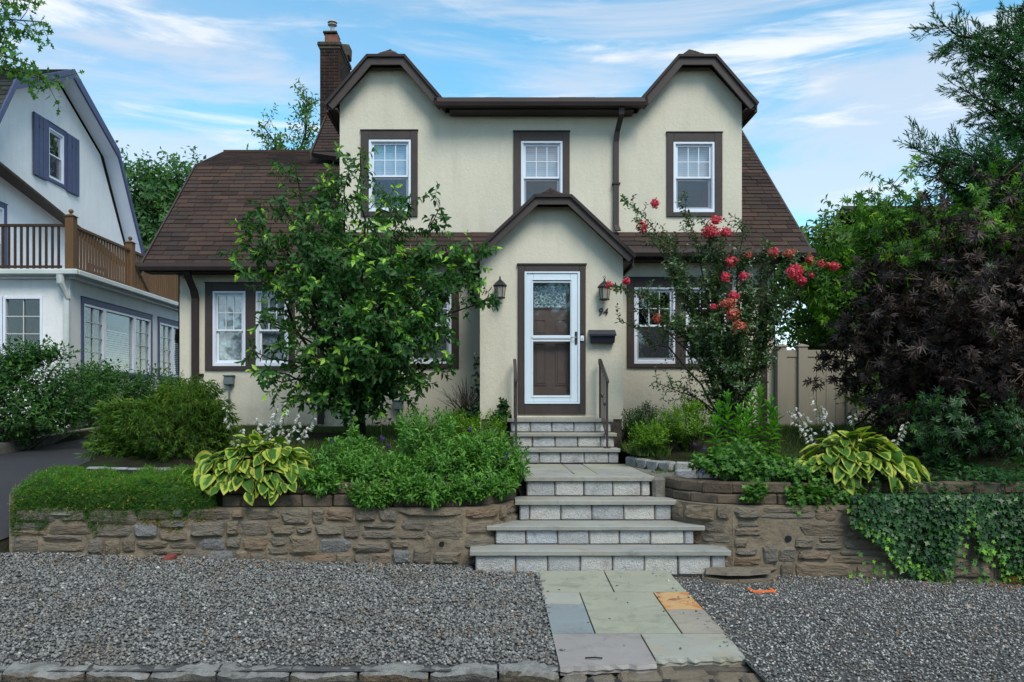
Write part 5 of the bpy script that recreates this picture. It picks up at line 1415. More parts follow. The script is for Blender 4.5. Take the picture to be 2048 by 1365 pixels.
# fence -------------------------------------------------------------------------------------
fn = thing('vinyl_fence', (5.2, 13.0, 1.3), 'taupe vinyl privacy fence between the house corner and the red maple', 'fence')
FY = 13.0
def fpost(x, y=FY):
    m = MB(); m.box(x - .075, x + .075, y - .075, y + .075, 1.05, 2.60, .006); p = m.build('post', 'vinyl', fn)
    m = MB(); m.box(x - .09, x + .09, y - .09, y + .09, 2.60, 2.625, .006); m.add([(x - .085, y - .085, 2.625), (x + .085, y - .085, 2.625), (x + .085, y + .085, 2.625), (x - .085, y + .085, 2.625), (x, y, 2.66)], [(0, 1, 4), (1, 2, 4), (2, 3, 4), (3, 0, 4)]); m.build('post_cap', 'vinyl', p)
def fpanel(x0, x1, y, n):
    m = MB(); m.box(x0, x1, y - .025, y + .025, 2.44, 2.555, .005); m.build('rail', 'vinyl', fn)
    m = MB(); m.box(x0, x1, y - .025, y + .025, 1.12, 1.24, .005); m.build('rail', 'vinyl', fn)
    w = (x1 - x0) / n
    for k in range(n):
        m = MB(); m.box(x0 + k * w + .002, x0 + (k + 1) * w - .002, y - .011, y + .011, 1.235, 2.445, .004); m.build('board', 'vinyl', fn)
fpost(xwin(1561, FY)); fpost(xwin(1603, FY)); fpanel(xwin(1570.5, FY), xwin(1594, FY), FY, 1)
fpanel(xwin(1613, FY), xwin(1690, FY), FY, 4); fpost(xwin(1700, FY)); fpanel(xwin(1709, FY), xwin(1800, FY), FY + .25, 5); fpost(xwin(1812, FY), FY + .25)

# ------------------------------------------------------------------ NEIGHBOUR HOUSE
nb = thing('neighbour_house', (-10, 19, 1.2), 'white stucco gambrel house with blue trim and a wooden roof deck on the left', 'house')
NX = -10.4                                   # gable wall, faces +x
SX, SY, SZ = -8.5, 16.1, 4.25                # sunroom corner and eave
TS = lambda x, y, z: (NX - y, x, z)          # local (along, depth, z) -> world for walls facing +x : local y grows into the house (-x)
TSR = lambda x, y, z: (SX - y, x, z)
gab = [(15.6, 5.85), (16.95, 8.3), (19.1, 9.40), (21.2, 8.3), (22.8, 5.85), (22.8, 1.2), (15.6, 1.2)]
# shuttered gable window: image x 96..127, so y from x = 985+1600*NX/Y
wy = (18.72, 19.38); wz = (7.0, 8.18)
wall_holes(nb, 'gable_wall', 'white_stucco', 0, 15.6, 22.8, 1.2, 5.85, [(16.1, 17.0, 4.35, 6.0 - .16)], T=TS)
m = MB(TS)
a0, a1, b0, b1 = wy[0], wy[1], wz[0], wz[1]
m.add([(15.6, 0, 5.85), (a0, 0, 5.85), (a0, 0, 9.19), (16.95, 0, 8.3)], [(0, 1, 2, 3)])
m.add([(a0, 0, 5.85), (a1, 0, 5.85), (a1, 0, b0), (a0, 0, b0)], [(0, 1, 2, 3)])
m.add([(a0, 0, b1), (a1, 0, b1), (a1, 0, 9.25), (19.1, 0, 9.40), (a0, 0, 9.19)], [(0, 1, 2, 3, 4)])
m.add([(a1, 0, 5.85), (22.8, 0, 5.85), (21.2, 0, 8.3), (a1, 0, 9.25)], [(0, 1, 2, 3)])
m.build('gable_wall', 'white_stucco', nb)
m = MB(); m.box(-24, NX - .01, 15.6, 15.62, 1.2, 6.2); m.box(-24, NX - .01, 22.78, 22.8, 1.2, 5.9); m.build('wall', 'white_stucco', nb)
dh_window(nb, *wy, *wz, 0, .5, (1, 1), None, 'screen', T=TS)
dh_window(nb, 16.1, 17.0, 4.35, 5.84, 0, .5, (1, 1), None, 'screen', T=TS)
casing(nb, wy[0] - .10, wy[1] + .10, wz[0] - .08, wz[1] + .12, (*wy, *wz), 0, 'blue', T=TS)
casing(nb, 16.0, 17.1, 4.27, 5.94, (16.1, 17.0, 4.35, 5.84), 0, 'blue', T=TS)
for a, b in ((wy[0] - .66, wy[0] - .11), (wy[1] + .11, wy[1] + .66)):
    m = MB(TS); m.box(a, b, -.055, -.015, wz[0] - .12, wz[1] + .12, .005)
    sh = m.build('shutter', 'blue', nb)
    for k in range(3):
        m = MB(TS); m.box(a + .18 * k + .01, a + .18 * k + .175, -.062, -.055, wz[0] - .11, wz[1] + .11); m.build('board', 'blue', sh)
    for k in (.2, .36):
        m = MB(TS); zc = wz[1] - .16; m.box(a + k - .035, a + k + .035, -.066, -.062, zc - .010, zc + .010); m.box(a + k - .010, a + k + .010, -.0665, -.062, zc - .04, zc + .04); m.build('cut_out', 'black', sh)
# lower small window behind the deck rail
m = MB(TS); m.box(20.55, 21.5, -.03, .0, 4.2, 5.32); m.build('window_frame', 'blue', nb)
m = MB(TS); m.box(20.7, 21.35, -.045, -.03, 4.3, 5.22); m.build('window_frame', 'white', nb)
m = MB(TS); m.box(20.78, 21.27, -.05, -.045, 4.38, 5.14); m.build('pane', 'screen', nb)
# gambrel roof with an overhang towards us
def nroof(y0, z0, y1, z1, name='roof'):
    m = MB(); m.slab([(-24, y0, z0), (-10.0, y0, z0), (-10.0, y1, z1), (-24, y1, z1)], .04); return m.build(name, 'shingle_dark', nb)
G = [(15.2, 5.9), (16.75, 8.47), (19.1, 9.67), (21.4, 8.47), (23.0, 5.93)]
for (ya, za), (yb, zb) in zip(G[:-1], G[1:]):
    rr_ = nroof(ya, za, yb, zb)
    if yb < 20:
        vd = (0, yb - ya, zb - za); Lr = math.hypot(yb - ya, zb - za)
        shingle_field(rr_, (-12.6, ya, za + .003), (1, 0, 0), vd, lambda a, b, Lr=Lr: 0 <= a <= 2.6 and b <= Lr, 2.6, Lr, 'shingle_dark', limit=0)
    # rake trim on the overhang, and the soffit between it and the wall
    m = MB(); m.slab([(-9.97, ya, za + .02), (-9.97, ya, za - .20), (-9.97, yb, zb - .20), (-9.97, yb, zb + .02)], .05); m.build('rake_board', 'blue', nb)
    m = MB(); m.slab([(-10.02, ya, za - .17), (NX, ya, za - .17), (NX, yb, zb - .17), (-10.02, yb, zb - .17)], .02); m.build('soffit', 'white', nb)
# slanting ledge across the gable
m = MB(); m.slab([(-9.98, 16.2, 6.55), (NX, 16.2, 6.62), (NX, 22.2, 5.55), (-10.1, 22.2, 5.48)], .05); m.build('ledge', 'bark_grey', nb)
# sunroom (front wall faces -y, side wall faces +x)
fw = [(-10.6, -9.05, 2.35, 3.85)]
wall_holes(nb, 'wall', 'white_stucco', SY, -14, SX, 1.0, SZ, fw)
def casement(x0, x1, z0, z1, y, T, nx, nz, inner='room'):
    m = MB(T); ring(m, x0, x1, z0, z1, .05, y - .02, y + .08); w = m.build('window', 'white', nb)
    a, b, c, d = x0 + .05, x1 - .05, z0 + .05, z1 - .05
    for k in range(1, nx):
        m = MB(T); q = a + (b - a) * k / nx; m.box(q - .009, q + .009, y + .01, y + .03, c, d); m.build('muntin', 'gut_white', w)
    for k in range(1, nz):
        m = MB(T); q = c + (d - c) * k / nz; m.box(a, b, y + .011, y + .029, q - .009, q + .009); m.build('muntin', 'gut_white', w)
    m = MB(T); m.box(a, b, y + .032, y + .038, c, d); m.build('pane', 'glass_dim', w)
    if inner == 'louvre':
        for k in range(int((d - c) * .72 / .05)):
            m = MB(T); m.slab([(a, y + .09, c + k * .05), (b, y + .09, c + k * .05), (b, y + .12, c + k * .05 + .035), (a, y + .12, c + k * .05 + .035)], .003); m.build('slat', 'blind', w)
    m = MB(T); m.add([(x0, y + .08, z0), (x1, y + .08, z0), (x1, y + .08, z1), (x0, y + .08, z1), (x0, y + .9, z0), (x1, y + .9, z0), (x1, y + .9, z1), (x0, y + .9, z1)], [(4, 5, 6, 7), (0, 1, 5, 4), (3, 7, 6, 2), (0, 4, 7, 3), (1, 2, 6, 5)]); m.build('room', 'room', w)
casement(-10.6, -9.86, 2.35, 3.85, SY, None, 2, 4); casement(-9.84, -9.05, 2.35, 3.85, SY, None, 2, 4)
def ypix(x): return 1600 * -SX / (985 - x)
g1 = [ypix(v) for v in (166, 208, 268, 300)]; g2 = [ypix(v) for v in (318, 344, 372)]
z0w, z1w = 2.42, 3.78
wall_holes(nb, 'wall', 'white_stucco', 0, SY, 24.5, 1.0, SZ, [(g1[0], g1[3], z0w, z1w), (g2[0], g2[2], z0w, z1w)], T=TSR)
casement(g1[0], g1[1], z0w, z1w, 0, TSR, 2, 4); casement(g1[1] + .01, g1[2], z0w, z1w, 0, TSR, 1, 1, 'louvre'); casement(g1[2] + .01, g1[3], z0w, z1w, 0, TSR, 2, 4)
casement(g2[0], g2[1], z0w, z1w, 0, TSR, 2, 4); casement(g2[1] + .01, g2[2], z0w, z1w, 0, TSR, 1, 1, 'louvre')
casing(nb, g1[0] - .09, g1[3] + .09, z0w - .09, z1w + .12, (g1[0], g1[3], z0w, z1w), 0, 'blue', T=TSR)
casing(nb, g2[0] - .09, g2[2] + .09, z0w - .09, z1w + .12, (g2[0], g2[2], z0w, z1w), 0, 'blue', T=TSR)
m = MB(); m.box(-14, SX + .16, SY - .16, 24.6, SZ, SZ + .10); m.box(-14, SX + .10, SY - .10, 24.6, SZ - .05, SZ); m.build('deck_floor', 'white', nb)
# corner gutter, downspout
m = MB(); m.box(-14, SX + .27, SY - .27, SY - .165, SZ + .0, SZ + .115, .02); m.box(SX + .165, SX + .27, SY - .164, 24.6, SZ + .0, SZ + .115, .02); m.build('gutter', 'gut_white', nb)
m = MB(); m.tube([(SX - .08, SY - .22, SZ), (SX - .08, SY - .21, SZ - .15), (SX - .03, SY - .12, SZ - .33), (SX + .0, SY - .07, SZ - .45)], [.075, .075, .05, .05], 8); m.box(SX - .09, SX + .02, SY - .10, SY - .01, 1.2, SZ - .42, .01); m.build('downspout', 'gut_white', nb)
# deck railing
dk = tag(MB().box(-14, -8.66, SY - .04, SY + .0, SZ + .17, SZ + .22).build('deck_rail', 'deck_dark', nb))
m = MB(); m.box(-14, -8.6, SY - .05, SY + .02, SZ + 1.00, SZ + 1.05); m.build('handrail', 'deck_dark', dk)
xk = -8.72
while xk > -12.4:
    m = MB(); m.box(xk - .02, xk + .02, SY - .037, SY - .002, SZ + .15, SZ + 1.00); m.build('baluster', 'deck_dark', dk); xk -= .125
dk2 = MB().box(SX + .02, SX + .06, SY + .1, 24.4, SZ + .17, SZ + .22).build('deck_rail', 'deck', nb)
m = MB(); m.box(SX + .0, SX + .08, SY + .1, 24.4, SZ + 1.00, SZ + 1.05); m.build('handrail', 'deck', dk2)
yk = SY + .22
while yk < 24.3:
    m = MB(); m.box(SX + .024, SX + .058, yk - .022, yk + .022, SZ + .15, SZ + 1.00); m.build('baluster', 'deck', dk2); yk += .125
for (x, y, mt) in ((SX + .03, SY - .02, 'deck'), (SX + .04, ypix(257), 'deck'), (SX + .04, 21.9, 'deck')):
    m = MB(); m.box(x - .085, x + .085, y - .085, y + .085, SZ + .10, SZ + 1.20, .006)
    m.add([(x - .11, y - .11, SZ + 1.2), (x + .11, y - .11, SZ + 1.2), (x + .11, y + .11, SZ + 1.2), (x - .11, y + .11, SZ + 1.2), (x, y, SZ + 1.27)], [(0, 1, 4), (1, 2, 4), (2, 3, 4), (3, 0, 4), (3, 2, 1, 0)])
    p = m.build('post', mt, nb); m = MB(); m.lathe([(.012, 0), (.018, .02), (.045, .045), (.05, .065), (.04, .09), (.01, .11)], (x, y, SZ + 1.245), 10); m.build('ball_finial', mt, p, smooth=True)
m = MB(); m.slab([(SX + .06, ypix(262), SZ + .75), (SX + .06, ypix(262) + .1, SZ + .85), (SX + .06, ypix(262) + 1.0, SZ + .2), (SX + .06, ypix(262) + .9, SZ + .12)], .04); m.build('brace', 'deck', dk2)
# small eave of the rear part
m = MB(); m.slab([(-9.6, 23.6, 6.6), (-9.0, 23.6, 6.1), (-9.0, 25, 6.1), (-9.6, 25, 6.6)], .1); m.build('rear_eave', 'blue', nb)
# kerb along the driveway in front of the neighbour's shrubs
kb = thing('driveway_kerb', (-7.6, 12, .9), 'low grey concrete kerb along the far side of the driveway', 'kerb')
yk = 9.0
while yk < 24:
    xk = -7.50 - max(0, yk - 12) * .06; xk2 = -7.50 - max(0, yk + 1.2 - 12) * .06
    za, zb = lerp(DR, yk), lerp(DR, yk + 1.2)
    m = MB(); m.add([(xk, yk + .006, za - .1), (xk, yk + .006, za + .16), (xk - .16, yk + .006, za + .16), (xk - .16, yk + .006, za - .1), (xk2, yk + 1.194, zb - .1), (xk2, yk + 1.194, zb + .16), (xk2 - .16, yk + 1.194, zb + .16), (xk2 - .16, yk + 1.194, zb - .1)], [(0, 1, 2, 3), (7, 6, 5, 4), (0, 4, 5, 1), (1, 5, 6, 2), (2, 6, 7, 3)]); m.build('kerb_block', 'concrete', kb); yk += 1.2
# house far behind on the right: roof slope glimpsed above the vines
fh_ = thing('far_house', (13, 26, 1.5), 'low brown shingle roof glimpsed behind the vines at the right', 'house')
m = MB(); m.box(12.2, 19, 24, 30, 1.4, 7.0); m.build('wall', 'cream', fh_)
m = MB(); m.slab([(11.8, 23.5, 6.9), (19.6, 23.5, 6.9), (19.6, 27, 8.4), (11.8, 27, 8.4)], .15); m.slab([(19.6, 30.5, 6.9), (11.8, 30.5, 6.9), (11.8, 27, 8.4), (19.6, 27, 8.4)], .15); m.build('roof', 'shingle', fh_)
# ------------------------------------------------------------------ PLANTS
def V3(*a): return np.array(a, float)
def px3(x, y, Y): return V3((x - 985) * Y / 1600, Y, EYE + (812 - y) * Y / 1600)
def limb_curve(a, b, bow=.15, n=6, wob=.03):
    a, b = np.array(a, float), np.array(b, float); L = np.linalg.norm(b - a)
    t = np.linspace(0, 1, n)[:, None]
    p = a + (b - a) * t; p[:, 2] += (np.sin(t[:, 0] * math.pi) * bow * L)
    p[1:-1] += rg.normal(0, wob * L, (n - 2, 3))
    return p
def along(p, t):
    n = len(p) - 1; i = min(int(t * n), n - 1); f = t * n - i
    return p[i] * (1 - f) + p[i + 1] * f, p[i + 1] - p[i]
def leaves_from(name, P, D, N, s, L, W, tpl, mat, parent, v=None, clump=.25, split=0, lo=.0, **kw):
    """v gets a value per stem plus noise; the `split` nearest leaves become objects of their own"""
    n = len(P)
    if v is None:
        sv = rg.random(int(s.max()) + 1); v = lo + (1 - lo) * np.clip(sv[s] * .55 + rg.random(n) * .45, 0, 1)
    if split:
        order = np.argsort(P[:, 1] - .0 * P[:, 2]); pick = np.zeros(n, bool)
        front = order[:int(n * .30)]; pick[rg.choice(front, split, replace=False)] = True
        tv, tf = TPL[tpl]; metas = []
        for k in range(6):
            me = bpy.data.meshes.new('leaf'); me.from_pydata([tuple(q) for q in tv * np.array([1, W, 1])], [], tf)
            at = me.attributes.new('v', 'FLOAT', 'POINT'); at.data.foreach_set('value', [.1 + .16 * k] * len(tv)); me.materials.append(MT[mat]); me.update(); metas.append(me)
        Ln = np.broadcast_to(np.asarray(L, float), (n,))
        for i in np.where(pick)[0]:
            d = D[i]; sd_ = np.cross(N[i], d); sd_ /= np.linalg.norm(sd_); nn_ = np.cross(d, sd_)
            M = Matrix(((d[0], sd_[0], nn_[0]), (d[1], sd_[1], nn_[1]), (d[2], sd_[2], nn_[2])))
            k = int(min(5, v[i] * 6)); l = float(Ln[i])
            share('leaf', metas[k], tuple(P[i]), parent, rot=M.to_euler(), scale=(l, l, l))
        keep = ~pick
        P, D, N, v = P[keep], D[keep], N[keep], v[keep]; L = np.broadcast_to(np.asarray(L, float), (n,))[keep]
    return leafmesh(name, P, D, N, L, W, tpl, mat, parent, v, **kw)

class Tree:
    """trunk and limbs as tubes, twigs that carry whorls of leaves"""
    def __init__(s, label, cat, base, name='tree', group=None):
        s.t = thing(name, tuple(base), label, cat, group); s.tr = MB(); s.tw = MB(); s.tips = []; s.dirs = []
    def limb(s, a, b, r0, r1, bow=.1, n=6, twigs=10, tl=(.25, .5), spread=.9, up=.1, t0=.35, wob=.03, side=None):
        p = limb_curve(a, b, bow, n, wob); s.tr.tube([tuple(q) for q in p], list(np.linspace(r0, r1, n)), 6)
        axis = norm((p[-1] - p[0])[None])[0]
        for k in range(twigs):
            t = t0 + (1 - t0) * ((k + rg.random()) / twigs); q, d = along(p, min(t, .999)); d = d / np.linalg.norm(d)
            o = perp(d[None])[0]
            dd = d * (1 - spread * .5) + o * spread; dd[2] += up; dd /= np.linalg.norm(dd)
            l = rg.uniform(*tl); e = q + dd * l; mid_ = q + dd * l * .5 + rg.normal(0, .02, 3)
            s.tw.tube([tuple(q), tuple(mid_), tuple(e)], [r1 * .55 + .002, .004, .002], 3, cap=False)
            s.tips.append(e); s.dirs.append(e - mid_)
        s.tips.append(p[-1]); s.dirs.append(p[-1] - p[-2]); return p
    def finish(s, k, step, a0, a1, L, W, tpl, mat, droop=.2, barkm='bark', twigm='twig', split=0, lo=0., tiplight=False, leafname='foliage'):
        if s.tr.v: s.tr.build('trunk', barkm, s.t, smooth=True)
        if s.tw.v: s.tw.build('twigs', twigm, s.t, kind='stuff')
        P, D, N, idx = whorl(np.array(s.tips), np.array(s.dirs), k, step, a0, a1, droop)
        n = len(P); Ls = rg.uniform(L * .7, L * 1.15, n)
        v = None
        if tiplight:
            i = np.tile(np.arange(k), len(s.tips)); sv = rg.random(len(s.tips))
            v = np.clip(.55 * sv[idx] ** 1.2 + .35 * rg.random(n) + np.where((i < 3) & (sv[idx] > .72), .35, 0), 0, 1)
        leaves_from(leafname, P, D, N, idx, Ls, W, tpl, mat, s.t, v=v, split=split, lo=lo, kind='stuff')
        return s.t

# --- dogwood in front of the house --------------------------------------------------
B0 = V3((720 - 985) * 11.4 / 1600, 11.4, 1.22)
T1 = Tree('large green leafy dogwood growing in front of the left windows', 'tree', B0, 'dogwood_tree')
fork = B0 + V3(0, 0, .35)
T1.tr.tube([tuple(B0 - V3(0, 0, .15)), tuple(B0 + V3(.01, 0, .1)), tuple(fork)], [.10, .075, .065], 8)
ends = [ # pixel x, pixel y, depth, twigs
 (640, 380, 11.3, 30), (590, 330, 11.6, 14), (700, 330, 11.2, 26), (765, 390, 11.6, 24), (820, 395, 11.2, 12), (720, 300, 11.4, 6), (800, 440, 10.9, 14), (880, 415, 11.3, 10),
 (560, 400, 11.2, 22), (520, 430, 10.9, 18), (480, 470, 11.1, 14), (470, 520, 10.8, 12), (560, 480, 11.6, 24), (620, 450, 10.8, 28),
 (860, 500, 10.8, 26), (920, 500, 11.2, 24), (965, 490, 11.0, 16), (960, 560, 10.9, 16), (900, 560, 10.6, 24), (990, 590, 11.0, 8),
 (700, 500, 10.5, 34), (780, 520, 10.4, 34), (640, 560, 10.5, 26), (560, 570, 10.8, 12), (520, 640, 10.8, 12), (590, 690, 10.5, 18), (500, 700, 10.9, 9),
 (700, 620, 10.2, 38), (780, 640, 10.2, 36), (850, 640, 10.4, 32), (900, 660, 10.8, 18), (905, 720, 10.9, 12), (650, 720, 10.3, 26), (740, 710, 10.0, 34), (820, 720, 10.3, 26),
 (540, 745, 10.7, 8), (600, 770, 10.6, 10), (680, 775, 10.4, 12), (790, 775, 10.6, 14), (850, 770, 11.0, 9), (575, 800, 10.8, 8), (640, 815, 10.7, 9), (690, 825, 10.6, 8), (760, 825, 10.8, 9), (820, 805, 10.8, 8), (500, 740, 10.9, 9), (700, 560, 12.2, 30), (800, 590, 12.3, 26), (620, 620, 12.1, 10), (760, 480, 12.1, 18), (670, 430, 12.2, 16), (720, 660, 11.6, 24), (800, 700, 11.8, 18)]
for (x, y, Yd, nt_) in ends:
    e = px3(x, y, Yd)
    low = y > 640
    st_ = fork + V3(0, 0, rg.uniform(0, .5 if low else .25))
    if y < 520:   # leader, then a limb off it
        mid_ = fork * .5 + e * .5 + V3(rg.normal(0, .08), rg.normal(0, .1), -.05)
        T1.tr.tube([tuple(q) for q in limb_curve(fork, mid_, -.03, 5, .02)], list(np.linspace(.042, .022, 5)), 6)
        T1.limb(mid_, e, .022, .006, .05, 6, int(nt_ * 1.3), (.14, .45), .95, .02, .05)
    else:
        T1.limb(st_, e, .028, .006, .12 if not low else .05, 6, int(nt_ * 1.22), (.14, .42), .95, -.05 if low else .0, .25)
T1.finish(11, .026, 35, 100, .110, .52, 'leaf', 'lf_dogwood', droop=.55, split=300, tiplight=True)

# --- crape myrtle ------------------------------------------------------------------
B1 = V3((1462 - 985) * 11.6 / 1600, 11.6, 1.22)
T2 = Tree('crape myrtle with coral pink blossoms in front of the right windows', 'tree', B1, 'crape_myrtle')
cends = [(1250, 400, 11.6, 10), (1275, 440, 11.5, 9), (1330, 480, 11.4, 24), (1230, 570, 10.9, 12), (1290, 590, 11.1, 26), (1340, 540, 11.3, 28), (1380, 450, 11.3, 12), (1372, 385, 11.5, 5), (1415, 455, 11.3, 20),
 (1240, 640, 11.1, 8), (1350, 640, 11.0, 26), (1420, 560, 11.2, 30), (1440, 490, 11.2, 22), (1490, 520, 11.2, 26), (1540, 500, 11.2, 26), (1590, 520, 11.3, 20), (1640, 530, 11.3, 12), (1500, 590, 11.0, 30), (1550, 570, 11.4, 26),
 (1420, 650, 10.9, 32), (1480, 660, 10.8, 30), (1540, 640, 11.2, 22), (1400, 720, 11.0, 24), (1460, 730, 10.8, 28), (1530, 720, 11.1, 24), (1310, 765, 11.3, 12), (1350, 775, 11.2, 10), (1420, 780, 11.1, 14), (1480, 440, 11.4, 10), (1590, 600, 11.6, 10), (1560, 680, 11.6, 8), (1420, 840, 11.2, 8)]
stems = [V3(.0, 0, 0), V3(.06, .05, 0), V3(-.07, .03, 0), V3(.12, -.03, 0), V3(-.03, -.06, 0)]
for i, (x, y, Yd, nt_) in enumerate(cends):
    e = px3(x, y, Yd); b = B1 + stems[i % 5]
    mid_ = b * .55 + e * .45; mid_[0] = b[0] * .72 + e[0] * .28
    if i % 5 != 9 and y < 780:
        T2.tr.tube([tuple(q) for q in limb_curve(b - V3(0, 0, .1), mid_, -.02, 5, .015)], list(np.linspace(.030, .014, 5)), 5)
        T2.limb(mid_, e, .014, .004, .06, 6, int(nt_ * (1.0 if y > 700 else 2.1)), (.10, .32), .8, .25, .0)
    else: T2.limb(b + V3(0, 0, .3), e, .014, .004, .05, 6, int(nt_ * 1.6), (.10, .28), .9, .0, .3)
T2.finish(13, .022, 50, 80, .064, .55, 'small', 'lf_crape', droop=.05, barkm='bark_grey')
def blossom(x, y, Yd, wpx, hpx, faded=False):
    c = px3(x, y, Yd); k = 1600 / Yd; rx, rz = wpx / 2 / k, hpx / 2 / k; n = int(60 + wpx * hpx * .28)
    P, d = blob(n, c, (rx, rx, rz), .45, .12)
    N = norm(d + rg.normal(0, .5, d.shape)); D = perp(N)
    leafmesh('flower_cluster', P - D * .012, D, N, rg.uniform(.022, .040, n), .9, 'leaf' if not faded else 'small', 'faded' if faded else 'pink', T2.t, origin=tuple(c), label='faded coral flower cluster' if faded else None)
for a in [(1310, 407, 11.6, 18, 20), (1285, 455, 11.5, 22, 24), (1432, 440, 11.3, 24, 18), (1422, 462, 11.2, 38, 28), (1452, 465, 11.3, 22, 22), (1461, 524, 11.1, 24, 24), (1546, 505, 11.1, 22, 18), (1451, 554, 11.0, 18, 20), (1488, 553, 11.0, 20, 18),
          (1591, 545, 10.9, 34, 34), (1603, 562, 10.9, 22, 22), (1640, 529, 11.3, 18, 16), (1668, 533, 11.3, 26, 16), (1623, 552, 11.3, 12, 10), (1468, 592, 10.9, 22, 16), (1427, 614, 10.9, 12, 11), (1219, 572, 10.9, 16, 17), (1253, 563, 10.9, 16, 14)]: blossom(*a)
for a in [(1497, 511, 11.2, 16, 14), (1580, 507, 11.2, 26, 16), (1619, 520, 11.3, 18, 22), (1455, 607, 10.9, 34, 20), (1464, 628, 10.9, 28, 26), (1478, 655, 10.8, 34, 26), (1315, 638, 11.0, 18, 20), (1655, 530, 11.3, 10, 10)]: blossom(*a, faded=True)

# --- dark red maple on the right ----------------------------------------------------
B2 = V3(6.3, 10.4, 1.05)
T3 = Tree('dark purple leaved japanese maple filling the right edge beside the fence', 'tree', B2, 'red_maple')
T3.tr.tube([tuple(B2 - V3(0, 0, .2)), tuple(B2 + V3(-.05, 0, .6)), tuple(B2 + V3(0, 0, 1.1))], [.14, .11, .09], 8)
mc = V3(6.35, 10.4, 2.55)
tipN = 118
for i in range(tipN):
    d = rdir(1)[0]; d[1] = -abs(d[1]) if rg.random() < .72 else d[1]
    f = rg.uniform(.62, 1.08); e = mc + d * V3(2.25, 1.6, 1.95) * f
    if e[2] < 1.15: e[2] = rg.uniform(1.1, 1.5)
    hx_ = 4.60 + abs(e[2] - 2.5) * .28
    if e[0] < hx_: e[0] = hx_ + rg.uniform(0, .3)
    a = B2 + V3(rg.normal(0, .1), rg.normal(0, .1), rg.uniform(.5, 1.3))
    T3.limb(a, e, .03, .006, .06, 6, 22, (.15, .55), .9, -.02, .38)
T3.finish(6, .035, 50, 100, .115, 1.0, 'palm', 'lf_maple', droop=.35, split=240)
# --- conifer, branches reaching in from the right -------------------------------------
B3 = V3(8.9, 12.6, 1.4)
T4 = Tree('tall dark conifer with feathery branches reaching in at the top right', 'tree', B3, 'conifer')
T4.tr.tube([tuple(B3), tuple(B3 + V3(0, 0, 5)), tuple(B3 + V3(.1, 0, 10))], [.22, .15, .04], 8)
cb_ = [(1885, 48, 12.0), (1905, 85, 12.2), (1990, 60, 12.5), (1940, 120, 12.4), (1925, 178, 11.9), (1960, 220, 12.3), (1990, 160, 12.5), (2020, 110, 12.0), (1822, 295, 11.6), (1860, 320, 12.0), (1900, 300, 12.3), (1940, 330, 12.0), (1880, 360, 12.2), (1990, 270, 12.2), (2030, 230, 12.0), (1970, 380, 12.2), (2040, 330, 11.8), (2045, 60, 12.2), (2100, 30, 12.4), (2090, 180, 12), (2100, 300, 12), (2030, 400, 12.0), (1930, 400, 12.2), (2060, 20, 12.6), (1960, 300, 11.7), (2000, 350, 11.7), (2020, 180, 12.6), (2060, 260, 12.4)]
for x, y, Yd in cb_:
    e = px3(x, y, Yd); a = V3(8.9, 12.6, max(e[2] - .3 - (8.9 - e[0]) * .18, 2.5))
    T4.limb(a, e, .05, .008, .03, 8, 34, (.18, .50), .72, .10, .45, wob=.012)
P_, D_ = np.array(T4.tips), norm(np.array(T4.dirs))
T4.tr.build('trunk', 'bark', T4.t, smooth=True); T4.tw.build('twigs', 'bark', T4.t, kind='stuff')
# sprays: side shoots off each twig in two ranks, each with needles
sh_p = []; sh_d = []
for k in range(7):
    q = P_ - D_ * (.05 * k); a = perp(D_); sg = 1 if k % 2 else -1
    sh_d.append(norm(D_ * .8 + a * sg * .65)); sh_p.append(q + sh_d[-1] * (.06 + .012 * k))
sh_p = np.concatenate([P_ + D_ * .05] + sh_p); sh_d = np.concatenate([D_] + sh_d)
P, D, N, idx = whorl(sh_p, sh_d, 8, .012, 14, 42, 0)
leafmesh('foliage', P, D, N, rg.uniform(.040, .075, len(P)), .26, 'needle', 'lf_conifer', T4.t, np.clip(rg.random(len(sh_p))[idx] * .6 + rg.random(len(P)) * .4, 0, 1), kind='stuff')

# --- generic leafy crown ---------------------------------------------------------------
def crown_tree(label, base, center, rad, nl, twigs, k, L, W, tpl, mat, name='tree', tl=(.3, .7), droop=.2, step=.05, trunk=.15, bm='bark', shell=.72, zmin=None, cat='tree', up=.1, split=0, front=True):
    T = Tree(label, cat, base, name)
    c = V3(*center)
    T.tr.tube([tuple(V3(*base) - V3(0, 0, .2)), tuple((V3(*base) * .5 + c * .5)), tuple(c)], [trunk, trunk * .75, trunk * .4], 7)
    for i in range(nl):
        d = rdir(1)[0]
        if front and d[1] > .35 and rg.random() < .7: d[1] = -d[1]
        ph = 1 + .16 * math.sin(d[0] * 6 + center[0]) + .12 * math.sin(d[2] * 7 + center[1])
        e = c + d * np.array(rad) * rg.uniform(shell, 1) * ph
        if zmin is not None and e[2] < zmin: e[2] = zmin + rg.uniform(0, .3)
        a = c + (V3(*base) - c) * rg.uniform(.0, .45)
        T.limb(a, e, trunk * .25, trunk * .04 + .003, .06, 5, twigs, tl, .95, up, .4)
    T.finish(k, step, 40, 95, L, W, tpl, mat, droop=droop, barkm=bm, twigm='bark', split=split)
    return T.t
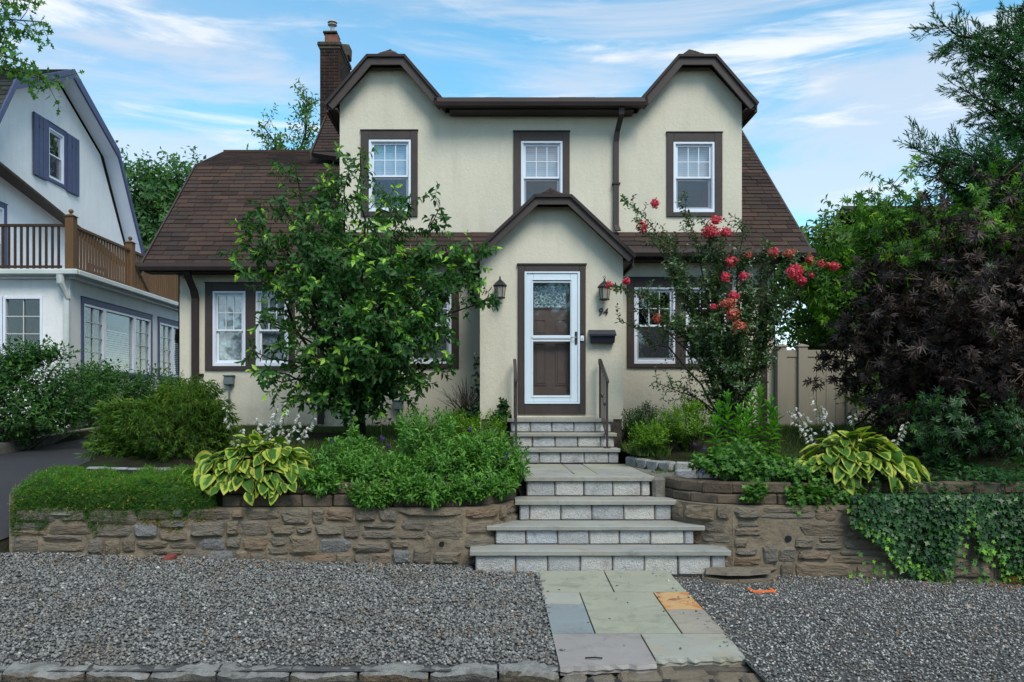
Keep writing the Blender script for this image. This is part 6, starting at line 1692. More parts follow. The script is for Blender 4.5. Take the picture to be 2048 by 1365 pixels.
# bright vine-covered tree between the fence and the red maple
crown_tree('bright green vine tangle climbing between fence and red maple', (6.4, 13.9, 1.4), (6.6, 13.8, 3.5), (1.35, 1.1, 1.75), 60, 15, 7, .15, .95, 'palm', 'lf_vine', 'vine_covered_tree', tl=(.2, .5), droop=.3, zmin=1.9, split=120)
crown_tree('yellow green climbing vine spilling below the conifer', (7.9, 13.2, 1.4), (7.75, 12.9, 4.5), (1.35, .9, .95), 40, 16, 7, .13, .95, 'palm', 'lf_vine', 'climbing_vine', tl=(.2, .55), droop=.3)
crown_tree('mid green dogwood standing behind the right end of the house', (7.2, 17.5, 1.4), (7.25, 17.5, 4.2), (1.75, 1.4, 2.0), 70, 14, 7, .15, .5, 'leaf', 'lf_kousa', 'background_tree', tl=(.3, .6), droop=.35, zmin=2.2)
crown_tree('low leafy green shrub behind the vinyl fence', (6.1, 14.2, 1.3), (6.2, 14.3, 2.3), (1.4, .6, .9), 34, 16, 7, .10, .5, 'leaf', 'lf_kousa', 'hedge_shrub', tl=(.15, .35), zmin=1.6)
crown_tree('loose green shrub right of the fence under the red maple', (6.3, 12.3, 1.3), (6.15, 12.4, 1.9), (.85, .5, .75), 26, 14, 7, .07, .6, 'leaf', 'lf_vine', 'understory_shrub', tl=(.15, .35), zmin=1.3)
crown_tree('broad green tree behind the vines at the right', (11.5, 20, 1.5), (11, 20, 4.2), (3.4, 2.0, 2.5), 70, 14, 6, .24, .5, 'small', 'lf_kousa', 'background_tree', tl=(.4, .9), zmin=1.8)
crown_tree('green creeper leaves scattered over the top of the red maple', (6.2, 10.9, 1.2), (6.0, 10.3, 3.7), (1.5, .9, .9), 26, 9, 6, .10, .95, 'palm', 'lf_vine', 'climbing_vine', tl=(.2, .6), droop=.35, trunk=.05)
crown_tree('maple leaved green seedling at the dark foot of the red maple', (5.6, 9.6, 1.0), (5.6, 9.3, 1.35), (.9, .5, .5), 16, 7, 5, .10, .95, 'palm', 'lf_ivy', 'maple_seedling', tl=(.15, .4), droop=.3, trunk=.04, zmin=.95)
# far trees
crown_tree('tall dense tree rising between the two houses', (-15.6, 36, 1.5), (-15.0, 36, 8.6), (3.0, 3.0, 5.0), 150, 22, 9, .24, .55, 'small', 'lf_far', 'far_tree', tl=(.6, 1.3), step=.12, trunk=.35)
crown_tree('lower rounded tree beside the tall tree between the houses', (-12.6, 34, 1.5), (-12.2, 34, 6.6), (2.0, 2.0, 4.2), 90, 20, 9, .22, .55, 'small', 'lf_far', 'far_tree', tl=(.5, 1.1), step=.12, trunk=.3)
crown_tree('airy tree rising behind the left wing roof beside the chimney', (-6.6, 27, 1.5), (-6.4, 27, 9.6), (1.5, 1.4, 2.3), 30, 22, 9, .17, .40, 'small', 'lf_kousa', 'far_tree', tl=(.4, .9), step=.07, trunk=.22)
# oak hanging in at the top left
B5 = V3(-9.2, 9.3, .9)
T5 = Tree('oak with lobed leaves hanging in at the top left corner', 'tree', B5, 'oak_tree')
T5.tr.tube([tuple(B5), tuple(B5 + V3(.1, 0, 3)), tuple(B5 + V3(.3, 0, 7.5))], [.3, .24, .10], 8)
for x, y, Yd, nt_ in [(70, 8, 9.2, 10), (90, 45, 9.1, 14), (30, 30, 9.3, 20), (55, 70, 9.3, 12), (20, 95, 9.2, 16), (60, 130, 9.0, 14), (118, 165, 8.9, 14), (30, 140, 9.3, 22), (-30, 60, 9.3, 24), (-40, 130, 9.4, 24), (0, 175, 9.2, 9), (85, 160, 9.1, 12), (10, 10, 9.0, 18)]:
    e = px3(x, y, Yd); a = V3(-8.9, 9.3, e[2] + .25); T5.limb(a, e, .03, .005, .06, 6, nt_, (.12, .34), .8, -.1, .55)
T5.finish(6, .03, 35, 85, .12, .8, 'oak', 'lf_oak', droop=.35, barkm='bark_grey')
# trees across the street (seen in the window panes)
for i, (x, y, r, lb) in enumerate([(-9, -13, 4.2, 'broad street tree across the road, left one'), (1.5, -16, 4.6, 'broad street tree across the road, middle one'), (11, -13, 4.0, 'broad street tree across the road, right one')]):
    crown_tree(lb, (x, y, -.1), (x, y, 4.6), (r, 2.6, 3.6), 60, 9, 7, .55, .6, 'small', 'lf_shrub', 'street_tree', tl=(.7, 1.6), step=.2, trunk=.3, front=False)

# --- shrubs from rosettes ---------------------------------------------------------------
def shrub(label, cat, base, blobs, k, step, a0, a1, L, W, tpl, mat, name='shrub', droop=0., stems=10, stemmat='bark', up=.6, lo=0., split=0, vtop=0., shell=.55):
    t = thing(name, tuple(base), label, cat); P = []; D = []
    for n, c, r, *z in blobs:
        p, d = blob(n, c, r, shell, .10, z[0] if z else None); P.append(p); D.append(norm(d + V3(0, 0, up)))
    P, D = np.concatenate(P), np.concatenate(D)
    m = MB(); pick = rg.choice(len(P), min(stems * 6, len(P)), replace=False)
    for i in pick:
        q = P[i]; b = np.array(base) + V3(rg.normal(0, .05) + (q[0] - base[0]) * .3, rg.normal(0, .05) + (q[1] - base[1]) * .3, 0)
        b[2] = yardz(b[0], b[1]) - .02
        mid_ = (b + q) / 2 + V3(rg.normal(0, .02), rg.normal(0, .02), .03); m.tube([tuple(b), tuple(mid_), tuple(q)], [.008, .006, .003], 4, cap=False)
    m.build('stems', stemmat, t, kind='stuff')
    p, d, n_, s = whorl(P, D, k, step, a0, a1, droop)
    v = None
    leaves_from('foliage', p, d, n_, s, rg.uniform(L * .7, L * 1.15, len(p)), W, tpl, mat, t, v=v, split=split, lo=lo, kind='stuff')
    return t
def P2(x, y, Y): return tuple(px3(x, y, Y))
# neighbour's shrubs
shrub('dark green rambling shrub against the white sunroom at the far left', 'shrub', (-8.1, 12.6, 1.0), [(700, P2(60, 800, 12.8), (.85, .7, .75)), (420, P2(150, 790, 13.8), (.8, .6, .6)), (160, P2(40, 715, 12.8), (.5, .4, .28)), (90, P2(95, 700, 13), (.45, .4, .2)), (140, P2(10, 740, 12.6), (.4, .5, .5))], 7, .035, 35, 95, .075, .55, 'leaf', 'lf_shrub', droop=.15, split=100)
shrub('dense dark hedge shrub beyond the driveway under the sunroom windows', 'shrub', (-9.0, 17.5, 1.2), [(520, P2(235, 790, 16.5), (.95, .8, .62)), (420, P2(310, 785, 18.5), (1.0, .8, .60)), (220, P2(190, 760, 16), (.6, .5, .4))], 7, .04, 35, 95, .085, .55, 'leaf', 'lf_shrub', droop=.15)
# laceleaf mound
lc = V3(-4.18, 10.45, 1.28)
t = thing('laceleaf_maple', (lc[0], lc[1], 1.0), 'feathery green weeping mound shrub at the left corner of the house', 'shrub')
P, d = blob(2100, lc, (.90, .80, .62), .62, .12, .98); d2 = norm(d * np.array([1, 1, .3]) + V3(0, 0, .05))
m = MB()
for i in rg.choice(len(P), 46, replace=False):
    q = P[i]; m.tube([tuple(V3(lc[0], lc[1], 1.0)), tuple(V3(lc[0], lc[1], 1.45) * .5 + q * .5), tuple(q)], [.03, .014, .004], 4, cap=False)
m.build('branches', 'bark', t, kind='stuff')
p, dd, nn_, s = whorl(P, d2, 16, .012, 20, 85, .55)
leafmesh('foliage', p, dd, nn_, rg.uniform(.06, .12, len(p)), .09, 'small', 'lf_lace', t, np.clip(rg.random(len(P))[s] * .5 + rg.random(len(p)) * .35 + (p[:, 2] > 1.6) * .12, 0, 1), kind='stuff')
# creeping phlox cushion over the left wall
t = thing('creeping_phlox', (-3.9, 8.5, .7), 'dense cushion of bright green creeping phlox spilling over the left stone wall', 'ground cover')
n = 15000
u = rg.random(n); a = rg.random(n) ** .9
xx = -4.93 + u * 2.10; edge = .07 * np.sin(xx * 9) + .05 * np.sin(xx * 23 + 1)
prof_t = a * 1.35
yy = np.where(prof_t < .75, 9.25 - prof_t / .75 * 1.02, 8.23 - .06 * np.sin((prof_t - .75) * 5)) + rg.normal(0, .02, n)
zz = np.where(prof_t < .75, .82 + .10 * np.sin(np.minimum(prof_t, .75) / .75 * 2.4) + .02 * np.sin(xx * 13) + .03 * np.sin(yy * 11), .87 - (prof_t - .75) * (.72 + edge * 1.6)) + rg.normal(0, .018, n) + (.028 * np.sin(xx * 5.3 + 1) + .018 * np.sin(xx * 17 + yy * 9)) * (prof_t < .8)
yy = np.where(prof_t > .75, np.minimum(yy, 8.17 + .05 * rg.random(n)), yy)
zz -= np.clip((-4.75 - xx) / .2, 0, 1) * .10
P = np.stack([xx, yy, zz], 1); D = np.where((prof_t < .75)[:, None], V3(0, -.25, 1), V3(0, -.9, -.05)); D = norm(D + rg.normal(0, .45, D.shape))
p, dd, nn_, s = whorl(P, D, 5, .008, 25, 70, 0)
v = np.clip(.22 + .55 * rg.random(n)[s] + .2 * rg.random(len(p)) - .25 * (prof_t[s] > .9), 0, .93)
low = zz < (.47 + .05 * rg.random(n)); v = np.where(low[s] & (rg.random(len(p)) < .5) & (xx[s] > -3.7), rg.uniform(.94, 1, len(p)), v)
v = np.where((rg.random(n)[s] < .05), rg.uniform(.93, 1, len(p)), v)
v = np.where((xx[s] > -2.93) & (zz[s] < .62) & (rg.random(len(p)) < .7), rg.uniform(.94, 1, len(p)), v)
leafmesh('foliage', p, dd, nn_, rg.uniform(.014, .026, len(p)), .30, 'needle', 'lf_moss', t, v, kind='stuff')
m = MB(); vs = []
for j in range(9):
    for i in range(25):
        x = -4.90 + 2.03 * i / 24; tt = j / 8; y = 9.2 - tt * 1.0 if j < 7 else 8.19; z_ = .80 + .08 * math.sin(min(tt, .8) / .8 * 2.4) if j < 7 else (.74 if j == 7 else .52)
        vs.append((x, y, z_))
m.add(vs, [(j * 25 + i, j * 25 + i + 1, (j + 1) * 25 + i + 1, (j + 1) * 25 + i) for j in range(8) for i in range(24)]); m.build('mat', 'lf_moss', t, smooth=True)

# hostas --------------------------------------------------------------------------------
def hosta_leaf(k):
    nu, nv = 9, 6; vs = []; edge = []; rib = []; fs = []
    wv = [.36, .40, .33, .38][k % 4]; curl = [.16, .28, .22, .36][k % 4]; mg = [0, .05, -.04, .10][k % 4]
    for i in range(nu + 1):
        u = i / nu; w = wv * (math.sin(math.pi * min(1, u * .93 + .07) ** .72)) ** .8 * (1 if u < 1 else 0)
        if i == 0: w = wv * .35
        for j in range(nv + 1):
            s_ = j / nv * 2 - 1; x = u + (-.06 * abs(s_) if i == 0 else 0); y = w * s_
            z = -curl * u * u + .16 * w / wv * (abs(s_) ** 1.5) * .7 + .012 * math.sin(u * 11 + s_ * 3)
            vs.append((x, y, z)); edge.append(min(1, max(abs(s_), 1.15 * abs(u - .45) * 1.45 if u > .45 else 0) + mg)); rib.append(abs(s_))
    for i in range(nu):
        for j in range(nv): a = i * (nv + 1) + j; fs.append((a, a + nv + 1, a + nv + 2, a + 1))
    me = bpy.data.meshes.new('leaf'); me.from_pydata(vs, [], fs); me.polygons.foreach_set('use_smooth', [True] * len(fs))
    for nm, arr in (('edge', edge), ('rib', rib)):
        at = me.attributes.new(nm, 'FLOAT', 'POINT'); at.data.foreach_set('value', arr)
    me.materials.append(MT['hosta']); me.update(); return me
HL = [hosta_leaf(k) for k in range(4)]
def hosta_plant(label, c, rx, rz, n, Ls, stalks):
    t = thing('hosta', tuple(c), label, 'hosta plant', 'variegated hostas on the walls'); c = V3(*c); pet = MB()
    for i in range(n):
        az = i * 2.39996 + rg.normal(0, .3); ring_ = (i / n) ** .62
        if math.sin(az) > .2 and rg.random() < .45: az = -az
        d = V3(math.cos(az), math.sin(az), 0)
        r = (.06 + .80 * ring_) * rg.uniform(.85, 1.12); h = rz * (1.0 - .72 * ring_ ** 1.5) * rg.uniform(.75, 1.15)
        q = c + V3(d[0] * rx * r, d[1] * rx * .55 * r, h)
        if q[1] < 8.32: q[2] -= (8.32 - q[1]) * .9
        pitch = R(30) - R(78) * ring_ ** .9 + rg.normal(0, .24); l = Ls * rg.uniform(.5, 1.12) * (1 if ring_ > .35 else .85)
        az2 = az + rg.normal(0, .55)
        if abs(math.cos(az)) < .9 and math.sin(az) < 0 or rg.random() < .3: az2 = math.atan2(math.sin(az2) - .45, math.cos(az2))
        d = V3(math.cos(az2), math.sin(az2), 0)
        X = Vector(norm((d * math.cos(pitch) + V3(0, 0, math.sin(pitch)))[None])[0]); Zt = Vector((-d[0] * math.sin(pitch), -d[1] * math.sin(pitch), math.cos(pitch)))
        Yv = Zt.cross(X).normalized(); roll = rg.normal(0, .5); Yr = (Yv * math.cos(roll) + Zt * math.sin(roll)).normalized(); Zr = X.cross(Yr)
        M = Matrix((X, Yr, Zr)).transposed()
        share('leaf', HL[int(rg.integers(4))], tuple(q), t, rot=M.to_euler(), scale=(l, l * rg.uniform(.85, 1.15), l))
        pet.tube([tuple(c + V3(0, 0, .02)), tuple(c * .5 + q * .5 + V3(0, 0, .06)), tuple(q)], [.006, .005, .004], 4, cap=False)
    pet.build('petioles', 'stem', t, kind='stuff')
    for (x, y, Yd, nb_, sp_) in stalks:      # scapes with drooping bell flowers
        e = px3(x, y, Yd); b = c + V3((e[0] - c[0]) * .45, (e[1] - c[1]) * .3, .1)
        pth = limb_curve(b, e, -.02, 6, .01); m = MB(); m.tube([tuple(q) for q in pth], [.005, .005, .0045, .004, .0035, .003], 5)
        # seed-like buds up the stalk
        for k in range(10):
            q, _ = along(pth, .45 + .045 * k); o_ = perp(V3(0, 0, 1)[None])[0]; m.tube([tuple(q), tuple(q + o_ * .018 + V3(0, 0, .004))], [.003, .006], 4)
        s_ = m.build('flower_stalk', 'stem', t, smooth=True)
        tips = np.array([along(pth, min(.999, 1 - .035 * k * sp_))[0] for k in range(nb_)]); o_ = perp(np.tile(V3(0, 0, 1), (nb_, 1)))
        dirs = norm(o_ * .8 + V3(0, 0, -.55) + rg.normal(0, .15, (nb_, 3)))
        # each bell: five or six petals opening away from the stalk
        PP = np.repeat(tips + o_ * .012, 6, 0); DD = np.repeat(dirs, 6, 0); sid = perp(DD); DD = norm(DD + sid * .38)
        NN = norm(sid + rg.normal(0, .1, sid.shape))
        leafmesh('bell_flowers', PP, DD, NN, rg.uniform(.040, .060, len(PP)), .26, 'small', 'bloom_white', s_, kind='stuff')
hosta_plant('yellow edged hosta drooping over the left block border beside the creeping phlox', P2(516, 966, 8.52), .80, .42, 230, .21,
  [(453, 815, 9.0, 9, 1), (500, 885, 8.5, 6, 1), (556, 812, 9.2, 11, 1), (575, 805, 9.2, 14, 1), (602, 828, 9.1, 14, 1), (628, 832, 9.1, 13, 1), (585, 852, 9.0, 9, 1), (515, 836, 9.1, 10, 1), (540, 840, 9.2, 11, 1), (484, 858, 8.9, 6, 1), (565, 858, 9.1, 10, 1), (532, 860, 8.9, 8, 1), (620, 850, 9.2, 8, 1), (470, 880, 8.8, 5, 1)])
hosta_plant('large yellow edged hosta on the right wall in front of the vinyl fence', P2(1708, 968, 8.62), .80, .50, 210, .225,
  [(1588, 815, 9.0, 16, 1), (1576, 822, 9.0, 12, 1), (1604, 826, 9.1, 15, 1), (1628, 795, 9.2, 9, 1), (1640, 812, 9.1, 15, 1), (1650, 822, 9.2, 12, 1), (1706, 828, 9.2, 5, 1), (1812, 845, 9.0, 14, 1)])

# aster mound in the middle --------------------------------------------------------------
def onwall(x, y, Yd): return P2(x, y, Yd)
shrub('low leafy aster clump beside the left hosta over the block border', 'perennial', (-1.7, 8.6, .82), [(230, P2(665, 925, 8.65), (.36, .35, .24)), (200, P2(735, 940, 8.5), (.34, .32, .26)), (90, P2(655, 965, 8.35), (.2, .16, .12)), (110, P2(740, 985, 8.18), (.28, .10, .13)), (90, P2(640, 960, 8.25), (.22, .10, .12)), (110, P2(820, 972, 8.18), (.26, .10, .12)), (60, P2(720, 895, 8.9), (.2, .2, .14)), (24, P2(707, 868, 9.0), (.07, .07, .14))], 11, .017, 32, 92, .062, .42, 'leaf', 'lf_aster', 'aster', droop=.05, stems=14, stemmat='stem', up=.9, shell=.62, split=60)
shrub('tall bushy green aster clump left of the granite steps', 'perennial', (-.5, 8.8, .85), [(260, P2(850, 880, 8.9), (.38, .36, .38)), (220, P2(900, 930, 8.6), (.42, .36, .28)), (200, P2(965, 910, 8.75), (.38, .36, .32)), (150, P2(800, 950, 8.5), (.28, .28, .22)), (120, P2(990, 960, 8.7), (.30, .25, .22)), (90, P2(1030, 920, 8.9), (.20, .3, .24)), (110, P2(920, 972, 8.25), (.42, .12, .10)), (70, P2(1000, 965, 8.5), (.2, .12, .1)), (60, P2(870, 980, 8.16), (.2, .08, .08))], 12, .018, 32, 92, .066, .42, 'leaf', 'lf_aster', 'aster', droop=.05, stems=26, stemmat='stem', up=.9, shell=.62, split=120)
def floret(x, y, Yd, r, parent, n=46):
    c = px3(x, y, Yd); P, d = blob(n, c, (r, r, r * 1.2), .5); leafmesh('florets', P, perp(d), d, rg.uniform(.014, .024, n), .5, 'small', 'purple', parent, kind='stuff')
pf = thing('purple_salvia', tuple(px3(1000, 905, 8.8)), 'wispy purple flower spikes among the leafy clump by the steps', 'flower')
for a in [(1012, 912, 8.55, .045), (972, 935, 8.6, .022), (1035, 905, 8.8, .022), (885, 868, 9.0, .02), (940, 860, 9.1, .018), (990, 862, 9.1, .022), (1005, 870, 9.0, .018), (975, 952, 8.5, .016)]:
    floret(*a, pf)
    e = px3(*a[:3]); m = MB(); m.tube([tuple(e - V3(0, -.05, .16)), tuple(e)], .003, 3); m.build('stem', 'stem', pf)
pf2 = thing('purple_salvia', tuple(px3(665, 880, 8.8)), 'small violet floret above the leaves beside the left hosta', 'flower')
floret(665, 883, 8.75, .03, pf2, 60); floret(765, 878, 9.4, .035, pf2); floret(776, 893, 9.3, .03, pf2)
m = MB(); [m.tube([tuple(px3(x_, y_, Y_) - V3(0, 0, .18)), tuple(px3(x_, y_, Y_))], .003, 3) for x_, y_, Y_ in ((665, 883, 8.75), (765, 878, 9.4), (776, 893, 9.3))]; m.build('stems', 'stem', pf2, kind='stuff')
# azaleas
shrub('fine leaved yellow green mounded shrub left of the door steps', 'shrub', (-.35, 10.6, 1.08), [(420, P2(955, 855, 10.4), (.45, .35, .20)), (240, P2(905, 842, 10.6), (.22, .3, .15))], 9, .014, 30, 90, .034, .36, 'small', 'lf_azalea', droop=.0, up=1.0)
shrub('bright yellow green azalea right of the steps behind the granite edging', 'shrub', (2.6, 10.7, 1.05), [(560, P2(1365, 845, 10.7), (.40, .36, .30)), (300, P2(1302, 868, 10.4), (.28, .26, .20)), (110, P2(1385, 812, 10.8), (.16, .18, .10))], 9, .014, 35, 95, .038, .42, 'small', 'lf_azalea', droop=.0, up=.7)
shrub('darker small leaved azalea behind the yellow green one by the porch', 'shrub', (2.0, 11.5, 1.2), [(420, P2(1285, 842, 11.4), (.30, .28, .24))], 9, .014, 35, 95, .038, .42, 'small', 'lf_azalea_dark', droop=.0, up=.7)
# two tall leafy stalks
for i, (x, y0_, y1_, Yd, lb) in enumerate([(1456, 785, 925, 9.6, 'tall phlox stalk with whorled leaves left of its taller twin'), (1520, 770, 925, 9.8, 'tallest leafy phlox stalk in front of the house corner')]):
    t = thing('tall_phlox', tuple(px3(x, y1_, Yd)), lb, 'perennial', 'tall phlox stalks on the right wall')
    for q_, (ddx, dyy, topy) in enumerate([(0, 0, 0), (-.07, .05, .12), (.09, -.04, .16), (-.13, -.05, .30), (.15, .04, .34)]):
        b = px3(x, y1_, Yd) + V3(ddx, dyy, -.1); e = px3(x, y0_, Yd) + V3(ddx * 1.4, dyy, -topy)
        m = MB(); m.tube([tuple(b), tuple((b + e) / 2 + V3(.01, 0, 0)), tuple(e)], [.009, .008, .005], 6); m.build('stem', 'stem', t, smooth=True)
        h = e[2] - b[2]; k = int(h / .019)
        P, D, N, s = whorl(e[None], (e - b)[None], k, .019, 18, 100, .12, .15)
        ln = np.minimum(1, .35 + np.arange(k) * .09) * .155
        me_l = []
        tv, tf = TPL['leaf']
        for j in range(4):
            me = bpy.data.meshes.new('leaf'); me.from_pydata([tuple(w_) for w_ in tv * np.array([1, .36, 1])], [], tf); me.polygons.foreach_set('use_smooth', [True] * len(tf))
            at = me.attributes.new('v', 'FLOAT', 'POINT'); at.data.foreach_set('value', [.2 + .2 * j] * 7); me.materials.append(MT['lf_tall']); me.update(); me_l.append(me)
        for j in range(k):
            dv = D[j]; sdv = np.cross(N[j], dv); sdv /= np.linalg.norm(sdv); nv_ = np.cross(dv, sdv)
            M = Matrix(((dv[0], sdv[0], nv_[0]), (dv[1], sdv[1], nv_[1]), (dv[2], sdv[2], nv_[2]))); l = float(ln[j])
            share('leaf', me_l[3 if j < 6 else int(rg.integers(3))], tuple(P[j]), t, rot=M.to_euler(), scale=(l, l, l))
# columbine and trailing stuff on the right block border
shrub('trailing columbine foliage spilling over the right block border', 'perennial', (3.1, 8.6, .85), [(150, P2(1440, 925, 8.7), (.32, .3, .14)), (240, P2(1530, 940, 8.6), (.42, .3, .16)), (220, P2(1620, 955, 8.45), (.4, .25, .17)), (80, P2(1610, 1000, 8.25), (.24, .10, .16)), (60, P2(1510, 985, 8.2), (.12, .06, .10)), (90, P2(1700, 990, 8.3), (.4, .12, .12)), (80, P2(1480, 900, 9.0), (.3, .3, .12))], 6, .012, 50, 100, .060, .95, 'ivy', 'lf_colum', 'columbine', up=.9, stemmat='stem', split=100)
pf3 = thing('purple_salvia', tuple(px3(1440, 935, 8.8)), 'pale violet floret among the columbine on the right border', 'flower')
for a in [(1437, 932, 8.55, .025), (1405, 945, 8.5, .02), (1408, 898, 9.0, .02), (1390, 890, 9.1, .018)]: floret(*a, pf3); e = px3(*a[:3]); m = MB(); m.tube([tuple(e - V3(0, -.03, .14)), tuple(e)], .003, 3); m.build('stem', 'stem', pf3)
# ivy curtain on the right wall
t = thing('ivy', (6.0, 8.25, .2), 'dark glossy ivy hanging over the right end of the stone wall', 'ivy')
def ivy(n, f):
    out = []
    while len(out) < n:
        q = f();
        if q is not None: out.append(q)
    return np.array(out)
def edge_low(x):      # lowest z the ivy reaches at x on the wall face
    pts = [(3.62, .50), (3.75, .36), (4.0, .16), (4.12, .0), (4.45, -.12), (4.62, -.05), (4.72, .40), (4.85, .46), (4.92, .14), (5.02, .10), (5.12, .20), (5.22, -.12), (7.6, -.18)]
    return float(np.interp(x, [a for a, _ in pts], [b for _, b in pts]))
def face():
    x = rg.uniform(3.62, 7.4); z_ = rg.uniform(-.16, .76)
    lo_ = edge_low(x)
    if z_ < lo_ and rg.random() > .10: return None
    if rg.random() > .7 + .6 * (z_ - lo_): return None
    return (x, 8.15 - rg.random() * .10 - .05 * math.sin(x * 7), z_)
def topf():
    x = rg.uniform(3.85, 8.2); y = rg.uniform(8.12, 9.9); return (x, y, .80 + .07 * (y - 8.2) + .10 * rg.random() + .05 * math.sin(x * 5) - max(0, 8.25 - y) * 1.0)
P = ivy(7500, face); n = len(P); D = norm(np.stack([rg.normal(0, .6, n), np.full(n, -.25), -.9 + rg.normal(0, .35, n)], 1)); N = norm(np.stack([rg.normal(0, .35, n), np.full(n, -1.0), .45 + rg.normal(0, .3, n)], 1))
P_b = ivy(4200, topf); n2 = len(P_b); D2 = norm(np.stack([rg.normal(0, .7, n2), -.5 + rg.normal(0, .5, n2), rg.normal(-.1, .2, n2)], 1)); N2 = norm(np.stack([rg.normal(0, .3, n2), np.full(n2, -.35), np.full(n2, 1.0)], 1))
lowm = np.array([p_[2] < edge_low(p_[0]) + .16 for p_ in P])
v = np.concatenate([np.where(lowm & (rg.random(n) < .55), rg.uniform(.86, 1, n), rg.random(n) * .9), rg.random(n2) * .86])
PP, DD, NN = np.concatenate([P, P_b]), np.concatenate([D, D2]), np.concatenate([N, N2]); ss = np.arange(n + n2)
leaves_from('foliage', PP, DD, NN, ss, rg.uniform(.040, .070, n + n2), .95, 'ivy', 'lf_ivy', t, v=v, split=200, kind='stuff')
m = MB()
for x in np.arange(3.9, 7.4, .22):
    xx_ = x + rg.normal(0, .05); lo_ = edge_low(xx_); pts = [(xx_, 8.22, .80), (xx_ + rg.normal(0, .03), 8.14, .6), (xx_ + rg.normal(0, .06), 8.14, (.6 + lo_) / 2), (xx_ + rg.normal(0, .08), 8.15, lo_)]; m.tube(pts, [.006, .005, .004, .003], 4)
m.build('vines', 'twig', t, kind='stuff')
# lily-green ivy seedling left of the handrail and vine up the porch corner
shrub('small ivy tuft between the left handrail and the porch wall', 'ivy', (.15, 11.7, 1.28), [(60, P2(1003, 832, 11.7), (.16, .12, .10)), (24, P2(1008, 808, 11.8), (.07, .06, .12))], 4, .02, 40, 100, .07, .9, 'ivy', 'lf_ivy', 'ivy_tuft', stems=3)
t = thing('bare_shrub', (-.42, 12.3, 1.3), 'nearly leafless twiggy shrub with ivy at its foot by the porch corner', 'shrub')
m = MB()
for i in range(46):
    a_ = rg.uniform(-1.25, 1.25); l = rg.uniform(.25, .62); b = V3(-.42 + rg.normal(0, .03), 12.3, 1.45 + rg.random() * .1); e = b + V3(math.sin(a_) * l * .8, rg.normal(0, .12), math.cos(a_) * l * .9 + .08)
    m.tube([tuple(b), tuple((b + e) / 2 + V3(rg.normal(0, .03), 0, .02)), tuple(e)], [.007, .004, .002], 3)
    for _ in range(2):
        q = (b + e) / 2; e2 = q + (e - b) * .45 + rg.normal(0, .07, 3); m.tube([tuple(q), tuple(e2)], [.003, .0015], 3)
m.build('twigs', 'bark_grey', t, kind='stuff')
P, d = blob(150, (-.40, 12.25, 1.45), (.22, .18, .18), .5, .1, 1.3); p, dd, n_, s = whorl(P, d, 3, .02, 40, 100); leafmesh('foliage', p, dd, n_, rg.uniform(.05, .08, len(p)), .9, 'ivy', 'lf_ivy', t, rg.random(len(p)) * .7, kind='stuff')
t = thing('creeper', (-.22, 12.0, 1.4), 'thin creeper climbing the shaded left corner of the porch', 'vine')
m = MB(); pts = [(-.22 + .02 * math.sin(k), 12.02 + .01 * k, 1.5 + .13 * k) for k in range(8)]; m.tube(pts, .004, 4); m.build('stem', 'twig', t)
P = np.array([(-.23 + rg.normal(0, .03), 12.0 + rg.random() * .2, 1.5 + rg.random() * .95) for _ in range(70)]); D = rdir(70, -.5); N = norm(np.tile(V3(-.2, -1, .3), (70, 1)) + rg.normal(0, .3, (70, 3))); leafmesh('foliage', P, D, N, rg.uniform(.04, .07, 70), .9, 'ivy', 'lf_ivy', t, rg.random(70) * .8, kind='stuff')
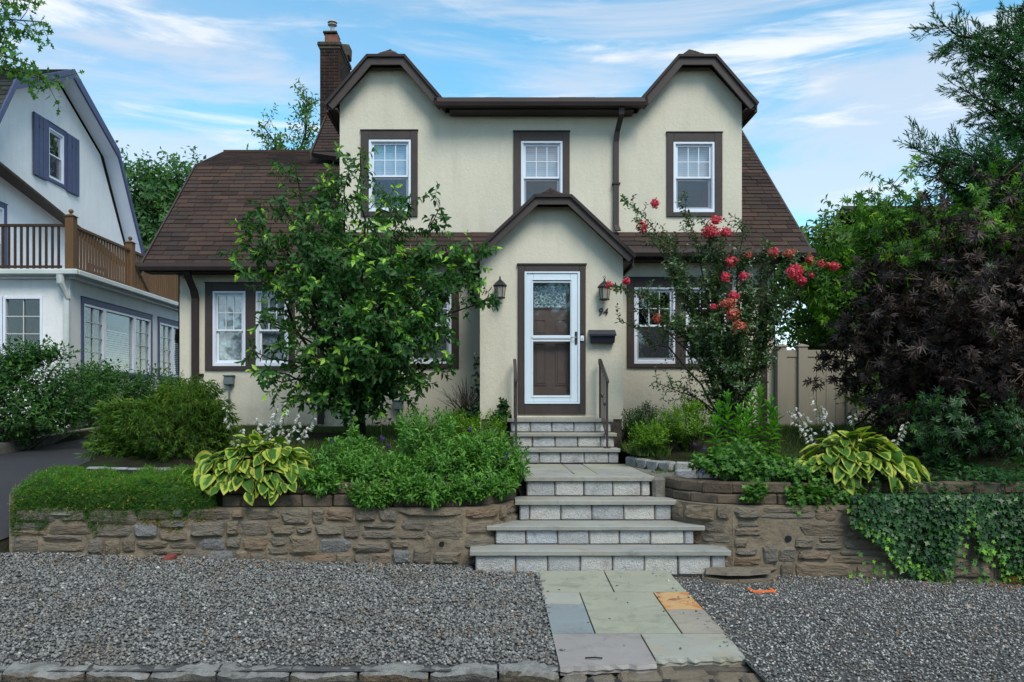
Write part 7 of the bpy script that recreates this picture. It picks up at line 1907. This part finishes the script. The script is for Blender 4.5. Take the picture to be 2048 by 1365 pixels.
# turf tufts and litter
def tufts(n, fx_, fy_, L, name, label, cond):
    x = rg.uniform(*fx_, n); y = rg.uniform(*fy_, n); keep = np.array([cond(a, b) for a, b in zip(x, y)]); x, y = x[keep], y[keep]
    z = np.array([yardz(a, b) for a, b in zip(x, y)]); P = np.stack([x, y, z], 1); D = norm(np.stack([rg.normal(0, .45, len(x)), rg.normal(0, .45, len(x)), np.ones(len(x))], 1)); N = perp(D)
    tag(leafmesh(name, P, D, N, rg.uniform(L * .5, L, len(x)), .10, 'needle', 'lf_grass'), label, 'grass', kind='stuff')
tufts(60000, (-4.7, 4.6), (9.4, 13.0), .085, 'grass', 'dim short grass on the yard in front of the house walls', lambda a, b: not (.2 < a < 1.9) and not (a < -2.9 and b < 10.4) and not (-.2 < a < 1.95 and b > 11.9) and math.sin(a * 3.1) + math.sin(b * 4.3) > -.9 and not (2.0 < a < 3.4 and 9.9 < b < 11.2))
tufts(9000, (4.4, 6.4), (10.5, 13.1), .09, 'grass', 'dark grass strip at the foot of the vinyl fence', lambda a, b: True)
tufts(900, (1.85, 2.3), (10.3, 11.6), .22, 'long_grass', 'tuft of longer yellowing grass right of the upper steps', lambda a, b: True)
# fallen leaves
lp = []
for x, y, n_ in ((1250 * 1, 1170, 4), (620, 1215, 3), (225, 1175, 2), (1750, 1290, 2), (990, 1255, 3)):
    pass
dl = thing('fallen_leaves', (5.3, 7.95, -.15), 'small pile of orange dry oak leaves at the foot of the ivy covered wall', 'leaves')
P = np.array([(5.22 + rg.normal(0, .10), 7.98 + rg.normal(0, .07), gz(5.2, 8) + .03 + .05 * rg.random()) for _ in range(26)]); leafmesh('leaves', P, rdir(26), rdir(26, 1.5), rg.uniform(.07, .12, 26), .8, 'oak', 'dry', dl, kind='stuff')
P = []
for i in range(420):
    x, y = rg.uniform(-4.6, 6.0), rg.uniform(5.3, 8.1) 
    if .4 < x < 1.8: continue
    if rg.random() < .45: y = rg.uniform(7.7, 8.12)
    P.append((x, y, gz(x, y) + .028))
P = np.array(P); n = len(P); tag(leafmesh('leaf_litter', P, rdir(n), rdir(n, 2.5), rg.uniform(.02, .055, n), .7, 'oak', 'dry'), 'scattered small dry leaf bits on the gravel', 'leaf litter', kind='stuff')
# overhead cables
for i, (a, b, lb) in enumerate([((-13.5, 30, 7.35), (-9.0, 22, 6.6), 'thin cable crossing the gap between the two houses, upper one'), ((-13.5, 30, 7.05), (-9.0, 22, 6.35), 'thin cable crossing the gap between the two houses, lower one')]):
    m = MB(); a, b = V3(*a), V3(*b); m.tube([tuple(a + (b - a) * t_ - V3(0, 0, .25 * math.sin(math.pi * t_))) for t_ in np.linspace(0, 1, 8)], .012, 4); m.build('cable', 'cable', label=lb, cat='cable')
